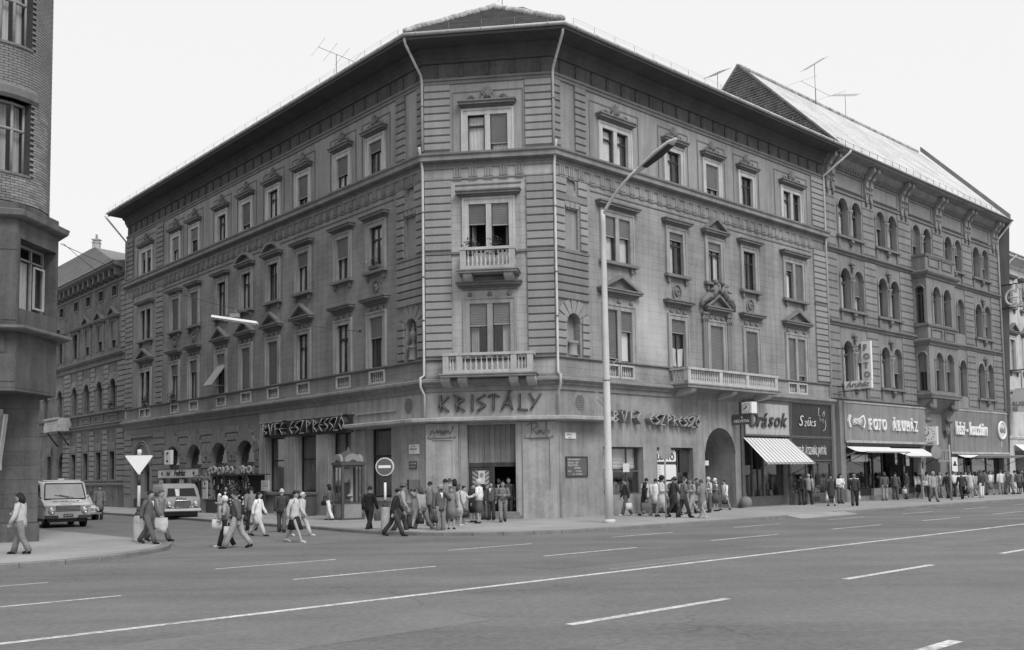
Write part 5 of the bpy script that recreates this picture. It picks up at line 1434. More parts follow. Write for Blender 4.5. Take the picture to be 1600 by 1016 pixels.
for a, z in cand:
    p = tp(a, TR, z); Mb = Matrix.Translation(p) @ Matrix.Rotation(a+math.pi/2, 4, 'Z')
    if (a, z) in ps: obj('brick', bmx, 'brick', tw, PW[B.name] @ Mb if False else Mb @ Matrix())
    else:
        vs = [Mb @ v.co for v in bmx.vertices]; extra.add(vs, [tuple(f.vertices) for f in bmx.polygons])
tag(obj('brickwork', extra, 'brick', tw, Matrix()), kind='stuff')
for z0, z1 in ((11.75, 14.15), (15.95, 18.4)):
    m = MB(); r = TR-.32
    ar = [i0+(i1-i0)*k/12 for k in range(13)]
    for zz in (z0+.06, z1-.06, z0+(z1-z0)*.62): m.tube([tp(a, r, zz) for a in ar], .055, 6)
    for k in (0, 4, 8, 12): m.tube([tp(ar[k], r, z0), tp(ar[k], r, z1)], .05, 6)
    w_ = on(B, 'tower_window', m, 'frame_light', Matrix())
    for k in range(12):
        obj('pane', MB().quad(tp(ar[k], r, z0+.1), tp(ar[k+1], r, z0+.1), tp(ar[k+1], r, z1-.1), tp(ar[k], r, z1-.1)), 'glass', w_)
    for k in (0, 1, 2, 5, 6, 9, 10, 11):
        obj('curtain', MB().quad(tp(ar[k], r-.2, z0+.1), tp(ar[k+1], r-.17, z0+.1), tp(ar[k+1], r-.2, z1-.1), tp(ar[k], r-.17, z1-.1)), 'curtain_dim', w_)
    sl_ = MB(); V = []
    for a in ar: V += [tp(a, TR+.05, z0-.08), tp(a, TR+.05, z0), tp(a, TR-.4, z0+.02)]
    sl_.add(V, [f for k in range(12) for f in ((3*k, 3*k+3, 3*k+4, 3*k+1), (3*k+1, 3*k+4, 3*k+5, 3*k+2))]); obj('sill', sl_, 'tower_ledge', w_)
lt = MB(); V = []
la = [i0-.12+(i1-i0+.24)*k/12 for k in range(13)]
for a in la: V += [tp(a, TR+.03, 14.15), tp(a, TR+.1, 14.25), tp(a, TR+.09, 14.5), tp(a, TR, 14.62), tp(a, TR-.4, 14.15)]
lt.add(V, [f for k in range(12) for f in ((5*k+4, 5*k+9, 5*k+5, 5*k), (5*k, 5*k+5, 5*k+6, 5*k+1), (5*k+1, 5*k+6, 5*k+7, 5*k+2), (5*k+2, 5*k+7, 5*k+8, 5*k+3))]+[(0,1,2,3),(63,62,61,60)])
on(B, 'lintel', lt, 'tower_ledge', Matrix())
on(B, 'tower_foot', MB().lathe([(TR+.02, 10.3), (TR+.02, 10.74), (TR-.02, 10.8)], 48, TC.x, TC.y), 'tower_stone', Matrix())
# long wings of the same house behind and beside the tower (they flank the side street and the main road)
on(B, 'side_wing', MB().prism_z([PC0+Vector((-.3, .6)), PC0+Vector((-.3, .6))+ULv*42, PC0+ULv*42+Vector((-9, -8)), PC0+Vector((-9, -6))], -.2, 20.5), 'tower_stone', Matrix())
on(B, 'main_wing', MB().prism_z([Vector((-19.2, 28.0)), Vector((-24, 36)), Vector((-24, 36))-URv*30, Vector((-19.2, 28.0))-URv*30], -.2, 20.5), 'tower_stone', Matrix())
# the stone bay
TA, TB = Vector((-15.22, 29.3)), Vector((-15.07, 31.6))
A0 = Vector((-19.5, 28.1)); BK = TB+ULv*6
poly = [A0, TA, TB, BK]
def ring(path, prof, nm, m): return on(B, nm, sweep(path, prof), m, Matrix())
wl = MB()
# front face with stone slabs, side face with a deep window
on(B, 'bay_wall', MB().add([(A0.x, A0.y, 4.8), (TA.x, TA.y, 4.8), (TA.x, TA.y, 10.2), (A0.x, A0.y, 10.2)], [(0, 1, 2, 3)]), 'tower_stone', Matrix())
dv = TB-TA; ln = dv.length; dv = dv/ln; nv = Vector((dv.y, -dv.x))
MS = Matrix(((dv.x, -nv.x, 0, TA.x), (dv.y, -nv.y, 0, TA.y), (0, 0, 1, 0), (0, 0, 0, 1)))
on(B, 'bay_wall', wall_mesh(0, ln, 4.8, 10.2, [(.12, ln-.12, 7.3, 9.5, 0, .9)]), ['tower_stone', 'room'], MS)
bw_ = on(B, 'bay_window', MB().box(.14, .2, .42, .5, 7.32, 9.48).box(ln-.2, ln-.13, .42, .5, 7.32, 9.48).box(.2, ln-.2, .42, .5, 7.32, 7.4).box(.2, ln-.2, .42, .5, 9.4, 9.48).box(1.42, 1.48, .42, .5, 7.4, 9.4).box(.2, ln-.2, .42, .5, 9.0, 9.05), 'frame_light', MS)
obj('pane', MB().box(.2, 1.42, .455, .462, 7.4, 9.0), 'glass', bw_); obj('pane', MB().box(1.48, ln-.2, .455, .462, 7.4, 9.0), 'glass', bw_)
obj('casement', MB().box(1.5, 1.54, .34, .4, 7.5, 8.9).box(2.0, 2.04, .3, .36, 7.5, 8.9).box(1.54, 2.0, .32, .38, 8.84, 8.9).box(1.54, 2.0, .32, .38, 7.5, 7.56), 'stone_light', bw_)
for k in range(6): obj('blind_slat', cached('bslat', lambda: MB().box(-.03, .03, .56, .58, 7.4, 8.98).mesh('blind_slat')), 'curtain', bw_, T(.95+.09*k, 0, 0))
on(B, 'bay_wall', MB().add([(TB.x, TB.y, 4.8), (BK.x, BK.y, 4.8), (BK.x, BK.y, 10.2), (TB.x, TB.y, 10.2)], [(0, 1, 2, 3)]), 'tower_stone', Matrix())
for i, (zz, x0, x1) in enumerate([(5.0, 0, 1.5), (5.0, 1.5, 3), (5.9, .3, 1.9), (5.9, 1.9, 3.2), (6.9, .0, 1.2), (6.9, 1.2, 2.8), (8.0, .6, 2.0), (8.0, 2.0, 3.4), (9.1, 0, 1.6), (9.1, 1.6, 3)]):
    fd = (A0-TA).normalized(); h = (.85, 1.0, 1.0, 1.05, 1.05)[i//2]
    q = TA+fd*((x0+x1)/2+.02); Mf = Matrix.Translation((q.x, q.y, zz)) @ Matrix.Rotation(math.atan2(-fd.y, -fd.x), 4, 'Z')
    on(B, 'stone_slab', MB().block(-(x1-x0)/2+.004, (x1-x0)/2-.004, -.02, -.002, .004, h-.004, .006), 'tower_slab', Mf)
on(B, 'bay_roof', MB().prism_z([A0, TA, TB, BK, BK+Vector((-6, 0)), A0+Vector((-4, 4))], 10.15, 10.6), 'tower_stone', Matrix())
on(B, 'bay_floor', MB().prism_z([A0, TA, TB, BK, BK+Vector((-6, 0)), A0+Vector((-4, 4))], 4.72, 4.82), 'tower_stone', Matrix())
ring(poly, [(-.05,10.08),(.2,10.1),(.28,10.14),(.32,10.3),(-.05,10.42)], 'bay_cornice', 'tower_ledge')
ring(poly, [(-.05,6.56),(.38,6.58),(.42,6.62),(.42,6.7),(-.05,6.76)], 'bay_ledge', 'tower_ledge')
# ground-floor pier faced with slabs
PC = Vector((-15.44, 31.29)); pf = Vector((-.93, -.367))
P0 = PC+pf*4; PB = PC+ULv*7
on(B, 'pier', MB().prism_z([P0, PC, PB, PB+Vector((-5, 0)), P0+Vector((-2, 3))], -.2, 4.75), 'tower_stone', Matrix())
for r in range(9):
    zz = .62+r*.46
    for k in range(4):
        x0, x1 = (k+.5*(r % 2))*1.0-.5, (k+1+.5*(r % 2))*1.0-.5
        x0 = max(x0, 0.0)
        if x1-x0 < .2: continue
        q = PC+pf*((x0+x1)/2); Mf = Matrix.Translation((q.x, q.y, zz)) @ Matrix.Rotation(math.atan2(-pf.y, -pf.x), 4, 'Z')
        w = round(x1-x0, 2)
        on(B, 'stone_slab', cached(('ts', w), lambda: MB().block(-w/2+.003, w/2-.003, -.02, -.002, .003, .457, .005).mesh('stone_slab')), 'tower_slab', Mf)
q = PC+pf*2
on(B, 'plinth', MB().box(-2.06, 2.06, -.07, -.002, -.2, .6), 'tower_stone', Matrix.Translation((q.x, q.y, 0)) @ Matrix.Rotation(math.atan2(-pf.y, -pf.x), 4, 'Z'))
# ================================================================= shop fronts
def shopfront(B, f, u0, u1, z0, z1, y, divs, base=.5, fm='frame_mid', goods=True, seed=0, doors=()):
    """window wall set back in a shop opening: frames, panes, base panel, goods behind the glass"""
    w = u1-u0; r = random.Random(seed)
    o = on(B, 'shop_front', MB().box(.01, w-.01, y-.08, y+.08, z0+.003, z0+base), fm, FM(f, u0))
    obj('head_rail', MB().box(.01, w-.01, y-.05, y+.05, z1-.12, z1-.005), fm, o)
    xs = [0.01]+list(divs)+[w-.01]
    for i, x in enumerate(xs): obj('mullion', MB().box(max(.01, x-.05), min(w-.01, x+.05), y-.06, y+.06, z0+base, z1-.12), fm, o)
    for i in range(len(xs)-1):
        a, b = xs[i]+.05, xs[i+1]-.05
        if i in doors:
            obj('door', MB().box(a+.1, a+.2, y+.2, y+.26, z0, z1-.3).box(b-.2, b-.1, y+.2, y+.26, z0, z1-.3).box(a+.2, b-.2, y+.2, y+.26, z0, z0+.5), 'frame_dark', o); continue
        obj('pane', MB().box(a, b, y-.005, y+.005, z0+base, z1-.12), 'glass_shop', o)
        if goods:
            n = max(2, int((b-a)/.45))
            for k in range(n):
                gx = a+(b-a)*(k+.5)/n; gw = r.uniform(.12, .2); gh = r.uniform(.25, 1.1); st = z0+base+.02
                g_ = MB()
                kind = r.randrange(3)
                if kind == 0: g_.box(gx-gw, gx+gw, y+.25, y+.5, st, st+gh*.5).ball((gx, y+.4, st+gh*.5+.1), .13, 7, 5)
                elif kind == 1: g_.lathe([(.14, st), (.1, st+.1), (.05, st+.3), (.16, st+gh*.8), (.05, st+gh)], 8, gx, y+.45)
                else: g_.box(gx-gw*.7, gx+gw*.7, y+.5, y+.53, st+.3, st+.3+gh).box(gx-gw, gx+gw, y+.3, y+.6, st, st+.3)
                obj('display_goods', g_, ('goods', 'goods_pale')[r.randrange(2)], o)
            obj('display_shelf', MB().box(a, b, y+.15, y+.75, z0+base-.03, z0+base+.015), fm, o)
            obj('display_back', MB().box(a, b, y+.95, y+.98, z0+base, z0+base+1.5), 'curtain_dim' if seed % 2 else 'goods', o)
    return o
shopfront(HB, 'R', 14.35, 18.75, .02, 3.88, .35, (1.25, 2.35), .55, 'frame_mid', True, 3, doors=(1,))
on(HB, 'shop_pier', MB().box(-.13, .13, -.1, -.003, -.2, 5.85), 'frame_mid', FM('R', 14.18)); on(HB, 'shop_pier', MB().box(-.12, .12, -.1, -.003, -.2, 5.9), 'frame_mid', FM('R', 18.9)); on(HB, 'shop_pier', MB().box(-.13, .12, -.12, -.003, -.2, 6.0), 'frame_mid', FM('R', 23.68))
shopfront(HB, 'R', 19.05, 23.55, .5, 2.5, .02, (1.7, 2.5), .12, 'frame_mid', True, 4, doors=(1,))
on(HB, 'shop_base', MB().box(-2.2, 2.2, -.06, -.003, -.2, .48), 'frame_mid', FM('R', 21.3)); on(HB, 'base_vent', MB().box(-.45, .45, -.075, -.062, .12, .42), 'frame_dark', FM('R', 21.6))
shopfront(HR, 'R', 25.1, 35.9, .3, 3.48, .6, (.9, 3.9, 4.9, 6.2, 9.2), .45, 'frame_dark', True, 6, doors=(4,))
shopfront(HR, 'R', 42.0, 50.6, .3, 2.98, .4, (2.0, 3.2, 6.0), .4, 'frame_mid', True, 7, doors=(1,))
obj('notice', MB().box(27.4, 29.6, .52, .54, 2.55, 3.0), 'paper', None) if False else None
on(HR, 'window_poster', MB().box(-1.1, 1.1, .54, .56, 2.5, 2.95), 'sign_pale', FM('R', 28.2))
for u, z0, z1, w in ((25.6, 1.5, 2.5, .35), (34.9, 2.2, 3.1, .5), (33.2, 2.3, 3.1, .3), (41.6, 1.9, 2.5, .4)):
    on(HR, 'poster', MB().box(-w/2, w/2, -.05 if u > 40 else .5, -.03 if u > 40 else .52, z0, z1), 'paper', FM('R', u))
on(HR, 'shop_pier', MB().box(-.3, .3, -.3, -.003, -.2, 6.25), 'sign_mid', FM('R', 24.62)); on(HR, 'shop_base', MB().box(-.9, .9, .3, .55, -.2, .75), 'stucco', FM('R', 26.0)); on(HR, 'shop_base', MB().box(-1.5, 1.5, .3, .5, -.2, .75), 'stucco', FM('R', 31.0))
on(HR, 'gate_recess', MB().box(-1.2, 1.2, 2.6, 2.7, 0, 4.6), 'door_wood', FM('R', 37.75))
# ================================================================= signs
def fixed(name, label, cat, M, group=None):
    o = thing(name, label, cat, group=group); o.matrix_local = M; return o
GLY = {'K': [[(.18,0),(.18,1)],[(.68,.92),(.02,.3)],[(.2,.42),(.66,0)]], 'R': [[(.22,.0),(.22,.85)],[(0,1),(.66,.72),(.1,.38)],[(.2,.45),(.68,0)]], 'I': [[(.3,0),(.3,1)]],
  'S': [[(.62,.98),(.08,.68),(.62,.34),(.12,0)]], 'T': [[(.35,0),(.35,.98)],[(0,.84),(.35,1),(.7,.84)]], 'Á': [[(0,.02),(.42,.98)],[(.42,.98),(.66,.02)],[(.08,.4),(.62,.34)],[(.4,1.04),(.56,1.2)]],
  'L': [[(.22,.1),(.22,1)],[(.06,.05),(.7,.0)]], 'Y': [[(.02,.98),(.36,.5)],[(.72,.98),(.08,.0)]],
  'B': [[(.1,0),(.1,1)],[(.02,1),(.58,.76),(.12,.5)],[(.12,.5),(.62,.26),(.02,.0)]], 'Ü': [[(0,1),(.3,0),(.6,1)],[(.12,1.1),(.22,1.1)],[(.4,1.1),(.5,1.1)]], 'F': [[(.12,0),(.12,1)],[(.06,1),(.58,1)],[(.1,.52),(.5,.52)]],
  'É': [[(.56,1),(.1,.5),(.56,0)],[(.1,.5),(.5,.52)],[(.3,1.1),(.5,1.2)]], 'E': [[(.56,1),(.1,.5),(.56,0)],[(.1,.5),(.5,.52)]], 'Z': [[(0,1),(.58,1),(.04,0),(.62,0)]],
  'P': [[(.1,0),(.1,1)],[(.02,1),(.6,.72),(.1,.42)]], 'Ó': [[(.32,1),(.0,.5),(.32,0),(.66,.5),(.32,1)],[(.36,1.06),(.52,1.2)]], 's': [[(.5,1),(.12,.66),(.54,.34),(.1,0)]]}
def beam(m, p, q, w, d, y0=0.0):
    dx, dz = q[0]-p[0], q[1]-p[1]; L = math.hypot(dx, dz) or 1; nx, nz = -dz/L*w/2, dx/L*w/2
    m.prism([(p[0]+nx, p[1]+nz), (p[0]-nx, p[1]-nz), (q[0]-nx, q[1]-nz), (q[0]+nx, q[1]+nz)], y0-d, y0)
def letter(o, ch, x, z, h, w, sw, d, m1, m2, y0=0.0):
    m = MB(); t = MB()
    for k, st in enumerate(GLY[ch]):
        for p, q in zip(st, st[1:]):
            P, Q = (p[0]*w, p[1]*h), (q[0]*w, q[1]*h)
            beam(m, P, Q, sw, d-.004*k, y0)
            t.tube([(P[0], y0-d-.02, P[1]), (Q[0], y0-d-.02, Q[1])], sw*.16, 5)
    c = obj('letter', m, m1, o, T(x, 0, z)); obj('neon_tube', t, m2, c)
    return c
s = fixed('neon_sign', 'angular KRISTÁLY lettering above the corner entrance', 'sign', FM('C', 0, 4.82, .002))
for ch, x in zip('KRISTÁLY', (.56, 1.28, 1.92, 2.28, 2.85, 3.47, 4.14, 4.72)): letter(s, ch, x, 0.02, .74, .74, .085, .13, 'lettering_dark', 'lettering_grey')
s = fixed('neon_sign', 'angular BÜFÉ ESZPRESSZÓ lettering over the left coffee-house windows', 'sign', FM('L', 15.0, 4.32, .1))
obj('sign_backing', MB().box(-.2, 8.9, .02, .09, -.12, .82), 'lettering_dark', s)
for ch, x in zip('BÜFÉESZPRESSZÓ', (0.0, .72, 1.38, 1.9, 3.0, 3.62, 4.16, 4.86, 5.46, 6.08, 6.64, 7.12, 7.56, 8.14)): letter(s, ch, x, 0.02, .66, .74, .085, .26, 'lettering_dark', 'sign_pale')
s = fixed('neon_sign', 'angular BÜFÉ ESZPRESSZÓ lettering right of the lamp post', 'sign', FM('R', 3.35, 3.98, .03))
for i, (ch, x) in enumerate(zip('BÜFÉESZPRESSZÓ', (0.0, .62, 1.2, 1.66, 2.62, 3.06, 3.5, 4.02, 4.44, 4.86, 5.3, 5.62, 5.94, 6.34))): letter(s, ch, x, 0.36-.028*i*.3, .52, .60, .075, .30, 'lettering_grey', 'sign_pale')
# two little neon scripts beside the entrance
def script(M, label, strokes):
    s = fixed('neon_script', label, 'sign', M)
    m = MB()
    for st in strokes: m.tube([(x, -.06-.02*math.sin(9*x), z) for x, z in st], .014, 5)
    obj('neon_tube', m, 'lettering_dark', s)
    m = MB(); m.tube([(0, -.02, -.06), (1.25, -.02, -.03)], .012, 4)
    for x, z in ((.0, -.06), (1.25, -.03), (.25, .3), (1.0, .3)): m.lathe([(.025, 0), (.025, .03)], 6, x, -.03)
    obj('bracket', m, 'lettering_dark', s)
wig = lambda x0, x1, n, h, ph=0: [(x0+(x1-x0)*k/(n*6), .1+h*abs(math.sin(k*.52+ph))+.04*math.sin(k*.31)) for k in range(n*6+1)]
script(FM('C', .12, 3.68, .14), 'thin neon script on the pier left of the entrance', [wig(.08, .3, 1, .16), wig(.36, 1.0, 5, .2, .4), [(1.0, .12), (1.1, .3), (1.16, .5), (1.1, .4)]])
script(FM('C', 4.5, 3.62, .14), 'thin neon script on the pier right of the entrance', [[(.3, .1), (.32, .6)], [(.12, .5), (.3, .62), (.55, .6), (.6, .45), (.36, .34), (.6, .1)], wig(.6, .95, 3, .18), [(1.0, .7), (.96, .3), (1.06, .1), (1.16, .25), (1.0, .3)]])
def plate(M, w, h, m, label, cat='sign', name='wall_plate', lines=(), lm='print_black', t=.03, frame=None):
    s = fixed(name, label, cat, M)
    obj('plate', MB().box(0, w, -t, -.004, 0, h), m, s)
    if frame: obj('plate_frame', rect_fillet(w+.06, h+.06, .05, t+.02), frame, s, T(w/2, 0, -.03))
    for (txt, x, z, sz, sxx) in lines: obj('lettering', text_mesh(txt, sz, .004, sx=sxx), lm, s, T(x, -t-.005, z))
    return s
plate(FM('L', 1.25, 2.97, .05), .78, .43, 'sign_white', 'small white plate with black print left of the corner pier', lines=(('IV. KER.', .2, .32, .09, 1), ('KRISTÁLY', .08, .17, .13, 1), ('I - II', .25, .05, .1, 1)))
plate(FM('L', 1.25, 2.27, .05), .62, .36, 'enamel_dark', 'small dark plate under the white one left of the corner pier', lines=(('TÁNCZENE', .06, .22, .1, 1), ('MINDEN ESTE', .06, .08, .08, 1)), lm='sign_pale')
plate(FM('R', .38, 3.53, .04), .7, .27, 'sign_white', 'white street plate high on the wall right of the corner', lines=(('ÚJPEST', .08, .15, .1, 1.2), ('utca', .2, .03, .1, 1.2)))
plate(FM('R', .42, 1.84, .04), 1.36, .86, 'enamel_dark', 'dark notice board with white lines right of the corner', cat='notice board', name='notice_board', lm='sign_pale', frame='frame_dark',
      lines=(('BÜFÉ ESZPRESSZÓ', .1, .72, .1, 1), ('REGGELI - EBÉD', .1, .58, .1, 1), ('MELEG ÉTELEK', .1, .46, .1, 1), ('ZENÉS', .5, .33, .12, 1.2), ('KÁVÉ', .1, .2, .08, 1), ('SÜTEMÉNY', .6, .2, .08, 1), ('10 - 22 ÓRÁIG', .4, .06, .1, 1)))
# watchmaker
s = fixed('shop_sign', 'pale panel sign lettered Órások over the striped awning', 'sign', FM('R', 14.35, 3.97, .03))
for k in range(3): obj('sign_panel', MB().block(.01+1.5*k, 1.49+1.5*k, -.1, -.005, 0, 1.83, .015), 'sign_cream', s)
for ch, x, z, sz in (('Ó', .2, .45, 1.15), ('r', 1.0, .45, 1.25), ('á', 1.5, .45, 1.25), ('s', 2.2, .5, 1.2), ('o', 2.75, .5, 1.2), ('k', 3.45, .5, 1.2)):
    obj('letter', text_mesh(ch, sz*.95, .07, shear=.35, bold=.012), 'lettering_dark', s, T(x, -.2, z))
obj('sign_frame', rect_fillet(4.62, 1.95, .09, .14), 'frame_mid', s, T(2.26, 0, -.06))
s = fixed('shop_sign', 'dark panel sign with white neon script Szűcs', 'sign', FM('R', 19.05, 3.98, .03))
for k in range(4): obj('sign_panel', MB().block(.01+1.13*k, 1.125+1.13*k, -.08, -.005, 0, 1.95, .012), 'sign_dark', s)
for ch, x, z, sz in (('S', .75, .6, .9), ('z', 1.3, .58, .7), ('ű', 1.62, .6, .7), ('c', 2.02, .6, .65), ('s', 2.34, .6, .75)):
    obj('letter', text_mesh(ch, sz, .03, shear=.3, bold=-.012), 'lettering_white', s, T(x, -.16, z))
m = MB()
for st in ([(3.1,1.75),(3.05,1.45),(2.95,1.25),(3.2,1.3),(3.15,1.0),(3.3,.9)], [(3.45,1.3),(3.7,1.55),(3.75,1.4),(3.6,1.2)], [(3.3,1.0),(3.55,1.05),(3.5,.8)], [(3.75,1.0),(3.85,.7),(3.7,.42),(3.45,.35)]): m.tube([(x, -.13, z) for x, z in st], .016, 5)
obj('fox_outline', m, 'sign_pale', s)
obj('sign_frame', rect_fillet(4.64, 2.08, .09, .13), 'frame_mid', s, T(2.26, 0, -.07))
s = fixed('shop_sign', 'black board reading RENDELÉS, ÁTSZABÁS, JAVÍTÁS', 'sign', FM('R', 19.05, 2.58, .03))
obj('sign_panel', MB().box(0, 4.52, -.06, -.005, 0, 1.28), 'sign_dark', s); obj('sign_frame', rect_fillet(4.64, 1.38, .07, .1), 'frame_mid', s, T(2.26, 0, -.05))
obj('lettering', text_mesh('RENDELÉS, ÁTSZABÁS, JAVÍTÁS', .62, .01, sx=.44, bold=.008), 'sign_pale', s, T(.12, -.072, .34))
# photo shop
s = fixed('shop_sign', 'long grey board with white slab letters FOTO ÁRUHÁZ', 'sign', FM('R', 24.75, 3.72, .02))
obj('sign_panel', MB().box(0, 11.6, -.38, -.005, 0, 2.5), 'sign_board', s)
obj('sign_frame', MB().box(-.03, 11.63, -.46, -.38, -.06, .1).box(-.03, 11.63, -.43, -.38, 2.42, 2.52), 'stucco', s)
m = MB(); pts = [(-1.08,0),(-.9,-.42),(-.5,-.22),(0,-.16),(.5,-.22),(.9,-.42),(1.08,0),(.9,.42),(.5,.22),(0,.16),(-.5,.22),(-.9,.42)]
obj('emblem', MB().prism(pts, -.5, -.39), 'lettering_white', s, T(1.35, 0, 1.28)); obj('emblem_field', MB().prism([(x*.84, z*.74) for x, z in pts], -.52, -.501), 'sign_mid', s, T(1.35, 0, 1.28))
obj('lettering', text_mesh('OFOTÉRT', .34, .02, bold=.01, sx=.82), 'lettering_white', s, T(.68, -.545, 1.15))
for txt, x0, x1 in (('FOTO', 2.85, 5.25), ('ÁRUHÁZ', 6.1, 9.85)):
    n = len(txt); st = (x1-x0)/n
    for i, ch in enumerate(txt):
        m = text_mesh(ch, .98, .12, bold=.02, sx=.72)
        l = obj('letter', m, 'lettering_white', s, T(x0+i*st, -.52, .82))
        if ch in 'FTRH': obj('serif', MB().box(0, .3, -.0, .12, -.02, .07), 'lettering_white', l)
s = fixed('blade_sign', 'projecting white sign with upright FOTO above script Áruház', 'sign', FM('R', 24.7, 6.9, 0) @ Matrix.Rotation(R_(-90), 4, 'Z'))
obj('upright_board', MB().box(1.72, 2.32, -.1, .1, .52, 2.85), 'sign_white', s); obj('lower_board', MB().box(.55, 2.3, -.11, .11, 0, .5), 'sign_white', s)
for ch, z in zip('FOTO', (2.3, 1.75, 1.2, .65)): obj('letter', text_mesh(ch, .5, .06, bold=.02), 'lettering_grey', s, T(1.86, -.18, z))
obj('lettering', text_mesh('Áruház', .46, .05, shear=.35, bold=.006, sx=1.1), 'lettering_grey', s, T(.66, -.17, .12))
for z in (-.1, .25, 2.6): obj('bracket', MB().tube([(0, 0, z), (1.75, 0, z)], .025, 5), 'metal_dark', s)
def clock_face(o, w, h, y, big=True, x0=0, z0=0):
    obj('dial', MB().box(x0+.04, x0+w-.04, y-.015, y, z0+.04 if not big else z0+h-w+.04, z0+h-.04), 'sign_white', o)
    cx, cz = x0+w/2, z0+h-w/2 if big else z0+h/2; r = w*.4
    m = MB()
    for k in range(12):
        a = k*math.pi/6; beam(m, (cx+r*.8*math.sin(a), cz+r*.8*math.cos(a)), (cx+r*math.sin(a), cz+r*math.cos(a)), .05 if big else .03, .01, y-.016)
    obj('hour_marks', m, 'print_black', o)
    a1, a2 = R_(-5), R_(-115)
    m = MB(); beam(m, (cx, cz), (cx+r*.5*math.sin(a1), cz+r*.5*math.cos(a1)), .055, .01, y-.03); obj('hour_hand', m, 'print_black', o)
    m = MB(); beam(m, (cx, cz), (cx+r*.75*math.sin(a2), cz+r*.75*math.cos(a2)), .04, .01, y-.045); obj('minute_hand', m, 'print_black', o)
s = fixed('street_clock', 'square white box clock hung beside the FOTO ÁRUHÁZ board', 'clock', FM('R', 36.0, 3.6, 0) @ Matrix.Rotation(R_(-90), 4, 'Z'))
obj('case', MB().box(.1, 1.16, -.16, .16, 0, 1.3), 'sign_pale', s); clock_face(s, 1.06, 1.3, -.161, True, .1, 0)
obj('lettering', text_mesh('OFOTÉRT', .17, .01), 'print_black', s, T(.2, -.175, .06))
for z in (.2, 1.1): obj('bracket', MB().tube([(0, 0, z), (.12, 0, z)], .03, 5), 'metal_dark', s)
s = fixed('clock_sign', 'grey HELVETIA sign with small white cube clock above', 'clock', FM('R', 13.4, 4.46, 0) @ Matrix.Rotation(R_(-90), 4, 'Z'))
obj('sign_board', MB().box(.08, 1.26, -.1, .1, 0, .56), 'enamel_dark', s)
obj('lettering', text_mesh('HELVETIA', .2, .01, bold=.004, sx=1.08), 'lettering_white', s, T(.16, -.112, .12)); obj('cross_mark', MB().box(.6, .74, -.112, -.102, .36, .4).box(.65, .69, -.112, -.103, .31, .46), 'lettering_white', s)
obj('case', MB().box(.74, 1.36, -.2, .3, .58, 1.18), 'sign_white', s); clock_face(s, .62, .6, -.201, False, .74, .58)
obj('bracket', MB().tube([(0, 0, .28), (.1, 0, .28)], .04, 5), 'metal_dark', s)
# clothes shop
s = fixed('shop_sign', 'grey board with white script and round emblem right of the bay', 'sign', FM('R', 40.35, 3.1, .02))
obj('sign_panel', MB().box(0, 10.75, -.2, -.005, 0, 3.25), 'sign_board_far', s); obj('sign_frame', MB().box(-.03, 10.78, -.26, -.2, -.05, .1).box(-.03, 10.78, -.24, -.2, 3.16, 3.27), 'stucco', s)
obj('lettering', text_mesh('kézi - kosztüm', 1.35, .12, shear=.25, bold=.03, sx=.72), 'lettering_white', s, T(.6, -.36, 1.4))
m = MB().tube([(1.25+.0, 0, 0)]+[], .1, 4) if False else MB()
m.tube([(.72*math.cos(a), -.3, .66*math.sin(a)) for a in [2*math.pi*k/20 for k in range(21)]], .09, 6, cap=False)
obj('emblem', m, 'lettering_white', s, T(9.35, 0, 1.85)); obj('emblem_disc', MB().prism([(.7*math.cos(a), .64*math.sin(a)) for a in [2*math.pi*k/20 for k in range(20)]], -.3, -.2), 'sign_pale', s, T(9.35, 0, 1.85))
obj('lettering', text_mesh('NAG', .6, .03, bold=.01), 'lettering_grey', s, T(8.78, -.34, 1.65)); obj('emblem_stem', MB().box(-.03, .03, -.24, -.2, .5, 1.2), 'sign_pale', s, T(9.35, 0, 0))
# barber in the first arches
s = fixed('shop_sign', 'pale barber sign lettered FÉRFI Fodrász over the first arches', 'sign', FM('L', 30.35, 2.1, .14))
obj('sign_panel', MB().box(0, 6.6, -.14, -.005, 0, .56), 'sign_pale', s); obj('sign_frame', rect_fillet(6.68, .64, .05, .16), 'frame_mid', s, T(3.3, 0, -.04))
obj('lettering', text_mesh('FÉRFI', .3, .01, bold=.008, sx=.8), 'print_black', s, T(1.5, -.152, .16)); obj('lettering', text_mesh('Fodrász', .56, .02, shear=.3, bold=.012), 'print_black', s, T(2.75, -.162, .14))
for x in (.75, 5.85):
    m = MB()
    for k in range(4): beam(m, (x-.14*math.cos(k*.785), .28-.14*math.sin(k*.785)), (x+.14*math.cos(k*.785), .28+.14*math.sin(k*.785)), .05, .01-.001*k, -.141)
    obj('emblem', m, 'print_black', s)
for u in (30.3, 26.9, 23.3):
    p = fixed('barber_plate', 'narrow pale barber plate on the wall %s the sign' % {30.3: 'at the far end of', 26.9: 'below the middle of', 23.3: 'at the near end of'}[u], 'sign', FM('L', u, .75, .12), 'barber plates')
    obj('plate', MB().box(0, .62, -.08, -.005, 0, 1.25), 'sign_pale', p)
    m = MB()
    for k in range(3): beam(m, (.31-.1*math.cos(k*1.05), .95-.1*math.sin(k*1.05)), (.31+.1*math.cos(k*1.05), .95+.1*math.sin(k*1.05)), .05, .01-.001*k, -.081)
    obj('emblem', m, 'print_black', p); obj('lettering', text_mesh('FÉRFI', .16, .006), 'print_black', p, T(.08, -.088, .6))
p = fixed('portrait_sign', 'white lightbox with drawn head of a man above the barber sign', 'sign', FM('L', 28.5, 3.0, .5))
obj('box', MB().box(0, 1.0, -.08, .12, 0, .95), 'sign_white', p)
m = MB(); m.prism([(.5+.16*math.cos(a), .52+.22*math.sin(a)) for a in [2*math.pi*k/14 for k in range(14)]], -.088, -.081); obj('face_print', m, 'sign_pale', p)
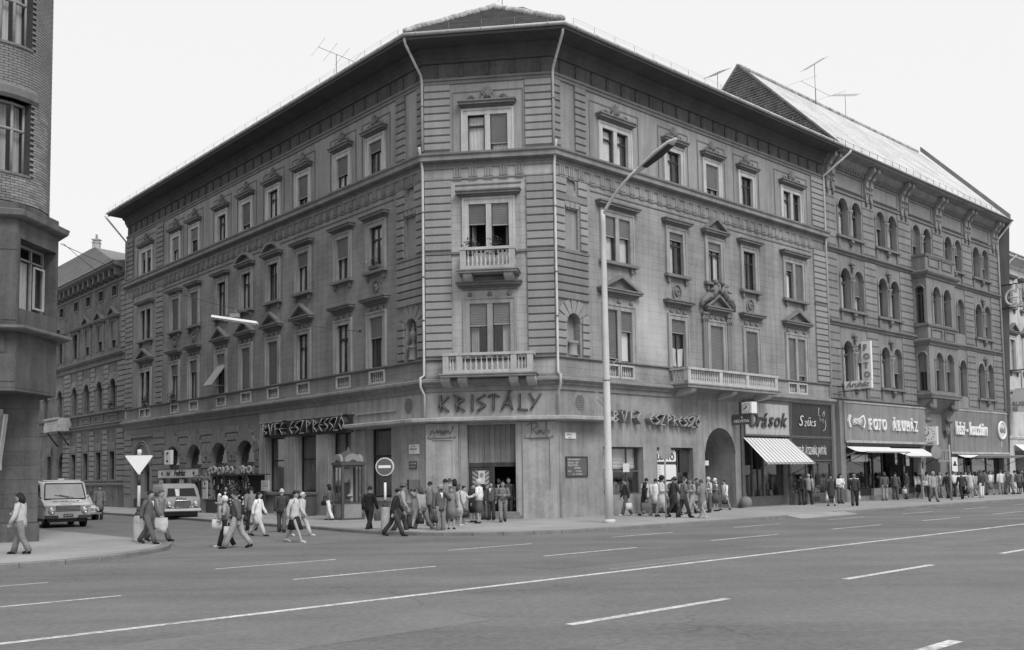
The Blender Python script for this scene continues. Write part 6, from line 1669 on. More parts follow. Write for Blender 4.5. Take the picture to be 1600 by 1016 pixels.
obj('hair_print', MB().prism([(.32,.55),(.33,.72),(.42,.82),(.6,.82),(.7,.7),(.66,.66),(.5,.7),(.38,.64)], -.094, -.0885), 'print_black', p); obj('shoulder_print', MB().prism([(.3,.16),(.7,.16),(.6,.3),(.5,.26),(.4,.3)], -.094, -.0885), 'print_black', p)
obj('bracket', MB().tube([(.5, .1, .5), (.5, .55, .5)], .03, 5), 'metal_dark', p)
# projecting signs at the right edge
s = fixed('neon_bracket_sign', 'round openwork letter sign on iron brackets at the picture edge', 'sign', FM('R', 51.4, 14.6, 0) @ Matrix.Rotation(R_(-90), 4, 'Z'))
for z in (.3, 2.2): obj('bracket', MB().tube([(0, 0, z), (2.6, 0, z)], .05, 5), 'metal_dark', s)
m = MB(); m.tube([(1.0+.5*math.cos(a), -.08, 1.1+.6*math.sin(a)) for a in [R_(40)+R_(280)*k/14 for k in range(15)]], .1, 6); m.tube([(.7, -.08, 1.1), (1.5, -.08, 1.1)], .09, 6); obj('letter', m, 'sign_pale', s)
m = MB()
for a, b in (((1.3, 1.4), (1.4, 2.1)), ((1.4, 2.1), (1.65, 1.6)), ((1.65, 1.6), (1.9, 2.1)), ((1.9, 2.1), (2.0, 1.4)), ((1.3, .9), (1.4, .2)), ((1.4, .2), (1.65, .7)), ((1.65, .7), (1.9, .2)), ((1.9, .2), (2.0, .9))): beam(m, a, b, .14, .12, -.05)
obj('letter', m, 'sign_pale', s)
s = fixed('lantern_sign', 'pale lantern-shaped box sign lettered RUG ES at the picture edge', 'sign', FM('R', 52.4, 6.5, 0) @ Matrix.Rotation(R_(-90), 4, 'Z'))
obj('box', MB().prism([(.2, 0), (1.9, 0), (1.9, .9), (1.5, 1.9), (.6, 1.9), (.2, .9)], -.35, .35), 'sign_pale', s)
obj('lettering', text_mesh('RUG', .45, .02, bold=.02), 'lettering_grey', s, T(.35, -.375, .48)); obj('lettering', text_mesh('ES', .4, .02, bold=.02), 'lettering_grey', s, T(.35, -.375, .08))
obj('bracket', MB().tube([(0, 0, 3.4), (2.2, 0, 3.4)], .05, 5), 'metal_dark', s); obj('bracket', MB().tube([(0, 0, 1.6), (.3, 0, 1.6)], .05, 5), 'metal_dark', s); obj('hanger', MB().tube([(1.0, 0, 1.9), (1.0, 0, 3.4)], .03, 5), 'metal_dark', s)
# ================================================================= awnings
def awning(label, u0, u1, d0, z0, v0, v1, d1, z1, n, mats, valance=.0, sag=0.0, group='shop awnings'):
    """cloth between the wall edge (u0..u1 at d0,z0) and the front bar (v0..v1 at d1,z1), in n strips, with arms"""
    s = thing('awning', label, 'awning', tuple(W3('R', u0, 0, 0)), group=group)
    M0 = Matrix.Translation(-W3('R', u0, 0, 0))
    for par in (0, 1):
        m = MB()
        for i in range(n):
            if len(mats) > 1 and i % 2 != par: continue
            if len(mats) == 1 and par: continue
            V = []; K = 5
            for t in range(K+1):
                q = t/K
                for e in (i/n, (i+1)/n):
                    u = (u0+(u1-u0)*e)*(1-q)+(v0+(v1-v0)*e)*q
                    V.append(W3('R', u, d0+(d1-d0)*q, z0+(z1-z0)*q-sag*math.sin(math.pi*q)))
            if valance:
                for e in (i/n, (i+1)/n): V.append(W3('R', v0+(v1-v0)*e, d1+.01, z1-valance))
            rows = len(V)//2
            m.add(V, [(2*k, 2*k+2, 2*k+3, 2*k+1) for k in range(rows-1)], True)
        if m.v: obj('cloth', m, mats[par] if len(mats) > 1 else mats[0], s, M0)
    obj('front_bar', MB().tube([W3('R', v0, d1, z1), W3('R', v1, d1, z1)], .035, 6), 'metal_grey', s, M0)
    for e in (u0+.15, u1-.15):
        v = v0+(v1-v0)*(e-u0)/(u1-u0); obj('arm', MB().tube([W3('R', e, .1, z1-.75), W3('R', v, d1-.05, z1-.03)], .022, 5), 'metal_dark', s, M0)
    return s
mat('awning_grey', 0.36, 0.8, 0.06, 1.0, 0.05, 10)
awning('steep awning with grey and white stripes under the Órások sign', 14.2, 18.7, .12, 3.8, 14.15, 19.0, 1.6, 2.4, 26, ['awning_white', 'awning_grey'], .07)
awning('flat white awning at the left end of the photo shop', 24.8, 30.4, .42, 3.42, 24.85, 30.6, 1.7, 3.06, 6, ['awning_white'], .05, .12)
awning('white awning at the clock end of the photo shop', 30.5, 35.3, .42, 3.36, 30.5, 34.9, 1.75, 2.8, 6, ['awning_white'], .05, .06)
awning('narrow rolled white awning right of the bay', 41.4, 50.6, .2, 3.0, 41.4, 50.8, 1.7, 2.9, 8, ['awning_white'], .04, .2)
awning('pale scalloped awning at the far house', 52.8, 58.0, .1, 3.9, 52.8, 58.0, 1.3, 3.0, 6, ['awning_white'], .35, .05)
# ================================================================= street furniture
t = thing('street_lamp', 'tall pale lamp post with curved arm and long lantern at the corner', 'street lamp', (3.77, 37.97, 0))
obj('base', MB().lathe([(.24, -.02), (.24, .1), (.2, .14)], 16), 'lamp_post', t)
obj('pole', MB().lathe([(.17, .1), (.165, 2.0), (.15, 2.1), (.135, 6.0), (.1, 12.0), (.09, 12.5)], 16), 'lamp_post', t)
ax = Vector((.6767, -.7362))
pt = lambda d, z: (ax.x*d, ax.y*d, z)
obj('arm', MB().tube([pt(0, 12.3), pt(.18, 12.55), pt(.6, 12.95), pt(1.2, 13.4), pt(1.75, 13.72)], [.065, .06, .055, .05, .045], 8), 'lamp_post', t)
hd = MB(); A = Vector(pt(1.5, 13.5)); Bv = Vector(pt(3.75, 14.42)); dr = (Bv-A).normalized()
prof = [(0, .05), (.12, .11), (.3, .19), (.6, .26), (.88, .22), (1.0, .08)]
side = Vector((-ax.y, ax.x, 0)); upv = side.cross(dr)*-1
if upv.z < 0: upv = -upv
V = []; N = 10
for q, r in prof:
    c = A.lerp(Bv, q)
    for k in range(N):
        a = 2*math.pi*k/N; V.append(c+side*(r*math.cos(a))+upv*(r*.55*math.sin(a)*(1 if math.sin(a) > 0 else .55)))
hd.add(V, [(i*N+k, i*N+(k+1)%N, (i+1)*N+(k+1)%N, (i+1)*N+k) for i in range(len(prof)-1) for k in range(N)]+[tuple(range(N-1, -1, -1)), tuple((len(prof)-1)*N+k for k in range(N))], True)
ln = obj('lantern', hd, 'lamp_post', t)
V = []
for q, r in prof[2:5]:
    c = A.lerp(Bv, q)
    for k in (-1, 0, 1): V.append(c+side*(r*.8*k)-upv*(r*.34+.02*(k == 0)))
obj('diffuser', MB().add(V, [(0, 1, 4, 3), (1, 2, 5, 4), (3, 4, 7, 6), (4, 5, 8, 7)]), 'frame_dark', ln)
m = MB()
for z, a in ((6.0, .5), (4.4, 2.2), (4.7, 3.6)): m.tube([(0, 0, z), (.55*math.cos(a), .55*math.sin(a), z+.5)], .02, 5)
m.lathe([(.15, 5.6), (.15, 5.68)], 12)
obj('flag_holder', m, 'metal_grey', t)
obj('poster', MB().lathe([(.176, 1.7), (.172, 2.0), (.165, 2.4)], 10, 0, 0, R_(190), R_(260)), 'paper', t)
# --- bollard signs
def bollard(t, h=.86, r=.17):
    obj('bollard', MB().lathe([(r+.02, 0), (r+.02, .06), (r, .1), (r, h-.12), (r-.02, h-.05), (r*.6, h)], 14), 'concrete', t)
    obj('lamp_ball', MB().ball((0, 0, h+.02), .12, 10, 7), 'metal_dark', t)
t = thing('yield_sign', 'white triangular yield sign on striped post and concrete bollard', 'road sign', (-11.86, 30.52, 0))
bollard(t, .82)
obj('post', MB().lathe([(.05, .85), (.05, 2.74)], 10), 'sign_white', t); obj('post_band', MB().lathe([(.055, .86), (.055, 1.1)], 10), 'metal_dark', t); obj('post_band', MB().lathe([(.055, 1.76), (.055, 2.1)], 10), 'metal_dark', t)
obj('sign_plate', MB().prism([(-.41, 2.69), (-.39, 2.65), (-.03, 2.13), (.03, 2.13), (.39, 2.65), (.41, 2.69), (.39, 2.71), (-.39, 2.71)], -.09, -.07), 'sign_white', t); obj('sign_back', MB().prism([(-.38, 2.68), (0, 2.15), (.38, 2.68)], -.069, -.06), 'metal_grey', t)
obj('top_lamp', MB().lathe([(.07, 2.72), (.07, 2.88), (.04, 2.9)], 8), 'sign_pale', t)
t.rotation_euler = (0, 0, R_(14))
t = thing('no_entry_sign', 'round no-entry sign on striped post and concrete bollard before the corner', 'road sign', (-4.62, 34.76, 0))
bollard(t, .86, .16)
obj('post', MB().lathe([(.045, .9), (.045, 1.72)], 10), 'sign_white', t); obj('post_band', MB().lathe([(.05, .92), (.05, 1.1)], 10), 'metal_dark', t)
disc = lambda r, y0, y1, z=2.29: MB().prism([(r*math.cos(a), z+r*math.sin(a)) for a in [2*math.pi*k/28 for k in range(28)]], y0, y1)
obj('housing', disc(.33, -.1, .06), 'sign_pale', t); obj('sign_plate', disc(.29, -.115, -.101), 'enamel_dark', t); obj('bar', MB().box(-.22, .22, -.125, -.116, 2.24, 2.34), 'sign_white', t)
obj('stem', MB().lathe([(.04, 1.7), (.04, 2.0)], 8), 'metal_dark', t)
t = thing('bollard_post', 'second pale bollard post behind the no-entry sign', 'bollard', (-4.35, 36.2, 0))
bollard(t, .8, .14); obj('post', MB().lathe([(.04, .85), (.04, 1.35)], 8), 'sign_pale', t)
t = thing('round_sign', 'round road sign seen from behind on a thin pole before the lottery window', 'road sign', (6.5, 41.1, 0), R_(20))
obj('pole', MB().lathe([(.035, -.02), (.035, 3.1)], 8), 'metal_grey', t); obj('sign_plate', disc(.3, -.05, -.03, 2.82), 'booth_panel', t); obj('rim', MB().tube([(.3*math.cos(a), -.04, 2.82+.3*math.sin(a)) for a in [2*math.pi*k/24 for k in range(25)]], .02, 5, cap=False), 'booth_panel', t)
t = thing('traffic_pole', 'tall pole with a frame and round sign seen from behind at the right kerb', 'road sign', (27.11, 59.66, 0), R_(25))
obj('pole', MB().lathe([(.06, -.02), (.06, 3.45)], 8), 'metal_grey', t); obj('frame', MB().box(-1.0, 0, -.03, .03, 3.05, 3.13).box(-1.0, 0, -.03, .03, 2.4, 2.48).box(-1.0, -.93, -.035, .035, 2.35, 3.35).box(-.45, -.38, -.035, .035, 2.4, 3.1), 'metal_grey', t)
obj('sign_plate', disc(.42, -.06, -.04, 3.0), 'booth_panel', t, T(-1.2, 0, 0))
t = thing('hat_sign', 'square white plate with a black hat on the bay pier', 'sign', (0, 0, 0)); t.matrix_local = FM('R', 40.0, 1.75, .35)
obj('plate', MB().box(0, .95, -.03, .0, 0, 1.05), 'sign_white', t); obj('hat_print', MB().prism([(.15, .42), (.8, .42), (.78, .5), (.68, .52), (.6, .74), (.4, .78), (.27, .55), (.14, .5)], -.036, -.031), 'print_black', t)
t = thing('poster_post', 'pale poster case on a post under the photo shop awning', 'sign', (0, 0, 0)); t.matrix_local = FM('R', 33.0, 0, 1.3)
obj('post', MB().box(-.06, .06, -.06, .06, -.02, 1.6), 'booth_panel', t); obj('case', MB().box(-.25, .25, -.09, .09, 1.6, 2.6), 'booth_panel', t); obj('notice', MB().box(-.12, .12, -.1, -.091, 2.0, 2.45), 'print_black', t)
# --- telephone box
t = thing('telephone_box', 'grey metal telephone box with domed roof before the coffee-house window', 'telephone box', (-7.62, 44.55, 0), R_(33))
hw = .5
for sx_ in (-1, 1):
    for sy_ in (-1, 1): obj('post', MB().box(sx_*hw-.055, sx_*hw+.055, sy_*hw-.055, sy_*hw+.055, 0, 2.55), 'booth_metal', t)
obj('floor', MB().box(-hw-.06, hw+.06, -hw-.06, hw+.06, 0.001, .08), 'booth_metal', t); obj('roof_rim', MB().box(-hw-.1, hw+.1, -hw-.1, hw+.1, 2.5, 2.64), 'booth_metal', t)
dome = obj('dome', MB().lathe([(.6, 2.64), (.58, 2.75), (.48, 2.95), (.3, 3.1), (.1, 3.17), (.06, 3.25), (.02, 3.36)], 16), 'booth_metal', t)
for k in range(4):
    a = k*math.pi/2; m = MB(); r = .42
    m.prism([(r*math.cos(b), 2.66+r*math.sin(b)*.85) for b in [math.pi*i/12 for i in range(13)]], -.56, -.42)
    obj('lunette', m, 'booth_panel', dome, Matrix.Rotation(a, 4, 'Z'))
for k in range(4):
    Mk = Matrix.Rotation(k*math.pi/2, 4, 'Z')
    p = obj('side_panel', MB().box(-hw+.06, hw-.06, -hw-.02, -hw+.02, .08, .72), 'booth_panel', t, Mk)
    obj('rail', MB().box(-hw+.06, hw-.06, -hw-.03, -hw+.03, .72, .8).box(-hw+.06, hw-.06, -hw-.03, -hw+.03, 2.4, 2.5), 'booth_metal', p)
    if k != 0: obj('pane', MB().box(-hw+.06, hw-.06, -hw-.004, -hw+.004, .8, 2.4), 'glass', p)
    if k in (1, 3): obj('mullion', MB().box(-.03, .03, -hw-.02, -hw+.02, .8, 2.4), 'booth_metal', p)
obj('telephone', MB().box(-.16, .16, .25, .45, 1.15, 1.7).box(-.3, .3, .2, .46, 1.0, 1.06).tube([(-.2, .3, 1.6), (-.22, .2, 1.5), (-.2, .3, 1.35)], .03, 5), 'metal_dark', t)
obj('notice', MB().box(.0, .43, .46, .465, .82, 2.35), 'paper', t); obj('notice_print', MB().prism([(.12, 1.2), (.3, 1.2), (.34, 1.5), (.26, 1.9), (.14, 1.75)], .452, .458), 'print_grey', t)
# --- crate and flower stall in front of the coffee house
t = thing('wooden_crate', 'large dark wooden chest under the coffee-house window', 'crate', (0, 0, 0)); t.matrix_local = FM('L', 11.3, 0, .9)
for k in range(6): obj('plank', cached('cplank', lambda: MB().block(-.02, .4, -.52, -.47, .05, 1.05, .012).mesh('plank')), 'box_wood', t, T(k*.4, 0, 0))
obj('body', MB().box(-.01, 2.4, -.46, .46, .02, 1.04), 'box_wood', t); obj('lid', MB().box(-.06, 2.46, -.55, .5, 1.05, 1.14), 'box_wood', t)
t = thing('price_board', 'small white price board on a pole above the crate', 'sign', (0, 0, 0)); t.matrix_local = FM('L', 12.1, 0, 1.7)
obj('pole', MB().lathe([(.02, -.01), (.02, 1.5)], 6), 'metal_dark', t); obj('board', MB().box(-.42, .42, -.02, .02, 1.3, 1.85), 'paper', t)
for k in range(3): obj('lettering', text_mesh(('VIRÁG', 'KOSZORÚ', '20 Ft')[k], .14, .004), 'print_grey', t, T(-.34, -.026, 1.68-.16*k))
t = thing('flower_stall', 'crowded flower stall hung with wreaths and ribbons against the arches', 'stall', (0, 0, 0)); t.matrix_local = FM('L', 20.3, 0, 1.2)
for x in (0.3, 3.0, 6.0):
    for y in (-.6, .55): obj('post', MB().box(x-.03, x+.03, y-.03, y+.03, 0, 2.2), 'frame_dark', t)
obj('shelf', MB().box(-.3, 6.5, -.75, .7, 2.16, 2.22), 'frame_dark', t); obj('table', MB().box(1.0, 5.6, -.6, .5, .72, .78), 'frame_dark', t); obj('back_cloth', MB().box(.4, 6.0, .58, .62, .05, 2.15), 'metal_dark', t)
obj('skirt_cloth', MB().box(1.0, 5.6, -.58, -.55, .02, .72), 'metal_dark', t)
rs = random.Random(5)
def wreath(r, m1='petal'):
    m = MB()
    for k in range(14):
        a = 2*math.pi*k/14; m.ball((r*math.cos(a), rs.uniform(-.03, .03), r*math.sin(a)), .075*r/.22+.02, 5, 4)
    return m.mesh('wreath')
wm = wreath(.17)
# pale dried-flower garland on the left part
m = MB()
for k in range(420):
    m.ball((rs.uniform(-.35, 2.1), rs.uniform(-.82, -.55), 2.05+rs.gauss(0, .09)), rs.uniform(.02, .05), 4, 3)
tag(obj('dried_flowers', m, 'leaf_pale', t), kind='stuff')
for k in range(16): obj('wreath', wm, 'petal' if k % 3 else 'leaf_pale', t, T(1.6+rs.uniform(0, 4.6), rs.uniform(-.7, -.3), 2.36+rs.uniform(0, .12), rs.uniform(-.5, .5)))
for k in range(34):
    x = rs.uniform(1.8, 6.3); z = rs.uniform(1.0, 2.0)
    m = MB(); r = rs.uniform(.12, .22)
    for j in range(9):
        a = 2*math.pi*j/9; m.ball((r*math.cos(a), rs.uniform(-.03, .03), r*math.sin(a)*1.3), .06, 5, 3)
    m.tube([(0, 0, -r), (rs.uniform(-.05, .05), -.02, -r-.35)], [.03, .05], 4)
    obj('hanging_wreath', m, rs.choice(['leaf', 'leaf', 'goods', 'leaf_pale', 'goods_pale']), t, T(x, -.62+rs.uniform(-.05, .1), z))
for x, z in ((2.35, 1.75), (3.35, 1.85), (4.35, 1.8), (2.9, 1.5)): obj('ribbon', MB().box(-.05, .05, -.7, -.69, z-.12, z+.1), 'paper', t, T(x, 0, 0))
def flower_pot(M, label, sc=1.0, seed=0):
    p = fixed('flower_bucket', label, 'flower pot', M, 'buckets of flowers at the stall')
    r = random.Random(seed)
    obj('bucket', MB().lathe([(.16*sc, 0), (.22*sc, .4*sc), (.23*sc, .42*sc)], 10), 'terracotta', p)
    m = MB()
    for k in range(60):
        a = r.uniform(0, 6.28); q = r.uniform(.05, .36)*sc; z = (.42+r.uniform(.05, .42))*sc
        m.add([(q*math.cos(a), q*math.sin(a), z), (q*math.cos(a)+.1*sc*math.cos(a+1), q*math.sin(a)+.1*sc*math.sin(a+1), z+.05), (q*math.cos(a)+.16*sc*math.cos(a), q*math.sin(a)+.16*sc*math.sin(a), z-.04)], [(0, 1, 2)])
    tag(obj('foliage', m, 'leaf', p), kind='stuff')
    m = MB()
    for k in range(26):
        a = r.uniform(0, 6.28); q = r.uniform(.0, .34)*sc
        m.ball((q*math.cos(a), q*math.sin(a), (.7+r.uniform(-.2, .25))*sc), .05*sc, 6, 4)
    tag(obj('blossoms', m, 'petal', p), kind='stuff')
flower_pot(FM('L', 14.0, 0, 1.9), 'bucket of white flowers at the near end of the stall', 1.15, 1)
flower_pot(FM('L', 15.3, 0, 2.2), 'bucket of white flowers before the stall table', .95, 2)
flower_pot(FM('L', 20.5, 0, 2.1), 'bucket of white flowers at the far end of the stall', .9, 3)
# planters on first-floor sills of the left front and on the corner balcony
for f, u, z, d, lab in (('L', 28.25, 7.3, .12, 'trailing plant box on the first-floor sill left of the hanging lamp'), ('L', 33.2, 7.3, .1, 'plant box on the double window sill at the far end'), ('C', 2.25, 11.3, .6, 'potted plant behind the small corner balcony, left'), ('C', 3.4, 11.3, .6, 'potted plant behind the small corner balcony, right'), ('L', 3.95, 12.1, .12, 'wilting plant on the second-floor sill nearest the corner'), ('L', 39.9, 7.5, .15, 'plant in the arched window of the side-street house')):
    p = fixed('potted_plant', lab, 'plant', FM(f, u, z, d)); r = random.Random(int(u*10))
    obj('pot', MB().box(-.4, .4, -.1, .1, 0, .16) if f == 'L' else MB().lathe([(.13, .5), (.18, .85)], 8), 'terracotta', p)
    m = MB(); b = .12 if f == 'L' else .85
    for k in range(150):
        a = r.uniform(0, 6.28); q = abs(r.gauss(0, .22)); x, y, zz = q*math.cos(a)*(1.6 if f == 'L' else 1), q*math.sin(a)*.6-.05, b+r.gauss(.12, .16)
        s_ = r.uniform(.05, .09); a2 = r.uniform(0, 6.28)
        m.add([(x, y, zz), (x+s_*math.cos(a2), y+s_*math.sin(a2), zz+r.uniform(-.05, .05)), (x+s_*math.cos(a2+1.2), y-.02, zz+s_)], [(0, 1, 2)])
    tag(obj('leaves', m, 'leaf', p), kind='stuff')
# --- street lamp hung on wires over the side street
wa = W3('L', 5.43, .02, 9.21); wb = Vector((-15.1, 31.8, 9.9))
lm_ = Vector((-11.6, 40.0, 8.72))
t = thing('hanging_lamp', 'long white fluorescent lamp hung on wires over the side street', 'street lamp', tuple(lm_), math.atan2(-.0, 1.0))
ld = Vector((1.81, 0.0, -.30))
obj('housing', MB().add([(-.95, -.12, .1), (.95, -.12, -.2), (.95, .12, -.2), (-.95, .12, .1), (-.95, -.17, .0), (.95, -.17, -.3), (.95, .17, -.3), (-.95, .17, .0)], [(0, 1, 2, 3), (7, 6, 5, 4), (0, 4, 5, 1), (1, 5, 6, 2), (2, 6, 7, 3), (3, 7, 4, 0)]), 'sign_white', t)
obj('ballast', MB().box(-.2, .2, -.07, .07, .0, .16).tube([(-.1, 0, .1), (0, 0, .35), (.1, 0, .1)], .015, 4), 'metal_grey', t)
obj('lamp_tube', MB().tube([(-.9, 0, -.02), (.9, 0, -.31)], .05, 6), 'lettering_white', t)
t = thing('overhead_wire', 'thin span wire carrying the hanging lamp between the houses', 'wire', tuple(wa))
def sagw(a, b, n=10, s=.0): return [a.lerp(b, k/n)+Vector((0, 0, -s*4*(k/n)*(1-k/n))) for k in range(n+1)]
top = lm_+Vector((0, 0, .35))
obj('wire', MB().tube([p-wa for p in sagw(wa, top, 6, .15)], .012, 4), 'wire', t); obj('wire', MB().tube([p-wa for p in sagw(top, wb, 8, .2)], .012, 4), 'wire', t)
m = MB(); m.lathe([(.06, 0), (.06, .06)], 8); obj('wall_anchor', m, 'metal_dark', t)
e2 = W3('L', 36.5, .1, 16.2)
t = thing('overhead_wire', 'thin cable from the brick tower house to the far cornice', 'wire', tuple(e2))
obj('wire', MB().tube([p-e2 for p in sagw(e2, Vector((-15.0, 31.8, 9.9)), 10, .25)], .012, 4), 'wire', t)
# --- aerials on the roofs
def aerial(base, h, boom, n, el, label, tilt=0.0, az=0.0, pole=.018):
    t = thing('roof_aerial', label, 'aerial', tuple(base), az, 'television aerials on the roofs')
    obj('mast', MB().lathe([(pole, -.6), (pole, h)], 6), 'metal_dark', t)
    m = MB(); c, s = math.cos(tilt), math.sin(tilt)
    m.tube([(-boom/2*c, 0, h-boom/2*s), (boom/2*c, 0, h+boom/2*s)], .012, 5)
    for k in range(n):
        q = -boom/2+boom*k/(n-1); m.tube([(q*c, -el/2, h+q*s), (q*c, el/2, h+q*s)], .007, 4)
    obj('aerial_rods', m, 'metal_dark', t)
    return t
aerial((-9.05, 49.5, 23.0), 1.35, 2.0, 4, 2.4, 'four-rod aerial above the left eaves', -.2, .5)
aerial((-2.4, 46.6, 23.6), 1.2, .5, 3, .5, 'small weathered mast left of the roof peak', .3, .2, .03)
aerial((-.2, 46.8, 24.6), 1.3, .4, 2, .4, 'thin bent mast right of the roof peak', .5, .3, .018)
aerial((13.5, 60.0, 24.5), 3.0, 2.6, 9, 1.0, 'aerial behind the right eaves left of the gable', .5, .9)
aerial((22.9, 69.6, 28.2), 4.0, 3.2, 10, .8, 'tall mast with long aerial on the pale roof', .55, .7)
aerial((23.0, 69.8, 28.2), 2.2, 4.2, 2, 2.6, 'wide two-rod aerial on the same pale roof mast', .0, .75, .01)
aerial((26.9, 74.6, 28.6), 3.2, 3.8, 14, .7, 'long slanting aerial farther along the pale roof', .25, .7)
t = thing('roof_vent', 'small black vent pipe behind the right eaves', 'vent', (13.9, 60.2, 24.5)); obj('pipe', MB().lathe([(.12, 0), (.12, 1.7)], 8), 'metal_dark', t); obj('cowl', MB().box(-.35, .35, -.25, .25, 1.7, 1.85), 'metal_dark', t)
t = thing('edge_sign', 'pale folded sign panels cut by the left edge of the picture', 'sign', (-16.02, 29.9, 0))
obj('panel', MB().box(-.3, .06, -.12, .12, 2.3, 4.2), 'stucco', t); obj('panel', MB().add([(.14, -.1, 2.4), (.14, .1, 2.4), (.32, .1, 4.05), (.32, -.1, 4.05), (.17, -.1, 2.4), (.17, .1, 2.4), (.36, .1, 4.02), (.36, -.1, 4.02)], [(0, 1, 2, 3), (4, 7, 6, 5), (0, 4, 5, 1), (3, 2, 6, 7), (0, 3, 7, 4), (1, 5, 6, 2)]), 'stucco', t, T(-.12, 0, 0))
obj('stand', MB().box(-.14, -.04, -.05, .05, 0, 2.3), 'metal_grey', t)
# ================================================================= vehicles
def shell(prof, W, rr=1.0, taper=0.0):
    """vehicle body: side profile (y along, z) closed polygon, rounded towards both sides"""
    n = len(prof); cy = sum(p[0] for p in prof)/n; cz = sum(p[1] for p in prof)/n
    V = []; F = []
    secs = [(-1, .90), (-.97, .955), (-.9, .985), (-.6, 1), (.6, 1), (.9, .985), (.97, .955), (1, .90)]
    secs = [(x, 1-(1-k)*rr) for x, k in secs]
    for x, k in secs:
        for y, z in prof:
            zz = cz+(z-cz)*(k if z > cz else 1)
            tp_ = 1-taper*max(0, (zz-cz))/2
            V.append((x*W/2*tp_, cy+(y-cy)*(.97+.03*k)+(.16*abs(x)**6 if y < cy else -.1*abs(x)**6), zz))
    for i in range(len(secs)-1):
        for j in range(n):
            j2 = (j+1)%n; F.append((i*n+j, i*n+j2, (i+1)*n+j2, (i+1)*n+j))
    m = MB(); m.add(V, F, False); m.add([V[j] for j in range(n)], [tuple(range(n))]); m.add([V[(len(secs)-1)*n+j] for j in range(n)], [tuple(range(n-1, -1, -1))])
    return m
def wheel(t, x, y, r, w=.2):
    o = obj('wheel', MB().lathe([(r*.55, -w/2), (r*.96, -w/2), (r, -w/4), (r, w/4), (r*.96, w/2), (r*.55, w/2)], 20), 'tyre', t, Matrix.Translation((x, y, r)) @ Matrix.Rotation(math.pi/2, 4, 'Y'))
    obj('rim', MB().lathe([(.02, -w/2-.0), (r*.3, -w/2-.02), (r*.56, -w/2+.01), (r*.56, w/2-.01), (r*.3, w/2+.02), (.02, w/2)], 16), 'metal_grey', o)
def headlight(t, x, y, z, r, tilt=0.0):
    o = obj('headlight', MB().lathe([(r*1.18, 0), (r*1.18, .05), (r, .08), (r*.9, .06)], 14), 'chrome', t, Matrix.Translation((x, y, z)) @ Matrix.Rotation(math.pi/2, 4, 'X'))
    obj('lens', MB().lathe([(r*.9, .05), (r*.6, .085), (.01, .1)], 14), 'lens', o)
rzv = math.atan2(.667, .745)
# pale delivery van with snub bonnet (nose at y=0, heading -y)
t = thing('delivery_van', 'pale delivery van with snub bonnet behind the brick tower pier', 'van', (-19.85, 43.0, -.12), rzv-.1)
prof = [(.02,.42),(.0,.6),(.0,.98),(.12,1.10),(.62,1.24),(.7,1.27),(1.12,1.98),(1.3,2.06),(2.2,2.1),(4.3,2.06),(4.42,1.9),(4.45,.5),(4.3,.42)]
obj('body', shell(prof, 1.94, taper=.06), 'van_white', t)
obj('roof', MB().box(-.8, .8, 1.5, 4.2, 2.08, 2.13), 'van_white', t)
obj('waist_band', MB().box(-.972, .972, -.015, 4.3, .92, 1.0), 'van_pale', t); obj('lower_front', MB().box(-.93, .93, -.02, .02, .45, .9), 'van_pale', t)
m = MB(); m.add([(-.83,.66,1.30),(.83,.66,1.30),(.76,1.075,1.95),(-.76,1.075,1.95)], [(0,1,2,3)]); obj('windscreen', m, 'windscreen', t)
m = MB()
for a, b in (((-.85,.65,1.28),(.85,.65,1.28)), ((.85,.65,1.28),(.78,1.07,1.97)), ((.78,1.07,1.97),(-.78,1.07,1.97)), ((-.78,1.07,1.97),(-.85,.65,1.28))): m.tube([a, b], .025, 5)
obj('windscreen_seal', m, 'metal_dark', t)
for s in (-1, 1):
    m = MB(); P = [(.92,1.34),(1.85,1.34),(1.85,1.9),(1.26,1.9)]
    m.add([(s*.963, y, z) for y, z in P], [(0,1,2,3) if s < 0 else (3,2,1,0)]); obj('side_window', m, 'black', t)
    headlight(t, s*.68, -.02, .78, .12); wheel(t, s*.78, .75, .36, .22); wheel(t, s*.78, 3.3, .36, .22)
    obj('wiper', MB().tube([(s*.1+.25, .66, 1.32), (s*.1-.35, .74, 1.46)], .012, 4), 'metal_dark', t)
    obj('mirror', MB().tube([(s*.95, .75, 1.3), (s*1.1, .7, 1.45)], .015, 4).box(s*1.1-.06, s*1.1+.06, .68, .71, 1.4, 1.6), 'metal_dark', t)
m = MB(); m.box(-.5, .5, -.04, .0, .74, .98); g_ = obj('grille', m, 'metal_dark', t)
for k in range(4): obj('grille_slat', cached('gsl', lambda: MB().box(-.48, .48, -.055, -.04, 0, .02).mesh('grille_slat')), 'metal_grey', g_, T(0, 0, .77+.055*k))
obj('bumper', MB().box(-.96, -.42, -.1, .05, .42, .56).box(.42, .96, -.1, .05, .42, .56), 'metal_dark', t)
pl = obj('number_plate', MB().box(-.2, .2, -.06, -.04, .5, .62), 'print_black', t); obj('lettering', text_mesh('UA 40-07', .09, .004), 'sign_white', pl, T(-.19, -.067, .53))
obj('bonnet_panel', MB().add([(-.62,.13,1.118),(.62,.13,1.118),(.6,.6,1.25),(-.6,.6,1.25)], [(0,1,2,3)]), 'sign_white', t)
tm = text_mesh('EDISZALT', .26, .006, bold=.01); tl = obj('lettering', tm, 'print_grey', t, Matrix.Translation((-.6, .2, 1.15)) @ Matrix.Rotation(R_(-70), 4, 'X'))
obj('lettering', text_mesh('SZÁLLÍTÁS', .1, .006), 'print_grey', t, T(-.32, -.03, 1.02))
obj('underbody', MB().box(-.8, .8, .2, 4.2, .25, .5), 'metal_dark', t); obj('roof_light', MB().box(-.12, .12, 1.6, 1.9, 2.13, 2.2), 'sign_pale', t)
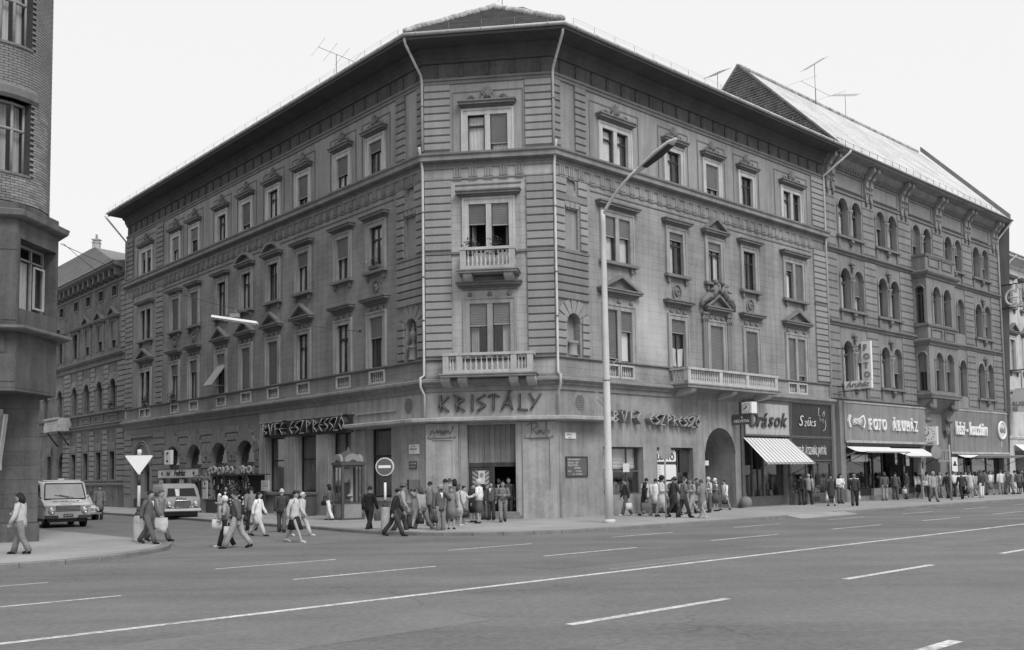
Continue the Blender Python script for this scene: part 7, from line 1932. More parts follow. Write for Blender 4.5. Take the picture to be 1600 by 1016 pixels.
# round-nosed minibus
t = thing('minibus', 'grey round-nosed minibus parked at the kerb before the barber', 'minibus', (-17.15, 50.0, -.12), rzv-.22)
prof = [(.12,.40),(.04,.55),(.0,.8),(.04,1.02),(.16,1.14),(.24,1.18),(.52,1.62),(.72,1.76),(1.0,1.83),(2.4,1.86),(3.9,1.82),(4.1,1.6),(4.15,.6),(4.0,.40)]
obj('body', shell(prof, 1.86, 1.7, taper=.2), 'van_grey', t)
obj('roof', shell([(.60,1.66),(.75,1.775),(1.0,1.845),(2.4,1.875),(3.85,1.84),(3.9,1.7)], 1.66, 1.2, taper=.1), 'van_pale', t)
m = MB(); m.add([(-.74,.245,1.20),(.74,.245,1.20),(.66,.50,1.60),(-.66,.50,1.60)], [(0,1,2,3)]); obj('windscreen', m, 'black', t)
m = MB()
for a, b in (((-.76,.24,1.18),(.76,.24,1.18)), ((.76,.24,1.18),(.68,.51,1.63)), ((.68,.51,1.63),(-.68,.51,1.63)), ((-.68,.51,1.63),(-.76,.24,1.18)), ((-.12,.235,1.18),(-.1,.50,1.63))): m.tube([a, b], .022, 5)
obj('windscreen_seal', m, 'van_pale', t); obj('painted_glare', MB().add([(-.3,.23,1.22),(-.14,.23,1.22),(-.13,.47,1.6),(-.32,.47,1.6)], [(0,1,2,3)]), 'paper', t)  # pale quad painted on the dark windscreen as sunlight
for s in (-1, 1):
    for y0, y1 in ((.72, 1.5), (1.6, 2.4), (2.5, 3.4)):
        m = MB(); m.add([(s*.915, y0, 1.2), (s*.915, y1, 1.2), (s*.875, y1, 1.58), (s*.875, y0+.1, 1.58)], [(0,1,2,3) if s < 0 else (3,2,1,0)]); obj('side_window', m, 'black', t)
    headlight(t, s*.66, -.02, .82, .12); wheel(t, s*.74, .8, .32, .2); wheel(t, s*.74, 3.2, .32, .2)
    obj('indicator', MB().prism([(s*.5-.06, .62), (s*.5+.06, .62), (s*.5, .74)], -.03, .02), 'lens', t)
pts = []
for cx, cz, a0 in ((.3, .74, -90), (.3, .9, 0), (-.3, .9, 90), (-.3, .74, 180)): pts += [(cx+.1*math.cos(R_(a0+30*k)), cz+.1*math.sin(R_(a0+30*k))) for k in range(4)]
g_ = obj('grille', MB().prism(pts, -.04, .05), 'metal_dark', t)
m = MB(); m.tube([(x, -.05, z) for x, z in pts+pts[:1]], .025, 5)
obj('grille_rim', m, 'chrome', g_)
for k in range(6): obj('grille_slat', cached('gsl2', lambda: MB().box(-.36, .36, -.052, -.04, 0, .018).mesh('grille_slat')), 'metal_grey', g_, T(0, 0, .68+.05*k))
obj('bumper', MB().box(-.9, .9, -.1, .04, .46, .58), 'sign_pale', t); obj('underbody', MB().box(-.8, .8, .2, 3.9, .2, .45), 'metal_dark', t)
obj('lettering', text_mesh('Röltex', .2, .006, shear=.3, bold=.008), 'lettering_dark', t, Matrix.Translation((-.35, .03, 1.02)) @ Matrix.Rotation(R_(-25), 4, 'X'))
# a small car mostly hidden behind the van, and a low trailer by the portal
t = thing('small_car', 'small white saloon car half hidden behind the pale van', 'car', (-22.5, 50.8, -.12), rzv)
prof = [(.0,.35),(.0,.62),(.1,.78),(1.1,.86),(1.6,1.32),(2.7,1.36),(3.2,.92),(3.9,.86),(3.95,.4)]
obj('body', shell(prof, 1.5, taper=.12), 'van_white', t)
m = MB(); m.add([(-.6,1.14,.9),(.6,1.14,.9),(.54,1.56,1.29),(-.54,1.56,1.29)], [(0,1,2,3)]); obj('windscreen', m, 'windscreen', t)
for s in (-1, 1):
    headlight(t, s*.55, -.02, .6, .09); wheel(t, s*.62, .7, .29, .16); wheel(t, s*.62, 3.1, .29, .16)
    m = MB(); m.add([(s*.735,1.35,.92),(s*.735,2.9,.92),(s*.7,2.6,1.3),(s*.7,1.7,1.3)], [(0,1,2,3) if s < 0 else (3,2,1,0)]); obj('side_window', m, 'black', t)
obj('grille', MB().box(-.4, .4, -.02, .02, .5, .64), 'metal_grey', t); obj('bumper', MB().box(-.74, .74, -.1, -.02, .32, .42), 'chrome', t)
t = thing('trailer', 'low dark trailer with a crate behind the triangular sign', 'trailer', (-19.7, 54.0, -.12), rzv)
obj('bed', MB().box(-.75, .75, 0, 2.2, .55, .65).box(-.75, -.7, 0, 2.2, .65, 1.05).box(.7, .75, 0, 2.2, .65, 1.05).box(-.75, .75, 0, .05, .65, 1.05), 'metal_dark', t); obj('load', MB().block(-.55, .55, .2, 1.6, .66, 1.4, .04), 'van_pale', t)
for s in (-1, 1): wheel(t, s*.82, 1.1, .3, .14)
PEOPLE = [
(-13.14, 25.75, 0.0, 1.68, 185, 'w', 'db', 0, ('l', 'd'), ('j', 5), ('t', 3), 0, 'long-haired smoker in pale jacket below the brick tower', []),
(-22.05, 51.36, -0.12, 1.84, 285, 's', 'dd', 0, ('s', 'd'), ('c', 3), ('t', 1), 0, 'man in long grey coat standing in the side street beside the pale van', []),
(-11.06, 29.2, 0.0, 1.69, 345, 'W', 'dd', 3, ('s', 'd'), ('j', 2), ('t', 2), 0, 'dark-haired man in dark suit striding past the triangular road sign', ['paper:L']),
(-11.18, 30.38, 0.0, 1.7, 345, 'W', 'dd', 3, ('s', 'm'), ('j', 3), ('t', 2), 0, 'fair man in grey jacket striding beside the dark-suited man', ['whitebag:R']),
(-8.62, 28.92, -0.12, 1.59, 190, 'w', 'bb', 0, ('f', 'p'), ('s', 4), ('t', 0), 1, 'woman in headscarf carrying a small child across the street', ['whitebag:L']),
(-8.15, 28.45, -0.12, 1.78, 185, 'W', 'dd', 0, ('s', 'd'), ('s', 2), ('t', 4), 0, 'man in dark grey sweater crossing with a white bag', ['whitebag:R']),
(-13.85, 46.47, 0.0, 1.64, 270, 's', 'bb', 0, ('s', 'd'), ('j', 0), ('t', 0), 0, 'flower seller in black behind the stall', []),
(-10.43, 38.41, -0.12, 1.79, 120, 'w', 'dd', 0, ('s', 'd'), ('j', 3), ('t', 1), 0, 'man in grey jacket seen from behind at the flower stall', ['handbag:L']),
(-9.12, 34.42, -0.12, 1.65, 350, 'W', 'dd', 0, ('l', 'd'), ('c', 6), ('t', 5), 0, 'woman in white coat hurrying past the flower stall', []),
(-8.82, 36.7, -0.12, 1.71, 100, 'w', 'dd', 0, ('s', 'p'), ('j', 1), ('t', 2), 0, 'grey-haired man in dark suit walking away near the wooden crate', []),
(-6.96, 30.66, -0.12, 1.74, 340, 'W', 'dd', 0, ('c', 'd'), ('j', 5), ('k', 0), 1, 'woman in pale short jacket and black pleated skirt crossing the street', []),
(-7.48, 34.04, -0.12, 1.63, 350, 'W', 'dd', 0, ('w', 'p'), ('j', 5), ('t', 5), 1, 'white-haired person in pale clothes behind the woman in black skirt', []),
(-8.4, 44.06, 0.0, 1.7, 150, 'w', 'bd', 0, ('l', 'd'), ('j', 2), ('t', 6), 0, 'long-haired woman in pale flared trousers walking to the telephone box', ['handbag:L']),
(-5.36, 35.84, -0.12, 1.77, 60, 'w', 'dd', 0, ('s', 'd'), ('j', 0), ('t', 0), 0, 'man in black suit with a briefcase seen from behind', ['briefcase:R']),
(-4.12, 33.25, -0.12, 1.74, 0, 'W', 'dd', 8, ('c', 'd'), ('j', 0), ('t', 1), 0, 'stooping man in flat cap and dark suit stepping off the kerb', []),
(-4.07, 34.72, -0.12, 1.85, 10, 'w', 'dd', 4, ('h', 'm'), ('j', 4), ('t', 1), 0, 'man in felt hat and pale jacket beside the stooping man', []),
(-3.89, 35.84, 0.0, 1.77, 20, 's', 'bf', 2, ('s', 'd'), ('c', 4), ('t', 2), 0, 'young man in long pale coat with a case on his shoulder', []),
(-3.32, 35.33, -0.12, 1.77, 150, 'W', 'dd', 6, ('l', 'm'), ('s', 4), ('t', 3), 0, 'long-haired youth in grey sweater with shoulder bag and wide stride', ['handbag:L']),
(-2.61, 34.37, -0.12, 1.79, 300, 's', 'fd', 0, ('b', 'd'), ('j', 2), ('t', 3), 0, 'balding bearded man in leather jacket and jeans at the kerb', ['handbag:R']),
(-2.26, 34.98, 0.0, 1.56, 280, 's', 'dd', 0, ('s', 'm'), ('c', 3), ('k', 3), 0, 'woman in grey belted coat facing the street beside the balding man', []),
(-2.75, 41.65, 0.0, 1.86, 80, 's', 'dd', 0, ('s', 'm'), ('s', 4), ('t', 3), 0, 'tall man in pale shirt by the pier left of the entrance', []),
(-2.49, 40.98, 0.0, 1.83, 100, 's', 'dd', 0, ('l', 'd'), ('j', 3), ('t', 2), 0, 'long-haired woman in dark jacket by the pier left of the entrance', []),
(-2.01, 38.65, 0.0, 1.55, 350, 's', 'rd', 0, ('s', 'd'), ('s', 5), ('k', 3), 1, 'short woman in pale cardigan with dark travelling bag reaching out', ['travelbag:R']),
(-1.72, 40.17, 0.0, 1.63, 330, 's', 'dd', 0, ('s', 'd'), ('c', 0), ('k', 0), 0, 'woman in black coat between the pale cardigans', []),
(-1.38, 38.98, 0.0, 1.77, 160, 's', 'bd', 0, ('B', 'p'), ('s', 6), ('k', 2), 0, 'blonde woman in white sweater and tight grey skirt seen from behind', []),
(-1.29, 42.4, 0.0, 1.58, 90, 's', 'dd', 0, ('l', 'd'), ('j', 1), ('t', 3), 0, 'dark-haired woman with a white carrier bag at the entrance', ['whitebag:R']),
(-0.44, 39.78, 0.0, 1.75, 275, 'w', 'bb', 0, ('s', 'd'), ('s', 'p'), ('t', 3), 0, 'man in checked shirt coming out of the entrance', []),
(-0.21, 43.34, 0.0, 1.86, 275, 's', 'dd', 0, ('s', 'd'), ('j', 1), ('t', 1), 0, 'dark man with bag in the doorway behind the checked shirt', ['handbag:L']),
(-0.66, 44.16, 0.0, 1.86, 265, 's', 'dd', 0, ('s', 'd'), ('j', 0), ('t', 0), 0, 'man in black inside the dark doorway', []),
(5.18, 44.23, 0.0, 1.74, 190, 'w', 'dd', 0, ('s', 'd'), ('j', 1), ('t', 2), 1, 'woman in dark jacket and white shoes with white bag by the lamp post', ['whitebag:L']),
(6.31, 45.63, 0.0, 1.76, 67, 'w', 'bd', -2, ('s', 'd'), ('j', 5), ('t', 4), 0, 'man in pale jacket looking into the coffee-house window', []),
(6.81, 46.09, 0.0, 1.72, 70, 'w', 'dd', -2, ('s', 'd'), ('c', 6), ('t', 3), 0, 'person in short white coat looking into the coffee-house window', []),
(5.96, 43.95, 0.0, 1.58, 20, 'w', 'dd', 3, ('l', 'd'), ('c', 0), ('k', 0), 0, 'old woman in black coat with a big brown case', ['suitcase:R']),
(7.9, 47.09, 0.0, 1.82, 88, 'w', 'dd', 6, ('w', 'p'), ('s', 4), ('t', 3), 0, 'tall person in white cap behind the woman with the case', []),
(7.97, 47.15, 0.0, 1.63, 52, 's', 'bd', 6, ('s', 'm'), ('s', 6), ('t', 3), 0, 'person in white sweater left of the lottery window', []),
(8.03, 47.21, 0.0, 1.67, 60, 's', 'dd', 6, ('l', 'd'), ('j', 1), ('t', 1), 0, 'long-haired woman in dark clothes at the lottery window', []),
(6.51, 42.38, 0.0, 1.84, 340, 'w', 'db', 0, ('B', 'd'), ('c', 5), ('k', 5), 0, 'woman with big dark hair in long pale coat beside the round sign', []),
(7.23, 43.5, 0.0, 1.83, 20, 'W', 'dd', 5, ('h', 'd'), ('c', 1), ('t', 0), 0, 'man in dark hat and overcoat striding before the lottery window', []),
(7.32, 41.45, 0.0, 1.8, 10, 'w', 'bb', 0, ('s', 'm'), ('j', 'p'), ('t', 1), 0, 'man in dark checked jacket with arms folded right of the round sign', []),
(8.4, 45.29, 0.0, 1.75, 200, 'W', 'bd', 0, ('l', 'm'), ('j', 4), ('t', 4), 0, 'curly-haired woman in pale flared trousers near the gateway', []),
(7.96, 40.61, 0.0, 1.68, 130, 'w', 'bd', 0, ('s', 'm'), ('c', 3), ('k', 4), 1, 'woman in tan coat with white shoulder bag seen from behind', ['shoulderbag:L']),
(9.45, 46.48, 0.0, 1.74, 189, 's', 'bd', 0, ('w', 'p'), ('j', 5), ('t', 2), 0, 'white-haired man in pale jacket holding a case at the gateway', ['suitcase:L']),
(10.87, 49.42, 0.0, 1.58, 205, 'w', 'dd', 0, ('s', 'd'), ('j', 6), ('k', 4), 0, 'woman in white cardigan walking past the gateway with small black bag', ['handbag:L']),
(16.45, 54.95, 0.0, 1.8, 94, 's', 'dd', 10, ('s', 'd'), ('j', 0), ('t', 1), 0, 'man in black leaning to the watch shop window', []),
(17.0, 55.45, 0.0, 1.86, 60, 'w', 'dd', -2, ('b', 'p'), ('j', 4), ('t', 1), 0, 'bald man in pale jacket and dark trousers at the watch shop window', []),
(17.39, 52.71, 0.0, 1.83, 85, 'w', 'dd', 0, ('s', 'd'), ('c', 1), ('k', 1), 0, 'woman in belted dark coat with white bag walking away on the pavement', ['whitebag:L']),
(19.55, 57.79, 0.0, 1.73, 292, 's', 'dd', 3, ('l', 'd'), ('j', 6), ('t', 6), 0, 'person in white half hidden beside the patterned blouse', []),
(19.22, 56.72, 0.0, 1.78, 290, 's', 'bb', 6, ('l', 'd'), ('s', 6), ('t', 2), 0, 'long-haired woman in pale patterned blouse facing the street', []),
(18.48, 52.2, 0.0, 1.81, 70, 'w', 'dd', 0, ('b', 'd'), ('j', 1), ('t', 1), 0, 'balding man in dark suit with white bag walking away', ['whitebag:R']),
(23.59, 61.17, 0.0, 1.84, 98, 's', 'dd', 3, ('l', 'm'), ('j', 2), ('t', 4), 0, 'woman in dark waistcoat at the photo shop window', []),
(25.87, 63.27, 0.0, 1.86, 142, 's', 'dd', 0, ('s', 'd'), ('j', 1), ('t', 2), 0, 'man in dark suit with flat white bag at the photo shop window', ['whitebag:L']),
(27.12, 64.41, 0.0, 1.86, 120, 'w', 'dd', 14, ('l', 'd'), ('s', 6), ('k', 0), 1, 'woman in white shawl and black skirt bending at the shop window', ['whitebag:R']),
(28.31, 65.51, 0.0, 1.83, 113, 's', 'db', 14, ('s', 'd'), ('s', 6), ('t', 2), 0, 'man in white shirt bending at the shop window', []),
(27.34, 64.62, 0.0, 1.72, 340, 'w', 'bb', 0, ('l', 'm'), ('s', 5), ('t', 3), 1, 'woman hugging a white parcel near the traffic pole', ['parcel:L']),
(29.66, 66.75, 0.0, 1.74, 70, 'w', 'dd', 0, ('l', 'm'), ('c', 4), ('k', 4), 1, 'woman in light summer dress near the traffic pole', []),
(25.16, 57.73, 0.0, 1.86, 275, 'w', 'dd', 0, ('w', 'p'), ('j', 4), ('t', 3), 0, 'man in pale open suit walking toward the kerb', ['handbag:L']),
(29.01, 65.53, 0.0, 1.83, 276, 's', 'db', -2, ('l', 'm'), ('j', 3), ('t', 3), 0, 'woman in grey behind the man in the open suit', []),
(31.08, 68.06, 0.0, 1.72, 265, 'w', 'dd', 0, ('s', 'd'), ('s', 6), ('k', 5), 1, 'woman in white blouse under the hat-shop plate', []),
(28.78, 63.78, 0.0, 1.79, 100, 'w', 'dd', 0, ('s', 'd'), ('j', 0), ('t', 1), 0, 'man in black jacket just left of the traffic pole', []),
(30.44, 66.58, 0.0, 1.82, 82, 's', 'dd', -2, ('s', 'm'), ('s', 6), ('t', 1), 0, 'man in white shirt just right of the traffic pole', []),
(28.85, 61.94, 0.0, 1.82, 80, 'W', 'dd', 0, ('s', 'd'), ('j', 1), ('t', 0), 0, 'man in dark jacket with bag striding away along the kerb', ['travelbag:R']),
(31.31, 65.99, 0.0, 1.8, 74, 's', 'dd', 3, ('s', 'm'), ('c', 5), ('k', 5), 0, 'stout woman in pale dress seen from behind', []),
(31.18, 64.11, 0.0, 1.8, 114, 's', 'dd', 3, ('s', 'm'), ('j', 1), ('t', 6), 1, 'person in black waistcoat and white trousers', []),
(34.5, 70.33, 0.0, 1.86, 114, 's', 'bd', 3, ('s', 'd'), ('j', 2), ('t', 2), 0, 'man in dark jacket by the last shop window', []),
(40.04, 76.29, 0.0, 1.86, 250, 'w', 'dd', 0, ('c', 'd'), ('j', 3), ('t', 3), 0, 'man in cap with plastic bag by the last shop window', ['whitebag:R']),
(36.2, 71.48, 0.0, 1.86, 86, 's', 'dd', 0, ('s', 'm'), ('j', 6), ('t', 4), 1, 'woman in white jacket near the right edge', []),
(36.68, 71.12, 0.0, 1.86, 200, 'w', 'dd', 0, ('s', 'm'), ('j', 3), ('t', 3), 0, 'man in grey overalls near the right edge', []),
(37.9, 72.73, 0.0, 1.84, 90, 'w', 'bd', -2, ('s', 'd'), ('c', 6), ('k', 6), 0, 'woman in long white coat near the right edge', []),
(40.34, 76.33, 0.0, 1.86, 234, 's', 'dd', 6, ('s', 'd'), ('j', 1), ('t', 1), 0, 'dark figure cut by the right edge of the picture', []),
(-3.25, 37.5, 0.0, 1.75, 60, 's', 'dd', 0, ('s', 'd'), ('j', 3), ('t', 2), 0, 'man in dark jacket behind the wide-striding youth', []),
(-2.78, 39.4, 0.0, 1.84, 90, 's', 'dd', 0, ('s', 'd'), ('s', 3), ('t', 2), 0, 'man in grey pullover behind the balding man', []),
(-2.11, 37.18, 0.0, 1.64, 40, 's', 'dd', 0, ('l', 'm'), ('c', 5), ('k', 5), 1, 'woman in pale raincoat between the grey coat and the cardigan', []),
(-0.95, 41.68, 0.0, 1.69, 250, 's', 'dd', 0, ('s', 'd'), ('j', 2), ('t', 1), 0, 'man in dark jacket by the doorway steps', []),
(7.14, 46.39, 0.0, 1.7, 55, 's', 'bb', 3, ('l', 'm'), ('j', 4), ('t', 3), 0, 'woman in grey jacket hard against the coffee-house window', []),
(7.33, 46.56, 0.0, 1.65, 92, 'w', 'bb', 0, ('h', 'd'), ('j', 2), ('t', 2), 0, 'man in dark hat near the coffee-house window', []),
(7.78, 46.98, 0.0, 1.72, 269, 's', 'bb', 6, ('s', 'd'), ('j', 2), ('t', 1), 0, 'man in dark jacket behind the round sign pole', []),
(7.96, 46.24, 0.0, 1.73, 88, 's', 'dd', -2, ('l', 'd'), ('c', 4), ('k', 4), 0, 'woman in grey coat between the hat and the checked jacket', []),
(8.76, 45.94, 0.0, 1.68, 285, 's', 'bb', -2, ('s', 'd'), ('j', 1), ('t', 1), 0, 'man in black before the gateway pier', []),
(10.04, 47.94, 0.0, 1.66, 302, 's', 'db', 0, ('f', 'p'), ('c', 2), ('k', 2), 0, 'woman in pale headscarf at the gateway', []),
(20.73, 58.54, 0.0, 1.8, 65, 'w', 'db', 0, ('s', 'd'), ('s', 6), ('t', 3), 0, 'boy in pale pullover at the photo shop corner', []),
(24.65, 62.15, 0.0, 1.82, 62, 's', 'dd', 5, ('s', 'd'), ('j', 2), ('t', 2), 0, 'man in dark coat peering into the camera window', []),
(28.11, 65.33, 0.0, 1.83, 99, 'w', 'db', 3, ('s', 'd'), ('j', 4), ('t', 2), 0, 'man in grey jacket between the dark suit and the shawl', []),
(29.52, 66.63, 0.0, 1.82, 280, 'w', 'dd', 0, ('s', 'd'), ('j', 2), ('t', 1), 0, 'man in dark jacket left of the parcel carrier', []),
(30.92, 67.9, 0.0, 1.81, 105, 's', 'dd', 3, ('s', 'd'), ('j', 1), ('t', 1), 0, 'man in black behind the open suit', []),
(31.42, 68.01, 0.0, 1.77, 297, 's', 'bd', 6, ('l', 'm'), ('c', 6), ('k', 6), 0, 'woman in pale dress right of the traffic pole', []),
(32.61, 69.38, 0.0, 1.8, 274, 's', 'dd', -2, ('s', 'd'), ('s', 6), ('t', 4), 0, 'youth in pale pullover before the far shop window', []),
(33.12, 69.01, 0.0, 1.79, 99, 'w', 'dd', -2, ('l', 'd'), ('j', 4), ('k', 3), 0, 'woman in grey jacket before the far shop window', []),
(35.62, 71.93, 0.0, 1.82, 270, 'w', 'dd', 0, ('l', 'm'), ('s', 6), ('k', 3), 0, 'woman in white blouse and grey skirt near the far end', []),
(37.38, 73.14, 0.0, 1.85, 119, 's', 'bd', 3, ('h', 'm'), ('j', 2), ('t', 2), 0, 'man in hat near the far end', []),
(38.1, 72.57, 0.0, 1.84, 93, 's', 'db', 3, ('l', 'd'), ('j', 2), ('k', 1), 0, 'woman in dark skirt near the far end', []),
]
# ================================================================= people
TMP = bpy.data.scenes.new('tmp_people')
def rotv(v, ax, ang): return Matrix.Rotation(ang, 3, ax) @ v
def pose_joints(H, pose, arms, lean, flip):
    """joint positions; the figure looks along -y"""
    st = {'s': .05, 'w': .3, 'W': .42}[pose]*(1 if flip else -1)
    J = {}
    drop = (1-math.cos(abs(st)))*.45*H*.9
    hip = Vector((0, 0, .53*H-drop)); J['hip'] = hip
    ln = R_(lean)+(.05 if pose != 's' else .015)
    def up(d): return hip+Vector((0, -math.sin(ln)*d, math.cos(ln)*d))
    J['waist'] = up(.10*H); J['chest'] = up(.22*H); J['neck'] = up(.305*H); J['chin'] = up(.345*H)+Vector((0, -.012*H, 0)); J['head'] = up(.40*H)+Vector((0, -.015*H, 0)); J['crown'] = up(.452*H)+Vector((0, -.006*H, 0))
    for s, nm in ((-1, 'R'), (1, 'L')):          # looking along -y the left side is +x
        a = st*s
        h = hip+Vector((s*.052*H, 0, -.01*H)); J['h'+nm] = h
        bend = .06 if a > 0 else .55*abs(st)+.04
        kn = h+Vector((s*.006*H, -math.sin(a+(.12 if a <= 0 else 0))*.245*H, -math.cos(a)*.245*H)); J['k'+nm] = kn
        b = a-bend
        an = kn+Vector((0, -math.sin(b)*.235*H, -math.cos(b)*.235*H)); an.z = max(an.z, .048*H); J['a'+nm] = an
        J['t'+nm] = an+Vector((s*.012*H, -.085*H, -.03*H if an.z < .07*H else -.06*H)); J['t'+nm].z = max(J['t'+nm].z, .016*H)
        sh = J['chest']+Vector((s*.108*H, -math.sin(ln)*.06*H, .055*H)); J['s'+nm] = sh
        c = arms[0] if nm == 'L' else arms[1]
        sw = -a*.75
        if c == 'd': e = sh+Vector((s*.03*H, -math.sin(sw)*.165*H+.012*H, -math.cos(sw)*.165*H)); w = e+Vector((s*.004*H, -math.sin(sw+.28)*.145*H, -math.cos(sw+.28)*.145*H))
        elif c == 'b': e = sh+Vector((s*.045*H, .01*H, -.16*H)); w = e+Vector((-s*.09*H, -.115*H, .01*H))
        elif c == 'f': e = sh+Vector((s*.07*H, -.07*H, -.13*H)); w = e+Vector((-s*.09*H, -.03*H, .125*H))
        elif c == 'r': e = sh+Vector((s*.03*H, -.10*H, -.12*H)); w = e+Vector((-s*.01*H, -.14*H, .035*H))
        J['e'+nm] = e; J['w'+nm] = w
        d = (w-e).normalized(); J['p'+nm] = w+d*.045*H; J['dir'+nm] = d
    # ground the lower foot
    low = min(J['tL'].z, J['tR'].z)-.012*H
    for k in J:
        if not k.startswith('dir'): J[k] = J[k]-Vector((0, 0, low))
    return J
def body_skeleton(J, H):
    V = []; E = []; Rr = []; idx = {}
    def v(n, p, r): idx[n] = len(V); V.append(tuple(p)); Rr.append(r if isinstance(r, tuple) else (r, r)); return idx[n]
    v('hip', J['hip'], (.085*H, .062*H)); v('waist', J['waist'], (.072*H, .055*H)); v('chest', J['chest'], (.088*H, .062*H)); v('neck', J['neck'], .03*H); v('throat', J['neck'].lerp(J['chin'], .55)+Vector((0, .008*H, 0)), .03*H); v('chin', J['chin']+Vector((0, -.004*H, 0)), (.042*H, .052*H)); v('head', J['head'], (.056*H, .07*H)); v('crown', J['crown'], (.044*H, .056*H))
    for a, b in (('hip', 'waist'), ('waist', 'chest'), ('chest', 'neck'), ('neck', 'throat'), ('throat', 'chin'), ('chin', 'head'), ('head', 'crown')): E.append((idx[a], idx[b]))
    for n in 'RL':
        v('h'+n, J['h'+n], .055*H); v('k'+n, J['k'+n], .034*H); v('a'+n, J['a'+n], .021*H); v('t'+n, J['t'+n], (.022*H, .014*H))
        v('s'+n, J['s'+n], .035*H); v('e'+n, J['e'+n], .024*H); v('w'+n, J['w'+n], .016*H); v('p'+n, J['p'+n], (.021*H, .012*H))
        for a, b in (('hip', 'h'+n), ('h'+n, 'k'+n), ('k'+n, 'a'+n), ('a'+n, 't'+n), ('chest', 's'+n), ('s'+n, 'e'+n), ('e'+n, 'w'+n), ('w'+n, 'p'+n)): E.append((idx[a], idx[b]))
    return V, E, Rr
def hand_mesh(m, J, H):
    """five fingers of unequal length rooted in each palm, thumb from the side"""
    for n, s in (('R', -1), ('L', 1)):
        p, d = J['p'+n], J['dir'+n]
        sd = d.cross(Vector((s*1.0, 0, 0.0))).normalized() if abs(d.x) < .9 else Vector((0, 1, 0))
        nr = sd.cross(d).normalized()
        for k, l in enumerate((.048, .054, .05, .04)):
            b = p+sd*((k-1.5)*.0105*H)-d*.006*H
            m.tube([b, b+d*l*.5*H, b+d*l*.85*H-nr*s*.012*H], [.0054*H, .005*H, .004*H], 5)
        b = p-d*.026*H-sd*.018*H
        m.tube([b, b-sd*.016*H+d*.014*H, b-sd*.02*H+d*.034*H], [.007*H, .006*H, .0045*H], 5)
def loft(m, rings, n=10):
    """rings: (centre, rx, ry) elliptical rings, closed at both ends"""
    V = []
    for c, rx, ry in rings:
        for k in range(n):
            a = 2*math.pi*k/n; V.append((c.x+rx*math.cos(a), c.y+ry*math.sin(a), c.z))
    F = [(i*n+k, i*n+(k+1)%n, (i+1)*n+(k+1)%n, (i+1)*n+k) for i in range(len(rings)-1) for k in range(n)]
    F += [tuple(range(n-1, -1, -1)), tuple((len(rings)-1)*n+k for k in range(n))]
    m.add(V, F, True)
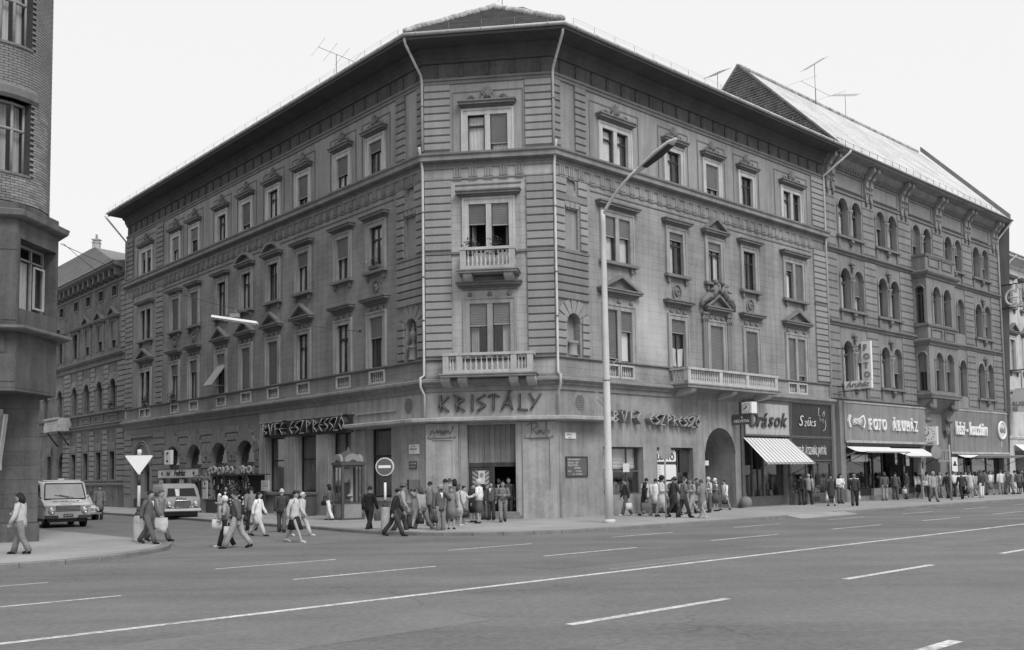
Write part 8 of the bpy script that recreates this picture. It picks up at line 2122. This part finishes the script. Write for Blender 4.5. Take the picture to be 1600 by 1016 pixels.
def clothe(o, J, H, hair, top, bot, shoe, fem, seed):
    r = random.Random(seed)
    tn = lambda c: 'cloth_plaid' if c == 'p' else 'cloth_%d' % c
    kind, tone = top
    # ---- legs
    m = MB(); bk, bt = bot
    if bk == 't':
        fl = .043 if seed % 3 else .05
        loft(m, [(J['hip']+Vector((0, 0, -.05*H)), .098*H, .072*H), (J['hip'], .1*H, .076*H), (J['hip']+Vector((0, 0, .05*H)), .09*H, .068*H)])
        for n in 'RL':
            h, k, a = J['h'+n], J['k'+n], J['a'+n]
            m.tube([h+Vector((0, 0, .03*H)), h.lerp(k, .5), k, k.lerp(a, .5), a+Vector((0, 0, -.012*H))], [.066*H, .056*H, .046*H, .045*H, fl*H], 9)
        obj('trousers', m, tn(bt), o)
    else:
        zk = (J['kL'].z+J['kR'].z)/2-(.02*H if kind != 'c' else .03*H); my = (J['kL'].y+J['kR'].y)/2
        sp = abs(J['kL'].y-J['kR'].y)/2
        loft(m, [(Vector((0, my*1.0, zk)), .098*H, .075*H+sp), (Vector((0, my*.6, (zk+J['hip'].z)/2)), .1*H, .08*H+sp*.5), (J['hip'], .1*H, .078*H), (J['waist'], .075*H, .06*H)], 14)
        obj('skirt', m, tn(bt), o)
    # ---- upper body
    m = MB()
    ln = {'c': -.18*H, 'j': -.07*H, 's': -.01*H, 'v': -.01*H}[kind]
    rings = []
    if kind == 'c':
        zb = J['kL'].z*.5+J['kR'].z*.5+.02*H; my = (J['kL'].y+J['kR'].y)/2
        rings.append((Vector((0, my*.8, zb)), .118*H, .098*H)); rings.append((J['hip']+Vector((0, 0, -.06*H)), .112*H, .09*H))
    elif kind == 'j': rings.append((J['hip']+Vector((0, 0, -.07*H)), .106*H, .082*H))
    rings += [(J['hip']+Vector((0, 0, .0)), .106*H, .082*H), (J['waist'], .09*H if fem else .098*H, .072*H), (J['chest'], .106*H, .08*H), (J['chest'].lerp(J['neck'], .4), .108*H if not fem else .098*H, .072*H), (J['chest'].lerp(J['neck'], .68), .092*H if not fem else .082*H, .06*H), (J['chest'].lerp(J['neck'], .88), .06*H, .05*H), (J['neck']+Vector((0, 0, .004*H)), .04*H, .042*H), (J['neck']+Vector((0, 0, .016*H)), .036*H, .038*H)]
    loft(m, rings, 12)
    for n in 'RL':
        s_, e, w = J['s'+n], J['e'+n], J['w'+n]
        q = s_.lerp(J['chest'], .25)
        m.tube([q, s_, s_.lerp(e, .5), e, e.lerp(w, .5), w], [.05*H, .046*H, .04*H, .036*H, .032*H, .03*H], 9)
    obj({'c': 'coat', 'j': 'jacket', 's': 'sweater', 'v': 'waistcoat'}[kind], m, tn(tone), o)
    if kind in 'jc' and seed % 2 == 0 and tone in (0, 1, 2, 3):
        f = J['chest']; y = f.y-.081*H
        obj('shirt_front', MB().add([(f.x-.022*H, y-.002, f.z+.035*H), (f.x+.022*H, y-.002, f.z+.035*H), (f.x, y-.006, f.z-.05*H), (f.x-.03*H, y+.035*H, f.z+.075*H), (f.x+.03*H, y+.035*H, f.z+.075*H)], [(0, 2, 1), (3, 0, 1, 4)]), 'cloth_6', o)
    # ---- shoes
    for n in 'RL':
        a, t_ = J['a'+n], J['t'+n]; d = (t_-a)
        ms = MB(); ms.tube([a+Vector((0, .022*H, -.028*H)), a+Vector((0, .006*H, -.026*H)), a.lerp(t_, .55)+Vector((0, 0, -.002*H)), t_+Vector((0, -.006*H, 0)), t_+Vector((0, -.022*H, .0))], [.016*H, .026*H, .024*H, .022*H, .01*H], 8)
        obj('shoe', ms, 'shoe_pale' if shoe else 'shoe_dark', o)
    # ---- hair and hats
    st, ht = hair
    hm = {'d': 'hair_dark', 'm': 'hair_mid', 'p': 'hair_pale'}[ht]
    c = J['head']; m = MB()
    def cap(m, k=1.0, low=-.012, back=.0):
        V = []; F = []; nn = 12
        for j in range(5):
            th = (j+.0)/4*math.pi*.5
            for i in range(nn):
                a = 2*math.pi*i/nn; front = max(0, -math.sin(a))
                z = low*H+front*.048*H-max(0, math.sin(a))*.035*H if j == 0 else low*H+(.07*H-low*H)*math.sin(th)
                rr = math.cos(th)*.98 if j else 1.0
                V.append((c.x+.054*H*k*rr*math.cos(a), c.y+.008*H+.064*H*k*rr*math.sin(a), c.z+max(z, low*H+front*.045*H)))
        F = [(j*nn+i, j*nn+(i+1)%nn, (j+1)*nn+(i+1)%nn, (j+1)*nn+i) for j in range(4) for i in range(nn)]+[tuple(4*nn+i for i in range(nn))]
        m.add(V, F, True)
    if st == 'b':
        m.tube([c+Vector((.044*H*math.cos(a), .008*H+.05*H*math.sin(a), -.004*H)) for a in [R_(-15)+R_(210)*k/10 for k in range(11)]], .014*H, 6)
        if seed % 2 == 0: m.tube([c+Vector((.034*H*math.cos(a), -.004*H+.046*H*math.sin(a), -.046*H)) for a in [R_(200)+R_(140)*k/6 for k in range(7)]], [.006*H, .012*H, .014*H, .016*H, .014*H, .012*H, .006*H], 6)
    else:
        cap(m, 1.25 if st == 'B' else 1.06)
        if st == 'B':
            m.ball((c.x, c.y+.015*H, c.z+.025*H), .074*H, 10, 7)
        if st == 'l':
            m.tube([c+Vector((0, .03*H, .01*H)), c+Vector((0, .04*H, -.05*H)), c+Vector((0, .045*H, -.11*H))], [.05*H, .056*H, .04*H], 9)
    if st == 'h': obj('hat', MB().lathe([(.088*H, .018*H), (.09*H, .024*H), (.06*H, .028*H), (.056*H, .06*H), (.045*H, .078*H), (.01*H, .07*H)], 14, c.x, c.y+.006*H), 'cloth_2', o, T(0, 0, c.z))
    if st == 'c': obj('cap', MB().lathe([(.066*H, .02*H), (.07*H, .045*H), (.05*H, .062*H), (.01*H, .066*H)], 12, c.x, c.y-.004*H).box(c.x-.04*H, c.x+.04*H, c.y-.09*H, c.y-.04*H, .022*H, .03*H), 'cloth_1', o, T(0, 0, c.z))
    if st == 'f':
        m2 = MB(); m2.ball((c.x, c.y+.012*H, c.z+.004*H), .066*H, 10, 7, (.95, 1, 1.05)); m2.tube([c+Vector((0, -.03*H, -.05*H)), c+Vector((0, -.035*H, -.085*H))], [.03*H, .02*H], 7); obj('headscarf', m2, 'cloth_6', o)
    else: obj('hair', m, hm, o)
def face_bits(m, J, H):
    c = J['head']; y = c.y-.055*H
    m.m(0); m.tube([c+Vector((0, -.052*H, .006*H)), c+Vector((0, -.068*H, -.012*H)), c+Vector((0, -.052*H, -.018*H))], [.006*H, .009*H, .006*H], 5)
    for s in (-1, 1):
        m.m(0); m.ball((c.x+s*.048*H, c.y+.008*H, c.z-.008*H), .014*H, 6, 4, (.4, .8, 1.3))
        m.m(1); m.ball((c.x+s*.018*H, y+.008*H, c.z+.006*H), .0055*H, 5, 4); m.box(c.x+s*.018*H-.011*H, c.x+s*.018*H+.011*H, y+.002*H, y+.012*H, c.z+.016*H, c.z+.02*H)
    m.m(1); m.box(c.x-.013*H, c.x+.013*H, y+.006*H, y+.016*H, c.z-.034*H, c.z-.030*H); m.m(0)
def make_bodies(specs):
    """grow all bodies with Skin + Subdivision in one evaluation"""
    tmp = []
    for H, J in specs:
        V, E, Rr = body_skeleton(J, H)
        me = bpy.data.meshes.new('body'); me.from_pydata(V, E, [])
        o = bpy.data.objects.new('body', me); TMP.collection.objects.link(o)
        sk = o.modifiers.new('Skin', 'SKIN'); sk.use_smooth_shade = True
        for i, (a, b) in enumerate(Rr): me.skin_vertices[0].data[i].radius = (a, b)
        for i in range(len(V)): me.skin_vertices[0].data[i].use_root = (i == 0)
        o.modifiers.new('Subdivision', 'SUBSURF').levels = 1
        tmp.append(o)
    vl = TMP.view_layers[0]; vl.update(); dg = vl.depsgraph
    dg.update()
    out = []
    for o, (H, J) in zip(tmp, specs):
        me = bpy.data.meshes.new_from_object(o.evaluated_get(dg))
        mb = MB(); mb.add([tuple(v.co) for v in me.vertices], [tuple(f.vertices) for f in me.polygons], True)
        hand_mesh(mb, J, H); face_bits(mb, J, H)
        out.append(mb)
        bpy.data.meshes.remove(me)
    for o in tmp:
        d = o.data; bpy.data.objects.remove(o); bpy.data.meshes.remove(d)
    return out
def bag(kind, p, rz, label):
    """a thing held in a hand: its grip at p"""
    spec = {'whitebag': ('carrier_bag', .3, .1, .32, 'paper', .13), 'handbag': ('handbag', .3, .12, .22, 'leather', .16), 'travelbag': ('travel_bag', .46, .2, .28, 'leather', .12), 'briefcase': ('briefcase', .42, .1, .3, 'leather_mid', .05),
            'suitcase': ('suitcase', .5, .16, .38, 'leather_mid', .05), 'shoulderbag': ('shoulder_bag', .26, .08, .24, 'paper', .06), 'parcel': ('parcel', .36, .12, .3, 'paper', -.12), 'paper': ('newspaper', .44, .05, .3, 'paper', -.05)}[kind]
    nm, w, d, h, mt, hl = spec
    t = thing(nm, label, nm.replace('_', ' '), tuple(p), rz)
    m = MB(); z1 = -hl-.02; z0 = z1-h
    V = [(-w*.46,-d/2,z0),(w*.46,-d/2,z0),(w*.46,d/2,z0),(-w*.46,d/2,z0),(-w/2,-d*.55,z0+h*.45),(w/2,-d*.55,z0+h*.45),(w/2,d*.55,z0+h*.45),(-w/2,d*.55,z0+h*.45),(-w*.47,-d*.22,z1),(w*.47,-d*.22,z1),(w*.47,d*.22,z1),(-w*.47,d*.22,z1)]
    m.add(V, [(3,2,1,0),(0,1,5,4),(1,2,6,5),(2,3,7,6),(3,0,4,7),(4,5,9,8),(5,6,10,9),(6,7,11,10),(7,4,8,11),(8,9,10,11)], kind in ('whitebag', 'handbag', 'travelbag'))
    t.rotation_euler = (0, 0, rz+math.pi/2)
    obj('body', m, mt, t)
    if hl > 0:
        for s in (-1, 1): obj('handle', MB().tube([(-w*.2, s*d*.18, z1-.01), (-w*.12, s*.02, -.03), (0, s*.015, -.005), (w*.12, s*.02, -.03), (w*.2, s*d*.18, z1-.01)], .01, 5), mt, t)
    return t
specs = []; meta = []
for i, P in enumerate(PEOPLE):
    X, Y, z, H, face, pose, arms, lean, hair, top, bot, shoe, label, bags = P
    J = pose_joints(H, pose, arms, lean, i % 2)
    specs.append((H, J)); meta.append((X, Y, z, R_(face)+math.pi/2))
# the child carried on an arm
Jc = pose_joints(.82, 's', 'bb', 0, 0); specs.append((.82, Jc))
bodies = make_bodies(specs)
for i, P in enumerate(PEOPLE):
    X, Y, z, H, face, pose, arms, lean, hair, top, bot, shoe, label, bags = P
    x, y, z0, rz = meta[i]; J = specs[i][1]
    o = obj('person', bodies[i], ['skin', 'hair_dark'], None, T(x, y, z0, rz))
    tag(o, label, 'person', 'pedestrians around the corner house')
    clothe(o, J, H, hair, top, bot, shoe, 'woman' in label, i)
    M = T(x, y, z0, rz)
    for b in bags:
        k, s = b.split(':'); p = M @ (J['p'+s]+Vector((0, 0, -.01)))
        nice = {'whitebag': 'white carrier bag', 'handbag': 'dark handbag', 'travelbag': 'dark travelling bag', 'briefcase': 'brown briefcase', 'suitcase': 'brown leather case', 'shoulderbag': 'small white shoulder bag', 'parcel': 'white parcel', 'paper': 'folded newspaper'}[k]
        w = label.split(); 
        bag(k, p, rz, '%s held by the %s' % (nice, ' '.join(w[:9])))
    if 'carrying a small child' in label:
        c = M @ Vector((.18, -.16, .92)); oc = obj('person', bodies[-1], ['skin', 'hair_dark'], None, T(c.x, c.y, c.z-.12, rz+.5))
        tag(oc, 'small child in white bonnet carried across the street', 'person', 'pedestrians around the corner house'); clothe(oc, Jc, .82, ('f', 'p'), ('s', 4), ('t', 4), 1, False, 3)
    if 'case on his shoulder' in label:
        c = M @ (J['head']+Vector((-.24, -.06, .0))); tb = thing('instrument_case', 'dark boxy case carried on the young man\'s shoulder', 'case', tuple(c), rz)
        obj('case', MB().block(-.13, .13, -.2, .2, -.18, .18, .04), 'leather_mid', tb); obj('case_mesh', MB().box(-.1, .1, -.215, -.201, -.14, .14), 'leather', tb)
bpy.data.scenes.remove(TMP)
